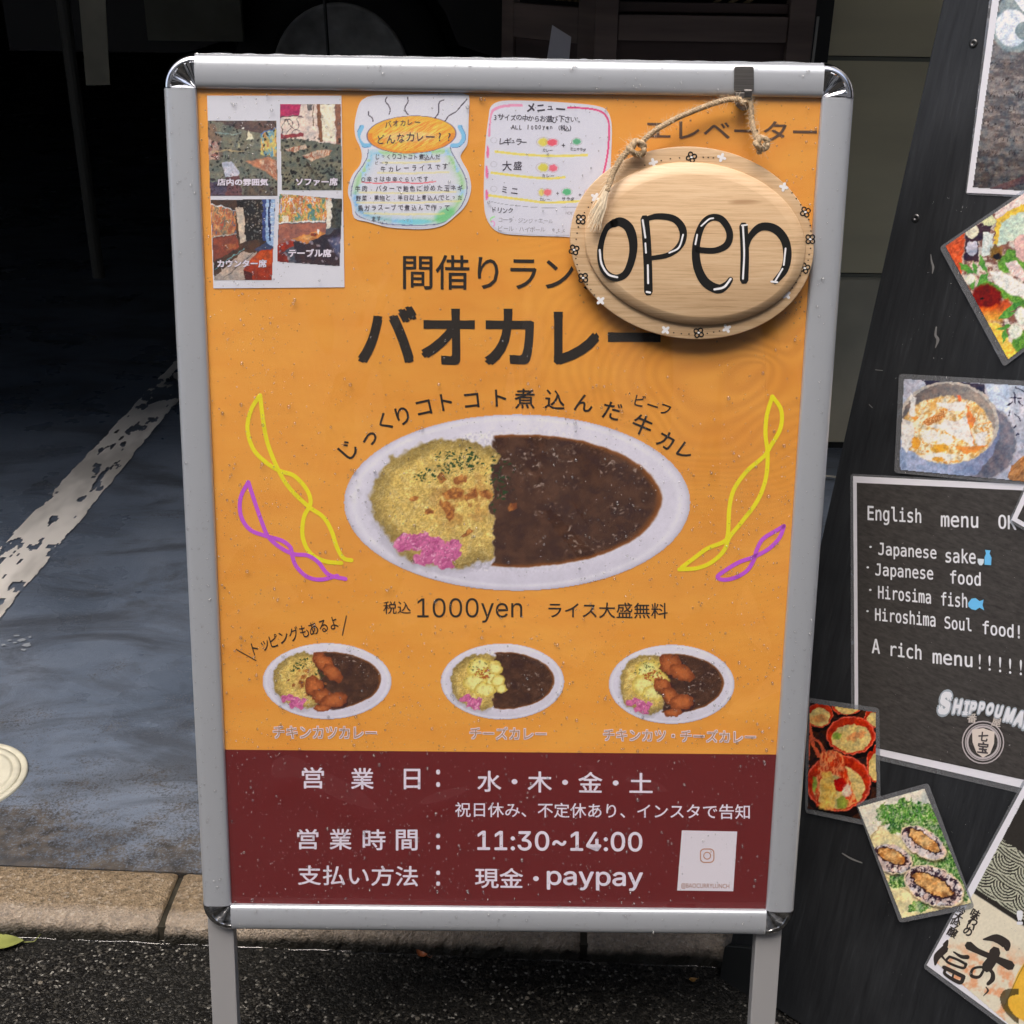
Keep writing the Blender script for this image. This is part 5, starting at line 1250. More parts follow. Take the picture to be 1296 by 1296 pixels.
# ================================================================== OPEN PLAQUE, HOOK, TWINE
def bamboo_extra(dark):
    def f(nt, b, tc):
        L = nt.links.new
        n1 = noise(nt, tc, 46, 7, 0.75, 0.25, (0.30, 9.0, 1)); base = ramp(nt, [(0.30, (0.48 * dark, 0.31 * dark, 0.165 * dark)), (0.48, (0.70 * dark, 0.49 * dark, 0.29 * dark)), (0.72, (0.80 * dark, 0.61 * dark, 0.40 * dark))]); L(n1.outputs['Fac'], base.inputs[0])
        n2 = noise(nt, tc, 14, 2, 0.5, 0, (0.5, 2.4, 1)); bl = ramp(nt, [(0.3, (0.9, 0.86, 0.82)), (0.7, (1.05, 1.05, 1.05))]); L(n2.outputs['Fac'], bl.inputs[0])
        n3 = noise(nt, tc, 9, 2, 0.5, 0, (1.3, 5, 1)); kn = ramp(nt, [(0.70, (0, 0, 0)), (0.76, (0.6,) * 3)]); L(n3.outputs['Fac'], kn.inputs[0])
        c = mixn(nt, 1.0, base.outputs[0], bl.outputs[0], 'MULTIPLY'); c = mixn(nt, kn.outputs[0], c, (0.30 * dark, 0.15 * dark, 0.06 * dark)); L(c, b.inputs['Base Color'])
        bp = N(nt, 'ShaderNodeBump', Strength=0.25, Distance=0.0006); L(n1.outputs['Fac'], bp.inputs['Height']); L(bp.outputs[0], b.inputs['Normal'])
    return f
BAMBOO = mat('bamboo', (0.6, 0.42, 0.25), 0.42, extra=bamboo_extra(1.0)); BAMBOO_D = mat('bamboo_rim', (0.5, 0.35, 0.2), 0.42, extra=bamboo_extra(0.88))
PB, PF_, PT = 0.0105, 0.0160, 0.0245              # back, rim face, raised face
def ell_fit(l, r, t, b_, off):
    uc = [SIGN.uv(*p, off) for p in (l, r, t, b_)]
    return (float(uc[0][0] + uc[1][0]) / 2, float(uc[2][1] + uc[3][1]) / 2, float(uc[1][0] - uc[0][0]) / 2, float(uc[2][1] - uc[3][1]) / 2)
cu, cvv, ra, rb = ell_fit((721, 300), (1032, 300), (876, 186), (876, 429), PF_)
iu, iv, ia, ib = ell_fit((739, 305), (1020, 305), (878, 206), (878, 410), PF_)
tu, tv, ta, tb = ell_fit((757, 310), (1008, 310), (880, 222), (880, 400), PT)
ROT = math.radians(-7)
def ering(cx_, cy_, a, b_, z, n=96, rot=ROT):
    return [(cx_ + a * math.cos(t) * math.cos(rot) - b_ * math.sin(t) * math.sin(rot), cy_ + a * math.cos(t) * math.sin(rot) + b_ * math.sin(t) * math.cos(rot), z) for t in [2 * math.pi * i / n for i in range(n)]]
def rings_mesh(rs):
    n = len(rs[0]); vs = [v for r_ in rs for v in r_]; m = len(rs)
    fs = [(k * n + i, k * n + (i + 1) % n, (k + 1) * n + (i + 1) % n, (k + 1) * n + i) for k in range(m - 1) for i in range(n)] + [tuple(range(n))[::-1], tuple((m - 1) * n + i for i in range(n))]
    b_ = MB(); b_.add(vs, fs); return b_
plq = empty('open_plaque', SIGN, (cu, cvv - rb, PB), 'oval bamboo board lettered OPEN, hung by twine from a metal hook', 'open sign')
bz = rings_mesh([ering(cu, cvv, ra - 0.0008, rb - 0.0008, PB), ering(cu, cvv, ra, rb, PB + 0.0008), ering(cu, cvv, ra, rb, PF_ - 0.0012), ering(cu, cvv, ra - 0.0004, rb - 0.0004, PF_ - 0.0004), ering(cu, cvv, ra - 0.0014, rb - 0.0014, PF_), ering(iu, iv, ia - 0.001, ib - 0.001, PF_)])
o_ = bz.build('oval_base', BAMBOO_D, plq, smooth=True); o_.data.set_sharp_from_angle(angle=math.radians(40))
lr = lambda t: (iu + (tu - iu) * t, iv + (tv - iv) * t, ia + (ta - ia) * t, ib + (tb - ib) * t)
rr_ = []
for t, z in ((0, PF_ - 0.0005), (0.0, PF_ + 0.0022), (0.08, PF_ + 0.0036), (0.30, PF_ + 0.0052), (0.62, PF_ + 0.0070), (0.90, PF_ + 0.0082), (0.98, PT - 0.0001), (1.01, PT)):
    a_ = lr(t); rr_.append(ering(*a_, z))
o_ = rings_mesh(rr_).build('raised_panel', BAMBOO, plq, smooth=True); o_.data.set_sharp_from_angle(angle=math.radians(24))
def o2(l): return [(600 + x / 2.592, 50 + y / 2.592) for x, y in l]
LT = PT + 0.0003
letters = {
 'o': [([(462, 600), (436, 618), (418, 665), (414, 715), (428, 760), (462, 782), (497, 768), (518, 718), (522, 665), (508, 618), (480, 598), (456, 604)], [9.5, 6, 7, 7.5, 8, 8, 9, 11, 11, 9])],
 'p': [([(560, 588), (566, 660), (570, 740), (572, 828)], 10), ([(556, 592), (600, 580), (655, 588), (684, 622), (680, 668), (640, 705), (575, 718)], [5, 7, 8, 9, 8, 6, 5])],
 'e': [([(732, 690), (790, 692), (830, 672), (838, 632), (812, 590), (775, 585), (745, 615), (728, 680), (733, 745), (758, 795), (800, 818), (828, 805), (842, 786)], [7, 7, 8, 8, 8, 8, 8, 9, 10, 11, 11, 8, 6])],
 'n': [([(884, 612), (888, 700), (886, 790)], 10), ([(892, 690), (905, 648), (940, 615), (985, 620), (1018, 655), (1028, 705), (1018, 755), (988, 794)], [5, 7, 9, 10, 10, 10, 9, 7])]}
for ch, st in letters.items():
    ribbons('letter_' + ch, [(o2(p), (w * 1.08 if np.isscalar(w) else [q * 1.08 for q in w])) for p, w in st], SIGN, LT, BLACK_PAINT, plq)
hl = [([(412, 690), (418, 735), (440, 770), (470, 780)], 2.6), ([(553, 592), (562, 650)], 2.4), ([(562, 668), (564, 700)], 2.2), ([(570, 740), (571, 800)], 2.4), ([(566, 828), (578, 830)], 2.6), ([(686, 640), (672, 682), (640, 700)], 2.2),
      ([(726, 672), (732, 640)], 2.2), ([(745, 612), (770, 590), (785, 586)], 2.0), ([(788, 820), (820, 812), (842, 785)], 2.8), ([(882, 612), (886, 700), (882, 785)], 2.4), ([(878, 610), (896, 608)], 2.0), ([(1022, 685), (1016, 740)], 2.2), ([(1012, 752), (988, 792)], 2.2), ([(975, 794), (995, 796)], 2.6)]
for p, w in hl: ribbons('white_highlight', [(o2(p), w)], SIGN, LT + 0.0003, WHITE_PAINT, plq)
FT = PF_ + 0.0003
def flower(cx_, cy_, r, black):
    cx_, cy_ = 600 + cx_ / 2.592, 50 + cy_ / 2.592; rr2 = random.Random(int(cx_ * 7)); a0 = rr2.uniform(0, 1.5); ls = []
    for k in range(4):
        a = a0 + k * math.pi / 2
        if black:
            c_ = (cx_ + r * .55 * math.cos(a), cy_ + r * .55 * math.sin(a)); ls.append(([(c_[0] + r * .38 * math.cos(t), c_[1] + r * .38 * math.sin(t)) for t in np.linspace(0, 2 * math.pi, 9)], 1.7))
        else: ls.append(([(cx_, cy_), (cx_ + r * .72 * math.cos(a), cy_ + r * .72 * math.sin(a))], 3.7))
    o1 = ribbons('flower', ls, SIGN, FT, BLACK_PAINT if black else WHITE_PAINT, plq, 0)
    if black: ribbons('flower_centre', [([(cx_ - .7, cy_), (cx_ + .7, cy_)], 2.4)], SIGN, FT + 0.0002, WHITE_PAINT, o1, 0)
for x_, y_ in ((713, 386), (1087, 566), (1103, 655), (1085, 750), (737, 962), (358, 782), (328, 690), (350, 590)): flower(x_, y_, 7.2, True)
for x_, y_ in ((588, 404), (812, 387), (1016, 484), (1025, 838), (829, 948), (628, 953), (415, 857), (397, 517)): flower(x_, y_, 6.2, False)
dots = [(614, 397), (644, 391), (674, 388), (752, 386), (768, 387), (785, 388), (1043, 503), (1057, 522), (1072, 542), (1098, 590), (1103, 610), (1105, 628), (1104, 685), (1099, 705), (1096, 724), (1070, 775), (1056, 797), (1044, 815),
        (805, 956), (786, 960), (765, 964), (705, 966), (680, 965), (655, 962), (395, 838), (383, 820), (371, 803), (345, 758), (338, 738), (334, 718), (335, 655), (338, 635), (342, 615), (362, 568), (375, 550), (386, 535), (560, 412)]
ribbons('dot_border', [([(600 + x_ / 2.592 - .35, 50 + y_ / 2.592), (600 + x_ / 2.592 + .35, 50 + y_ / 2.592)], 1.5) for x_, y_ in dots], SIGN, FT, BLACK_PAINT, plq, 0)['kind'] = 'stuff'

# hook stuck on the upper rail
STEEL = mat('brushed_steel', (0.33, 0.31, 0.29), 0.32, 1.0, noise=((20, 900, 20), 0.2, 2))
def P3(x, y, off): u_, v_ = SIGN.uv(x, y, off); return (float(u_), float(v_), off)
hook = empty('metal_hook', SIGN, P3(941, 138, 0.0075), 'small brushed steel adhesive hook on the upper rail, holding the twine', 'hook')
h0 = [tuple(P3(x, y, 0.0082)[:2]) for x, y in rrect(941.5, 100, 25, 32, 3, 3)]
mb = MB(); mb.plate(h0, 0.0071, 0.0090); mb.build('plate', STEEL, hook, bevel=0.0004)
h1 = [tuple(P3(x, y, 0.0095)[:2]) for x, y in [(931, 117), (952, 117), (952, 128), (950, 134), (945, 139), (941, 140), (936, 138), (932, 134), (930, 128)]]
mb = MB(); mb.plate(h1, 0.0071, 0.0088); mb.build('tongue', STEEL, hook, bevel=0.0003)
mb = MB(); w_ = 0.0021
def strip(path, half, th=0.0009):
    b_ = MB(); vs = []
    for (u_, v_, z_) in path: vs += [(u_ - half, v_, z_), (u_ + half, v_, z_), (u_ + half, v_ - th, z_ - th), (u_ - half, v_ - th, z_ - th)]
    fs = []
    for i in range(len(path) - 1):
        a = 4 * i; fs += [(a + k, a + (k + 1) % 4, a + 4 + (k + 1) % 4, a + 4 + k) for k in range(4)]
    fs += [(0, 1, 2, 3), tuple(4 * (len(path) - 1) + k for k in range(4))]; b_.add(vs, fs); return b_
hx, hy, _ = P3(943, 128, 0.009)
strip([(hx, hy, 0.0088), (hx, hy - 0.001, 0.013), (hx, hy - 0.0005, 0.018), (hx, hy + 0.002, 0.0205), (hx, hy + 0.0075, 0.0215), (hx, hy + 0.0088, 0.0212)], 0.0032).build('prong', STEEL, hook, bevel=0.0002)

# twine: two strands twisted, hairy, with knots and a frayed tail
TW = mat('jute', (0.46, 0.34, 0.21), 0.75, noise=((500, 500, 500), 0.35, 3)); TWL = mat('jute_hair', (0.78, 0.66, 0.48), 0.7)
def rope_pts(pts, n=7): return [Vector(tuple(p)) for p in smooth_line([np.array(P3(*p)) for p in pts], n)]
def rope(name, path, rad, parent, hairs=40, turn=900.0):
    objs = []; s_len = [0.0]
    for i in range(1, len(path)): s_len.append(s_len[-1] + (path[i] - path[i - 1]).length)
    tot = s_len[-1]; m = max(24, int(tot / 0.0011)); mb_ = MB()
    def at(s_):
        j = min(len(path) - 2, max(0, next((k for k in range(len(s_len) - 1) if s_len[k + 1] >= s_), len(path) - 2))); t = (s_ - s_len[j]) / max(1e-9, s_len[j + 1] - s_len[j])
        return path[j].lerp(path[j + 1], t), (path[j + 1] - path[j]).normalized()
    for ph_ in range(3):
        pp_ = []
        for i in range(m + 1):
            p, d = at(tot * i / m); a = d.cross(Vector((0, 0, 1))).normalized(); b_ = d.cross(a); an = turn * tot * i / m + ph_ * 2 * math.pi / 3
            pp_.append(p + (a * math.cos(an) + b_ * math.sin(an)) * rad * 0.55)
        mb_.tube(pp_, rad * 0.62, 6)
    o_ = mb_.build(name, TW, parent, smooth=True)
    hb = MB()
    for i in range(hairs):
        p, d = at(random.uniform(0, tot)); dr = Vector((random.gauss(0, 1), random.gauss(0, 1), abs(random.gauss(0, .6)))).normalized(); ln = random.uniform(0.002, 0.007); d2 = (d * random.choice((-1, 1)) * 0.9 + dr).normalized()
        q = [p + dr * rad * 0.7, p + dr * rad + d2 * ln * 0.5, p + dr * rad * 1.2 + d2 * ln + Vector((random.gauss(0, .0006), random.gauss(0, .0006), 0))]
        hb.tube(q, [0.00013, 0.0001, 0.00005], 3, False)
    h_ = hb.build('fibres', TWL, o_); h_['kind'] = 'stuff'; h_.location = (0, 0, 0)
    return o_
rope('twine', rope_pts([(938, 126, 0.0165), (922, 126, 0.015), (900, 132, 0.014), (860, 148, 0.016), (828, 166, 0.021), (808, 184, 0.0225)]), 0.0024, plq, 240)
rope('twine', rope_pts([(944, 126, 0.0165), (950, 133, 0.016), (951, 148, 0.016), (954, 165, 0.019), (960, 182, 0.0225), (961, 194, 0.0215)]), 0.0024, plq, 150)
rope('twine', rope_pts([(938, 127, 0.0165), (941, 131, 0.0185), (944, 126, 0.0165)]), 0.0022, plq, 12)
# knots
def knot(cx_, cy_, off, parent, sc=1.0):
    c_ = Vector(P3(cx_, cy_, off)); mb_ = MB()
    for k in range(2):
        pts = [c_ + Vector(((0.0042 * math.cos(t) + 0.002 * math.cos(2 * t + k)) * sc, (0.0036 * math.sin(t) * (1 if k else .6) + 0.0022 * math.sin(2 * t)) * sc, 0.0022 * math.sin(3 * t + k * 2) * sc)) for t in np.linspace(0, 2 * math.pi, 26)]
        mb_.tube(pts, 0.0017 * sc, 6)
    o_ = mb_.build('knot', TW, parent, smooth=True); hb = MB()
    for i in range(70):
        d = Vector((random.gauss(0, 1), random.gauss(0, 1), random.gauss(0, .7))).normalized(); p = c_ + d * 0.004 * sc; q = p + (d + Vector((random.gauss(0, .6), random.gauss(0, .6), 0))) * random.uniform(.002, .006)
        hb.tube([p, p.lerp(q, .6) + Vector((random.gauss(0, .0005), random.gauss(0, .0005), 0)), q], [0.00013, 0.0001, 0.00005], 3, False)
    h_ = hb.build('fibres', TWL, o_); h_['kind'] = 'stuff'; h_.location = (0, 0, 0)
knot(804, 187, 0.0250, plq, 1.35); knot(962, 181, 0.0250, plq, 1.15)
rope('twine_tail', rope_pts([(796, 190, 0.026), (784, 204, 0.026), (774, 224, 0.028), (768, 242, 0.032)]), 0.0026, plq, 220)
rope('twine_tail', rope_pts([(966, 183, 0.026), (970, 182, 0.026), (972, 178, 0.025)]), 0.0014, plq, 50)
hb = MB()
for i in range(75):                                      # frayed end
    s0 = Vector(P3(768 + random.uniform(-3, 3), 238 + random.uniform(-4, 4), 0.0325)); f_ = random.uniform(-1, 1)
    e_ = Vector(P3(752 + f_ * 9 + random.uniform(-2, 2), 284 + random.uniform(-14, 10), 0.0325 + random.uniform(-.001, .002))); m_ = s0.lerp(e_, .5) + Vector((random.gauss(0, .0012), random.gauss(0, .0012), random.uniform(0, .0015)))
    hb.tube([s0, s0.lerp(m_, .5), m_, m_.lerp(e_, .5) + Vector((random.gauss(0, .0006), 0, 0)), e_], [0.0005, 0.00055, 0.0005, 0.0004, 0.00015], 4, False)
h_ = hb.build('frayed_end', TWL, plq); h_['kind'] = 'stuff'

# ================================================================== BLACK WOODEN BOARD WITH CARDS, on the right
def board_extra(nt, b, tc):
    L = nt.links.new
    n1 = noise(nt, tc, 26, 6, 0.7, 0.3, (6, 0.45, 1)); base = ramp(nt, [(0.3, (0.009, 0.010, 0.012)), (0.6, (0.020, 0.022, 0.025)), (0.8, (0.040, 0.044, 0.050))]); L(n1.outputs['Fac'], base.inputs[0])
    n2 = noise(nt, tc, 6, 4); bl = ramp(nt, [(0.3, (0.75,) * 3), (0.7, (1.25,) * 3)]); L(n2.outputs['Fac'], bl.inputs[0])
    L(mixn(nt, 1.0, base.outputs[0], bl.outputs[0], 'MULTIPLY'), b.inputs['Base Color'])
    L(mth(nt, 'ADD', mth(nt, 'MULTIPLY', n2.outputs['Fac'], 0.3), 0.28), b.inputs['Roughness'])
    bp = N(nt, 'ShaderNodeBump', Strength=0.5, Distance=0.0012); L(n1.outputs['Fac'], bp.inputs['Height']); L(bp.outputs[0], b.inputs['Normal'])
BOARDM = mat('black_stained_board', (0.02, 0.02, 0.02), 0.4, extra=board_extra)
brd = empty('black_board_stand', BOARD, (0, 0, 0), 'black painted wooden board leaning at the right, covered with laminated cards', 'board stand')
BW = 0.62
mb = MB(); mb.box(0.0, BW, 0.004, 1.45, -0.012, 0.0); mb.build('panel', BOARDM, brd, bevel=0.0012)
for v_ in (0.20, 0.72, 1.30):
    mb = MB(); mb.box(0.02, BW - 0.02, v_, v_ + 0.04, -0.034, -0.0122); mb.build('batten', BOARDM, brd, bevel=0.001)
for u_ in (0.03, BW - 0.06):
    mb = MB(); a_ = Vector((u_, 1.30, -0.04)); e_ = a_ + Vector((0, -math.cos(A_), -math.sin(A_))) * 1.375
    w = Vector((0.015, 0, 0)); q = Vector((0, 0.01, -0.02)); c = [a_ - w, a_ + w, a_ + w + q, a_ - w + q]; c2 = [e_ - w, e_ + w, e_ + w + q, e_ - w + q]
    mb.add(c + c2, [(0, 1, 2, 3), (7, 6, 5, 4), (0, 4, 5, 1), (1, 5, 6, 2), (2, 6, 7, 3), (3, 7, 4, 0)]); mb.build('rear_leg', BOARDM, brd)
def B3(x, y, off=0.0): u_, v_ = BOARD.uv(x, y, off); return (float(u_), float(v_), off)
SCREW = mat('dark_screw', (0.10, 0.10, 0.10), 0.35, 0.9)
for x_, y_ in ((1232, 55), (1159, 276)):
    mb = MB(); c_ = B3(x_, y_); lathe(mb, [(0.0042, 0.0001), (0.0040, 0.0010), (0.0016, 0.0012), (0.0012, 0.0003), (0.0001, 0.0003)], 12, c_[0], c_[1]); mb.build('screw', SCREW, brd, smooth=True)
ribbons('scratch', [([(1178, 322), (1179, 330), (1181, 338), (1180, 346)], [1, 2, 3, 1])], BOARD, 0.0003, mat('scuff', (0.16, 0.16, 0.16), 0.6), brd)
ribbons('scratch', [([(1185, 414), (1184, 424), (1187, 430), (1184, 440)], [2, 3, 4, 1])], BOARD, 0.0003, MATS['scuff'], brd)
ribbons('scratch', [([(1066, 1080), (1078, 1087), (1091, 1092)], [1.5, 2.5, 1.5])], BOARD, 0.0003, MATS['scuff'], brd)
ribbons('scratch', [([(1108, 468), (1117, 469)], 1.0), ([(1100, 512), (1104, 516)], 1.0)], BOARD, 0.0003, MATS['scuff'], brd)

LAM = film_mat('laminate', tint=(0.80, 0.82, 0.84), rough=0.12, wav=0.5, scale=(30, 30, 30), haze=0.10)
LAM_TOP = film_mat('laminate_gloss', rough=0.10, wav=0.3, scale=(12, 12, 12), haze=0.0)
def rounded(pts, r=5.0, n=4):
    out = []; m = len(pts)
    for i in range(m):
        p, a, b_ = [np.array(q, float) for q in (pts[i], pts[i - 1], pts[(i + 1) % m])]
        da = (a - p) / np.linalg.norm(a - p); db = (b_ - p) / np.linalg.norm(b_ - p); s_ = p + da * r; e_ = p + db * r
        for k in range(n + 1):
            t = k / n; out.append(tuple((1 - t) ** 2 * s_ + 2 * t * (1 - t) * p + t * t * e_))
    return out
def card(name, outer, z, label, category, group='laminated cards on the black board'):
    """a laminated card: clear sheet with rounded corners; what is printed goes on it at z + 0.0007"""
    ps = [tuple(float(t) for t in BOARD.uv(x, y, z)) for x, y in rounded(outer)]
    r_ = empty(name, BOARD, (sum(p[0] for p in ps) / len(ps), min(p[1] for p in ps), z), label, category, group)
    mb_ = MB(); mb_.plate(ps, z, z + 0.0005); mb_.build('laminate_sheet', LAM, r_)
    return r_
def flat(name, pts, z, m, parent):
    ps = [tuple(float(t) for t in BOARD.uv(x, y, z)) for x, y in pts]; mb_ = MB(); mb_.plate(ps, z - 0.0002, z); return mb_.build(name, m, parent)
def gloss(pts, z, parent):
    ps = [tuple(float(t) for t in BOARD.uv(x, y, z)) for x, y in pts]; mb_ = MB(); mb_.add([(a, b_, z) for a, b_ in ps], [tuple(range(len(ps)))[::-1]]); return mb_.build('gloss_film', LAM_TOP, parent)
CARDW = mat('card_border_white', alb(206, 206, 214), 0.3)
def char_extra(nt, b, tc):
    L = nt.links.new; n1 = noise(nt, tc, 90, 6, 0.75, 0, (1, 3, 1)); r_ = ramp(nt, [(0.3, alb(50, 48, 48)), (0.7, alb(78, 76, 74))]); L(n1.outputs['Fac'], r_.inputs[0]); L(r_.outputs[0], b.inputs['Base Color'])
CHAR = mat('slate_print', alb(62, 60, 60), 0.35, extra=char_extra)
CHALK = mat('chalk_print', alb(206, 208, 214), 0.4)

# 1 upper flyer
def q5(l): return [(1180 + x / 4.985, y / 4.985) for x, y in l]
c1 = card('upper_flyer', q5([(385, -200), (700, -200), (700, 1250), (208, 1228)]), 0.0004, 'grey flyer with a big white curl, highest on the black board', 'flyer')
flat('white_border', q5([(402, -190), (690, -190), (690, 1236), (216, 1216)]), 0.0012, CARDW, c1)
def fly_paint(c):
    X, Y = c.X, c.Y; f = fbm(X / 70, Y / 26, 4, 5); c.fill(mixc(C3(92, 88, 90), C3(128, 124, 124), S(.35, .65, f))); c.m = c.poly(None, [(440, -150), (640, -150), (640, 1210), (252, 1184)]) < 0
    c.c = c.c * (1.0 - 0.30 * S(700, 1200, Y))[..., None]
    c.blob(C3(126, 142, 148), 520, 185, 145, 148); c.blob(C3(126, 142, 148), 530, 20, 110, 70, 20); c.blob(C3(214, 220, 232), 500, 176, 104, 118); c.blob(C3(126, 142, 148), 588, 196, 66, 58, 0); c.poly(C3(214, 220, 232), [(520, -160), (620, -160), (620, 100), (560, 60), (500, -30)])
    t = cells(X / 26, Y / 44, 9); g = (np.abs((Y / 92) % 1 - 0.5) < 0.22) & (Y > 345) & (t[2] > 0.45) & (fbm(X / 7, Y / 12, 8, 2) > 0.60); c.fill(C3(56, 52, 54), g * 0.8)
    c.fill(C3(110, 62, 66), ((Y > 1090) & (np.abs(Y - 1230 + (X - 300) * 0.35) < 22)) * 0.4); grain(c, .12, 5)
paint('printed_face', BOARD, 0.0014, (1228, -30, 1308, 243), 1.0, fly_paint, c1, PRINT_WET, 1.2, 0.012, (4.985, 1180, 0), 0.3, [(440, -150), (640, -150), (640, 1210), (252, 1184)])

# 2 sashimi photo
def q6(l): return [(1170 + x / 5.184, 230 + y / 5.184) for x, y in l]
c2 = card('photo_card', q6([(98, 430), (860, -90), (1280, 640), (522, 1215)]), 0.0024, 'tilted laminated photo of sashimi with green leaves, near the right edge', 'photo card')
def sash(c):
    X, Y = c.X, c.Y; f = fbm(X / 30, Y / 30, 3, 4); c.fill(mixc(C3(120, 84, 76), C3(206, 196, 186), S(.35, .65, f))); c.m = c.poly(None, [(134, 420), (850, -60), (1240, 640), (548, 1170)]) < 0
    st = fbm((X + Y) / 12, (X - Y) / 60, 5, 3); c.poly(mixc(C3(178, 62, 40), C3(222, 112, 72), st), [(120, 420), (270, 330), (250, 480), (240, 660), (150, 480)], 1, 6)
    c.poly(C3(62, 48, 60), [(270, 335), (380, 270), (450, 260), (430, 340), (350, 400), (360, 520), (260, 520)], 1, 5); c.blob(C3(222, 214, 190), 312, 325, 44, 46, 0, .2, 3); c.blob(C3(196, 200, 160), 408, 240, 66, 38, -30, .1, 3); c.blob(C3(180, 180, 196), 312, 440, 36, 50, 0, .2, 8); c.poly(C3(198, 208, 206), [(388, 328), (455, 338), (440, 480), (376, 490)])
    c.poly(mixc(C3(206, 170, 166), C3(236, 230, 222), st), [(460, 190), (600, 90), (700, 60), (660, 200), (480, 270)], 1, 6)
    c.poly(C3(226, 186, 74), [(470, 250), (560, 190), (700, 120), (700, 200), (560, 260), (490, 420), (455, 410)]); c.poly(C3(188, 206, 190), [(505, 270), (570, 225), (700, 180), (700, 340), (600, 380), (480, 420)], 1, 5)
    g = fbm(X / 9, Y / 9, 6, 3); GRN = mixc(C3(60, 110, 40), C3(130, 180, 80), g)
    for p in ([(480, 520), (560, 440), (640, 480), (760, 560), (720, 640), (600, 600), (500, 600)], [(340, 690), (400, 640), (520, 690), (680, 790), (660, 830), (520, 770), (400, 700)], [(560, 1060), (640, 980), (760, 960), (760, 1130), (620, 1130)]): c.poly(GRN, p, 1, 6)
    c.poly(mixc(C3(214, 210, 200), C3(236, 232, 224), st), [(430, 590), (500, 580), (620, 660), (760, 740), (740, 780), (560, 740), (450, 650)], 1, 6); c.poly(mixc(C3(206, 160, 156), C3(238, 232, 226), st), [(530, 530), (600, 520), (700, 640), (760, 650), (700, 680), (560, 600)], 1, 5); c.blob(C3(226, 180, 172), 650, 430, 60, 90, 0, .2, 5); c.blob(C3(120, 88, 40), 470, 470, 44, 46, 0, .8, 5, .2, .9); c.blob(C3(36, 30, 36), 478, 490, 26, 22, 0, .8, 6, .2, .9)
    c.blob(C3(112, 30, 26), 410, 760, 100, 85, -20, .2, 7, .15); c.poly(mixc(C3(196, 70, 30), C3(226, 160, 60), S(800, 900, Y)), [(330, 810), (420, 830), (540, 770), (580, 830), (500, 920), (400, 915), (350, 860)], .9, 14); c.fill(C3(40, 16, 20), (c.ell(380, 768, 16, 10) < 1) * .9)
    c.poly(mixc(C3(226, 176, 60), C3(244, 210, 110), st), [(400, 920), (500, 930), (560, 1060), (620, 1120), (545, 1190)], 1, 8)
    for p in ([(230, 530), (280, 540), (325, 600), (280, 610), (245, 570)], [(365, 480), (395, 520), (410, 590), (380, 580), (362, 530)], [(300, 640), (325, 625), (335, 680), (315, 712), (300, 680)], [(345, 690), (370, 610), (420, 590), (420, 640)], [(320, 520), (350, 560), (345, 610), (322, 600)], [(480, 910), (520, 850), (600, 850), (560, 890)], [(470, 970), (550, 930), (570, 950), (530, 970)], [(505, 1000), (540, 950), (545, 1010), (515, 1065)], [(590, 790), (640, 800), (570, 850), (520, 850)]): c.poly(mixc(C3(56, 116, 52), C3(110, 170, 80), g), p, 1, 3)
    for x, y, r in ((640, 880, 50), (600, 985, 44), (300, 640, 30)): c.blob(C3(226, 228, 208), x, y, r, r, 0, .4, x, .2)
    grain(c, .10, 7)
paint('printed_face', BOARD, 0.0032, (1193, 234, 1306, 460), 0.95, sash, c2, PRINT_WET, 1.2, 0.01, (5.184, 1170, 230), 0.9, [(134, 420), (850, -60), (1240, 640), (548, 1170)])

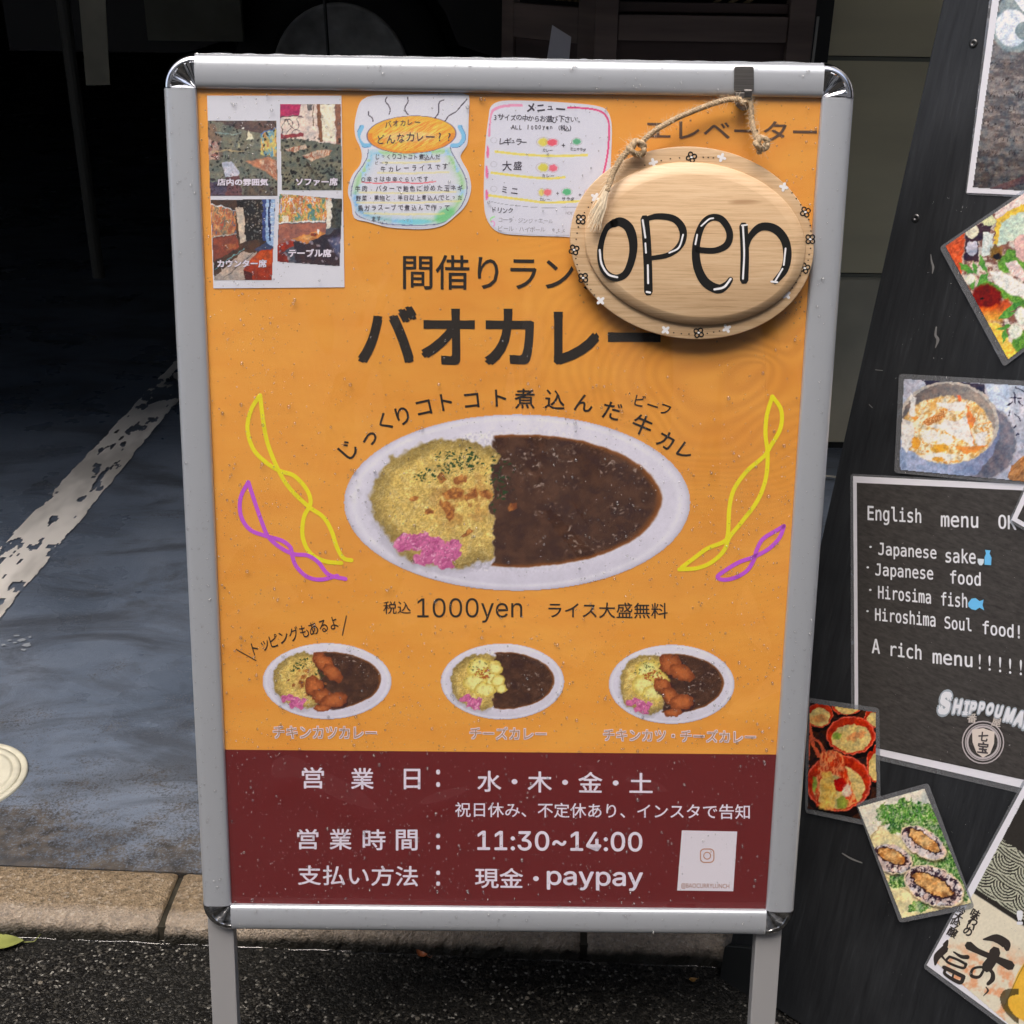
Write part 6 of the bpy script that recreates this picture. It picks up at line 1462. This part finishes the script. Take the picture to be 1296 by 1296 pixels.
# 3 pot of fish rice
def q7(l): return [(1120 + x / 7.364, 470 + y / 7.364) for x, y in l]
c3 = card('photo_card', q7([(132, 22), (1700, 110), (1660, 1090), (88, 945)]), 0.0024, 'laminated photo of a metal pot of fish rice above the English menu', 'photo card')
def pot(c):
    X, Y = c.X, c.Y; f = fbm(X / 90, Y / 60, 3, 4); c.fill(mixc(C3(150, 150, 166), C3(196, 200, 216), f)); c.m = c.poly(None, [(175, 68), (1660, 150), (1640, 1060), (140, 920), (135, 800)]) < 0
    c.poly(C3(62, 60, 78), [(330, 70), (930, 118), (930, 300), (500, 250)]); c.poly(C3(196, 206, 226), [(930, 118), (1300, 132), (1300, 460), (1000, 330)], 1, 4); c.poly(C3(176, 178, 190), [(1150, 130), (1340, 140), (1340, 640), (1200, 560)], .7, 20)
    for p in ([(1205, 190), (1215, 300)], [(1170, 250), (1270, 250)], [(1180, 290), (1150, 320)], [(1240, 280), (1275, 320)], [(1215, 400), (1260, 460)], [(1170, 370), (1150, 415)], [(1200, 520), (1215, 500)], [(1225, 600), (1245, 585)], [(1225, 150), (1300, 190)]): c.line(C3(44, 40, 66), p, 13, .9, 0)
    c.blob(C3(118, 118, 132), 900, 660, 325, 345, 10, .02, 3, .02); dd = c.ell(900, 660, 325, 345, 10); c.fill(C3(170, 168, 172), np.exp(-((dd - .985) / .01) ** 2) * .9); c.fill(C3(82, 80, 92), (1 - S(.5, 1, c.ell(960, 800, 240, 240))) * .5)
    c.poly(mixc(C3(120, 74, 44), C3(206, 158, 110), fbm((X + Y) / 14, (X - Y) / 120, 8, 3)), [(1140, 1000), (1180, 880), (1296, 790), (1400, 800), (1300, 1060)])
    c.poly(mixc(C3(150, 164, 196), C3(116, 126, 158), S(500, 1050, X)), [(135, 560), (1060, 400), (1070, 600), (1000, 780), (860, 960), (600, 1000), (140, 930)], 1, 6)
    c.blob(C3(186, 178, 170), 590, 480, 470, 385, 0, 0, 0, .012); dd = c.ell(590, 480, 440, 365); c.fill(mixc(C3(112, 104, 104), C3(150, 140, 134), S(200, 900, X)), 1 - S(.985, 1.0, dd))
    st = fbm((X + Y * .5) / 24, (Y - X * .5) / 90, 6, 4); f2 = fbm(X / 40, Y / 30, 9, 4); a = 1 - S(.96, 1.02, c.ell(580, 545, 430, 318, 0, .12, 4))
    col = mixc(C3(206, 160, 96), C3(240, 226, 196), S(.35, .6, .5 * st + .5 * f2)); col = mixc(col, C3(222, 140, 50), S(.62, .75, f2) * .8); c.fill(col, a)
    for p, col in (([(345, 475), (545, 355), (565, 420), (500, 470), (400, 510)], C3(150, 92, 50)), ([(215, 400), (330, 430), (280, 470)], C3(226, 130, 60)), ([(760, 310), (850, 460), (800, 540), (840, 690), (760, 600)], C3(214, 116, 60)), ([(665, 215), (705, 235), (720, 280), (690, 275)], C3(226, 96, 60)), ([(650, 700), (950, 690), (860, 750), (740, 770)], C3(196, 120, 60))): c.poly(mixc(col, col * 1.25, f2), p, .9, 6)
    for p in ([(560, 445), (640, 465), (745, 425), (800, 560), (830, 700), (740, 650), (560, 560), (410, 510), (520, 490)], [(230, 420), (240, 190), (285, 250), (270, 420)], [(160, 430), (270, 480), (270, 650), (200, 760), (150, 700)], [(480, 300), (770, 280), (740, 360), (600, 370)], [(830, 580), (960, 560), (930, 690), (860, 700)]): c.poly(mixc(C3(216, 208, 204), C3(244, 240, 236), st), p, .95, 5)
    for x, y, rx, ry in ((420, 600, 80, 62), (560, 640, 80, 60), (500, 800, 150, 40)): c.blob(C3(242, 236, 226), x, y, rx, ry, 0, .3, x, .15, .9)
    c.blob(C3(222, 160, 60), 520, 715, 90, 40, 0, .4, 7, .2, .9); c.blob(C3(220, 150, 60), 290, 670, 40, 60, 0, .4, 9, .2, .9); c.blob(C3(228, 160, 60), 500, 820, 60, 24, 0, .4, 11, .2, .9)
    t = cells(X / 13, Y / 13, 5); c.fill(C3(226, 180, 130), (inpoly(c, [(345, 475), (545, 355), (565, 420), (500, 470), (400, 510)]) > .5) * (t[0] < .3) * .8); grain(c, .06, 9)
paint('printed_face', BOARD, 0.0032, (1136, 477, 1306, 612), 0.95, pot, c3, PRINT_WET, 1.2, 0.01, (7.364, 1120, 470), 0.75, [(175, 68), (1660, 150), (1640, 1060), (140, 920), (135, 800)])

# 4 English menu
def q3(l): return [(1060 + x / 3.161, 590 + y / 3.161) for x, y in l]
def T3(s_, xa, ta, ba, xb, tb_, bb, bold=0.0, res=3): 
    A = q3([(xa, ta), (xa, ba), (xb, tb_), (xb, bb)]); return text_in(s_, (A[0][0], A[0][1], A[1][1], A[2][0], A[2][1], A[3][1]), bold, res)
c4 = card('english_menu', q3([(52, 30), (1000, 78), (1000, 1372), (56, 1150)]), 0.0005, 'large black English menu sheet with white border and chalk style text', 'menu sheet')
flat('white_border', q3([(62, 40), (990, 84), (990, 1345), (70, 1135)]), 0.0013, CARDW, c4)
f4_ = flat('slate_face', q3([(77, 66), (980, 108), (980, 1305), (84, 1112)]), 0.0016, CHAR, c4)
Z4 = 0.0019
rows4 = [T3('#mEnglish', 120, 155, 232, 335, 170, 243, .012), T3('#mmenu', 413, 196, 243, 563, 200, 248, .012), T3('#mOK', 643, 193, 250, 716, 198, 256, .012),
         T3('#mJapanese', 163, 305, 368, 396, 322, 384, .012), T3('#msake', 432, 328, 386, 553, 332, 392, .012), T3('#mJapanese', 151, 388, 450, 383, 404, 468, .012), T3('#mfood', 450, 415, 470, 573, 424, 480, .012),
         T3('#mHirosima', 162, 476, 530, 374, 496, 552, .012), T3('#mfish', 414, 503, 558, 519, 508, 568, .012), T3('#mHiroshima', 150, 566, 618, 392, 586, 644, .012), T3('#mSoul', 428, 598, 650, 536, 608, 662, .012), T3('#mfood!!', 580, 616, 672, 762, 640, 695, .012),
         T3('#mA', 137, 690, 748, 170, 692, 751, .012), T3('#mrich', 212, 702, 760, 336, 716, 776, .012), T3('#mmenu', 380, 745, 790, 540, 760, 806, .012), T3('!', 565, 752, 812, 573, 752, 813), T3('!', 604, 757, 818, 613, 758, 819), T3('!', 646, 763, 824, 655, 764, 825), T3('!', 686, 769, 830, 695, 770, 831), T3('!', 729, 774, 836, 738, 775, 837), T3('!', 768, 780, 842, 777, 781, 843)]
for w4 in rows4: lettering([w4], BOARD, Z4, CHALK, c4)
ribbons('bullet', [(q3([(x - 1.5, y), (x + 1.5, y)]), 2.6) for x, y in ((132, 323), (121, 405), (131, 495), (120, 580))], BOARD, Z4, CHALK, c4, 0)['kind'] = 'stuff'
BLUE = mat('sky_blue_print', alb(104, 176, 226), 0.4)
flat('sake_bottle_drawing', q3([(590, 335), (612, 337), (608, 350), (616, 366), (614, 396), (588, 394), (588, 364), (594, 350)]), Z4 + 0.0003, BLUE, c4)
flat('sake_cup_drawing', q3([(560, 370), (586, 372), (584, 388), (577, 397), (568, 396), (561, 386)]), Z4 + 0.0003, mat('cup_print', alb(196, 206, 214), 0.4), c4)
flat('fish_drawing', q3([(522, 548), (536, 530), (552, 528), (568, 540), (584, 534), (580, 556), (586, 576), (568, 566), (552, 576), (536, 572), (524, 562)]), Z4 + 0.0003, BLUE, c4)
LOGO = mat('pale_blue_print', alb(150, 160, 170), 0.4)
lg = [('S', 430, 948, 104, -4), ('H', 480, 962, 70, -4), ('I', 515, 968, 66, -4), ('P', 542, 968, 60, -4), ('P', 576, 968, 56, -4), ('O', 610, 972, 54, -6), ('U', 645, 982, 58, -8), ('M', 688, 996, 66, -10), ('A', 728, 1010, 72, -12), ('R', 765, 1024, 76, -12), ('U', 803, 1040, 80, -14)]
for lay, (m_, bo, gr, zz) in enumerate(((LOGO, .11, 1.0, Z4), (CHALK, .045, 1.0, Z4 + 0.0008))):
    lettering([text_at('#s' + ch, *q3([(x, y)])[0], sz / 3.161 * 1.45 * gr, r_, bo, .66, 3, .14) for ch, x, y, sz, r_ in lg], BOARD, zz, m_, c4, 'logo_lettering' if lay else 'logo_outline')
lettering([text_at(ch, *q3([(x, y)])[0], 12.5, r_, .02) for ch, x, y, r_ in (('番', 538, 1008, -3), ('屋', 636, 1024, -12))], BOARD, Z4, mat('cream_print', alb(180, 172, 166), 0.4), c4)
EMB = mat('emblem_grey', alb(168, 162, 164), 0.4)
circ = lambda cx_, cy_, r, n=28: q3([(cx_ + r * .98 * math.cos(t), cy_ + r * math.sin(t)) for t in np.linspace(0, 2 * math.pi, n + 1)])
ribbons('emblem_ring', [(circ(582, 1105, 84), 1.5), (circ(582, 1105, 72), 1.2), (circ(582, 1105, 64), 2.6)], BOARD, Z4, EMB, c4, 0)
flat('emblem_shield', q3([(538, 1054), (582, 1048), (628, 1064), (626, 1110), (610, 1150), (582, 1166), (556, 1146), (540, 1104)]), Z4 + 0.0002, mat('emblem_cream', alb(196, 186, 178), 0.4), c4)
lettering([text_at('七', *q3([(583, 1082)])[0], 13, -6, .03), text_at('宝', *q3([(582, 1126)])[0], 15, -6, .03)], BOARD, Z4 + 0.0005, mat('emblem_ink', alb(74, 70, 72), 0.4), c4, 'emblem_lettering')

# corner of a further white-edged card over the K
c8 = card('white_edged_card', [(1277, 660), (1298, 612), (1420, 640), (1400, 730)], 0.0040, 'white edged card whose corner covers the end of the English menu heading', 'card')
flat('white_border', [(1280, 658), (1299, 616), (1416, 643), (1396, 724)], 0.0048, CARDW, c8); flat('slate_face', [(1287.5, 656), (1303, 624), (1410, 648), (1392, 714)], 0.0050, CHAR, c8)

# 5 soup bowls
def q4(l): return [(1000 + x / 3.115, 880 + y / 3.115) for x, y in l]
c5 = card('photo_card', q4([(64, 8), (352, 50), (358, 525), (60, 462)]), 0.0036, 'laminated photo of red soup bowls beside the silver frame', 'photo card')
def soup(c):
    X, Y = c.X, c.Y; c.fill(C3(56, 40, 36)); c.m = c.poly(None, [(76, 28), (338, 66), (342, 502), (68, 448)]) < 0; f = fbm(X / 16, Y / 16, 3, 4); st = fbm(X / 6, Y / 16, 5, 3)
    def bowl(cx_, cy_, rx, ry, rot=0):
        c.blob(C3(30, 22, 24), cx_, cy_ + ry * .28, rx, ry, rot, 0, 0, .02); c.blob(C3(186, 52, 36), cx_, cy_, rx, ry, rot, 0, 0, .02); dd = c.ell(cx_, cy_, rx, ry, rot); c.fill(C3(224, 120, 96), np.exp(-((dd - .97) / .02) ** 2) * .8); c.fill(mixc(C3(150, 34, 26), C3(196, 66, 40), f), 1 - S(.88, .92, dd)); c.blob(mixc(C3(190, 160, 90), C3(222, 200, 140), f), cx_ + 1, cy_ + ry * .16, rx * .8, ry * .74, rot, .08, 3, .03)
    bowl(115, 78, 52, 50); bowl(225, 45, 60, 34); bowl(330, 90, 36, 40); bowl(345, 270, 44, 76); bowl(240, 158, 97, 74); bowl(190, 345, 128, 112)
    c.blob(C3(120, 150, 60), 185, 160, 18, 14, 0, .5, 5, .2, .9); c.blob(C3(222, 130, 80), 260, 160, 40, 14, 20, .8, 6, .3, .7); c.blob(C3(196, 120, 70), 115, 92, 30, 16, 0, .8, 7, .3, .7)
    RED = mixc(C3(190, 58, 34), C3(236, 140, 90), S(.3, .7, st))
    c.poly(RED, [(120, 222), (170, 214), (205, 232), (232, 330), (262, 420), (225, 440), (200, 330), (160, 300), (120, 330), (108, 440), (98, 400), (108, 280)], 1, 4); c.poly(mixc(C3(206, 150, 60), C3(236, 206, 120), f), [(125, 300), (160, 300), (190, 350), (170, 450), (115, 448)], .9, 6); c.blob(C3(176, 34, 30), 195, 352, 24, 26, 0, .3, 8); c.blob(C3(220, 196, 180), 225, 375, 18, 26, 0, .5, 9, .2, .9); c.blob(C3(120, 140, 50), 205, 425, 22, 26, 0, .5, 10, .2, .8); c.blob(C3(130, 160, 60), 96, 350, 9, 30, 0, .4, 11, .2, .8)
    for p in ([(75, 110), (88, 180), (112, 240)], [(95, 170), (120, 190), (130, 220)], [(80, 160), (70, 230), (68, 280)]): c.line(C3(206, 92, 64), p, 12, .95)
    grain(c, .10, 5)
paint('printed_face', BOARD, 0.0044, (1021, 888, 1111, 1043), 0.9, soup, c5, PRINT_WET, 1.2, 0.01, (3.115, 1000, 880), 0.8, [(76, 28), (338, 66), (342, 502), (68, 448)])

# 6 abalone
c6 = card('photo_card', q4([(258, 425), (545, 345), (728, 838), (432, 897)]), 0.0056, 'tilted laminated photo of three abalone shells on green sprigs', 'photo card')
def aba(c):
    X, Y = c.X, c.Y; f = fbm(X / 22, Y / 22, 3, 4); c.fill(mixc(C3(206, 202, 190), C3(222, 214, 196), f)); c.m = c.poly(None, [(266, 440), (530, 366), (716, 820), (440, 880)]) < 0
    c.poly(mixc(C3(206, 190, 140), C3(222, 212, 170), f), [(310, 560), (360, 520), (720, 700), (716, 860), (440, 885)], 1, 8); dd = c.ell(520, 640, 215, 140, -20); c.fill(C3(150, 126, 80), np.exp(-((dd - 1) / .012) ** 2) * .7)
    g1 = fbm(X / 5, Y / 7, 6, 4); GR = mixc(C3(52, 92, 44), C3(128, 168, 92), S(.35, .68, g1)); GR = mixc(GR, C3(196, 206, 170), S(.68, .8, g1) * .6)
    gz = np.maximum.reduce([(1 - c.ell(470, 480, 130, 70, 0, .55, 2)), (1 - c.ell(580, 520, 70, 90, -30, .5, 3)), (1 - c.ell(650, 680, 70, 150, 20, .5, 4)), (1 - c.ell(520, 830, 60, 24, 10, .6, 5)), (1 - c.ell(425, 730, 40, 30, 0, .8, 6)), (1 - c.ell(540, 650, 90, 40, 0, .5, 7))])
    GR = mixc(GR, C3(206, 206, 176), S(.52, .62, fbm(X / 9, Y / 7, 16, 4)) * .55); c.fill(GR, S(-.02, .06, gz + .5 * (fbm(X / 12, Y / 12, 18, 3) - .5)))
    for k in range(26):
        rr3 = random.Random(k); x0 = rr3.uniform(340, 600); y0 = rr3.uniform(455, 500); x1 = x0 + rr3.uniform(-40, 20); y1 = y0 - rr3.uniform(20, 60); c.line(C3(90, 150, 60), [(x0, y0), ((x0 + x1) / 2 + 4, (y0 + y1) / 2), (x1, y1)], 4.0, .9, 3)
    def shell(cx_, cy_, rx, ry, rot, seed, open_=False):
        c.blob(C3(60, 44, 40), cx_ + 4, cy_ + 8, rx * 1.02, ry * 1.04, rot, .05, seed, .08, .6); dd = c.ell(cx_, cy_, rx, ry, rot, .05, seed); t = cells(X / 17, Y / 17, seed); v = S(.40, .60, fbm(X / 13, Y / 13, seed + 4, 5) + .12 * S(0, .4, t[1] - t[0]))
        col = mixc(C3(60, 46, 58), mixc(C3(214, 206, 206), C3(196, 170, 160), t[2]), v); c.fill(C3(206, 190, 160), 1 - S(1.0, 1.03, dd)); c.fill(col, 1 - S(.94, .97, dd))
        d3 = c.ell(cx_ - (4 if open_ else 0), cy_ - ry * (.05 if open_ else .18), rx * .74, ry * .46, rot - 4, .35, seed + 3); c.fill(C3(60, 40, 42), 1 - S(.98, 1.06, d3 - .08)); c.fill(mixc(C3(150, 100, 56), C3(218, 172, 112), S(.3, .7, fbm(X / 14, Y / 14, seed + 8, 4))), 1 - S(.92, .98, d3)); c.fill(C3(236, 200, 140), (1 - S(.3, .8, d3)) * .35)
    shell(525, 582, 100, 52, -32, 21); shell(400, 645, 84, 56, -20, 22); shell(568, 752, 122, 74, -24, 23, True); grain(c, .07, 5)
paint('printed_face', BOARD, 0.0064, (1084, 996, 1231, 1164), 0.9, aba, c6, PRINT_WET, 1.2, 0.01, (3.115, 1000, 880), 0.8, [(266, 440), (530, 366), (716, 820), (440, 880)])

# 7 sake flyer
c7 = card('sake_flyer', q4([(524, 1072), (960, 260), (1500, 640), (1180, 1560)]), 0.0040, 'tilted flyer with brush lettering and a wave pattern, lowest at the right', 'flyer')
flat('white_border', q4([(538, 1064), (964, 276), (1480, 640), (1160, 1520)]), 0.0048, CARDW, c7)
def sake(c):
    X, Y = c.X, c.Y; c.m = c.poly(None, [(575, 1056), (975, 300), (1100, 390), (1100, 1500)]) < 0; a_ = math.radians(33)
    U = (X - 715) * math.cos(a_) + (Y - 775) * math.sin(a_); V = -(X - 715) * math.sin(a_) + (Y - 775) * math.cos(a_)
    f = fbm(X / 60, Y / 60, 3, 4); c.fill(C3(54, 52, 50)); 
    s_ = 104.0; tu_ = U / s_; tv_ = V / (s_ * .9); row = np.floor(tv_); best = np.full(X.shape, 9.0)
    cxx = np.floor(tu_ + .5 * (row % 2)) + .5 - .5 * (row % 2); d = np.hypot(tu_ - cxx, (tv_ - row) * .9 + .1); d = np.where(d > .72, np.hypot(tu_ - cxx - np.sign(tu_ - cxx) * .5, (tv_ - row) * .9 + 1.0), d)
    wv = (np.sin(d * 2 * math.pi / .112) > .1); c.fill(C3(176, 178, 160), wv * (V < -20) * (V > -240) * 1.0)
    cream = mixc(C3(204, 198, 178), C3(214, 206, 186), f); c.fill(cream, S(-2, 2, V)); 
    c.fill(C3(214, 120, 70), S(.45, .75, fbm(X / 30, Y / 30, 9, 4)) * S(170, 330, V + U * .45) * (V > 0) * .6); c.poly(mixc(C3(206, 150, 50), C3(226, 186, 80), f), [(840, 1240), (900, 1090), (960, 1000), (1100, 1100), (1100, 1400), (950, 1300)], 1, 4); c.line(C3(60, 56, 50), [(845, 1225), (905, 1095), (960, 1005)], 3, .6); c.fill(C3(70, 62, 44), ((np.abs(c.ell(930, 1240, 110, 60, -35) - .9) < .16) & (X < 960) & (X < 900)) * .8)
    c.fill(C3(52, 50, 48), S(12, 6, np.abs(V + 10)) * 1.0); grain(c, .03, 6)
paint('printed_face', BOARD, 0.0050, (1183, 974, 1306, 1306), 0.95, sake, c7, PRINT_WET, 1.2, 0.01, (3.115, 1000, 880), 0.1, [(575, 1056), (975, 300), (1100, 390), (1100, 1500)])
BR = mat('brush_ink', alb(58, 54, 52), 0.4)
def br(name, l, z=0.0053): return ribbons(name, [(q4(p), [w_ / 3.115 for w_ in w]) for p, w in l], BOARD, z, BR, c7)
br('brush_lettering', [([(762, 962), (812, 958), (850, 980), (856, 1000)], [6, 34, 38, 20]), ([(704, 986), (740, 1008), (800, 1034), (868, 1066)], [34, 22, 22, 38]), ([(808, 1010), (798, 1040), (776, 1072)], [44, 40, 44])])
br('brush_lettering', [([(765, 1080), (745, 1110), (715, 1105), (722, 1078), (760, 1072), (795, 1090), (798, 1118), (780, 1138)], [10, 12, 14, 10, 10, 14, 20, 14])])
br('brush_lettering', [([(772, 1150), (780, 1165), (762, 1185)], [4, 8, 3])])
br('brush_lettering', [([(620, 968), (612, 985)], [10, 22]), ([(610, 1000), (580, 1030), (572, 1062)], [30, 28, 8]), ([(585, 1012), (612, 1045)], [14, 6]), ([(645, 1012), (675, 1030), (700, 1032)], [6, 14, 18]), ([(628, 1030), (660, 1042), (694, 1060)], [10, 10, 12]), ([(628, 1030), (618, 1050), (680, 1075), (694, 1060)], [10, 10, 10, 12]), ([(606, 1072), (640, 1088), (685, 1110)], [16, 16, 16]), ([(612, 1080), (612, 1100), (668, 1132), (684, 1112)], [12, 12, 16, 16]), ([(646, 1090), (640, 1112)], [8, 8])])
lettering([text_at(ch, *q4([(x, y)])[0], 13, -30, .03) for ch, x, y in (('味', 730, 862), ('わ', 722, 890), ('い', 712, 912), ('の', 700, 932))], BOARD, 0.0053, BR, c7)
lettering([text_at(ch, *q4([(x, y)])[0], 13, -30, .02) for ch, x, y in (('吟', 672, 850), ('大', 662, 875), ('吟', 652, 900), ('醸', 640, 935))], BOARD, 0.0053, BR, c7)
lettering([text_in('!', (q4([(893, 0)])[0][0], q4([(0, 848)])[0][1], q4([(0, 905)])[0][1], q4([(918, 0)])[0][0], q4([(0, 848)])[0][1], q4([(0, 905)])[0][1]), .03)], BOARD, 0.0053, CHALK, c7)
# drops on the board's cards
sp_ = []
for i in range(420):
    x_ = random.uniform(1120, 1296); y_ = random.choice([random.uniform(250, 460), random.uniform(475, 600), random.uniform(620, 980), random.uniform(1000, 1290)]); u_, v_ = BOARD.uv(x_, y_, 0.007)
    if x_ < 1215 - 0.2326 * y_ + 20: continue
    sp_.append((float(u_), float(v_), 0.0072, min(.0012, 0.0004 * math.exp(random.gauss(0, .45))), 1.1, 0.6))
drops('water_drops', sp_, brd, DROP_RAIL)
# black rubber guard over the bottom corner of the board
mb = MB(); wp = rounded([B3(x, y, 0.004)[:2] for x, y in ((917, 1196), (958, 1200), (985, 1296), (960, 1312), (922, 1286), (909, 1250))], 0.006)
mb.plate(wp, -0.020, 0.004); mb.build('corner_guard', mat('black_rubber', (0.012, 0.013, 0.013), 0.45), brd, bevel=0.0015)
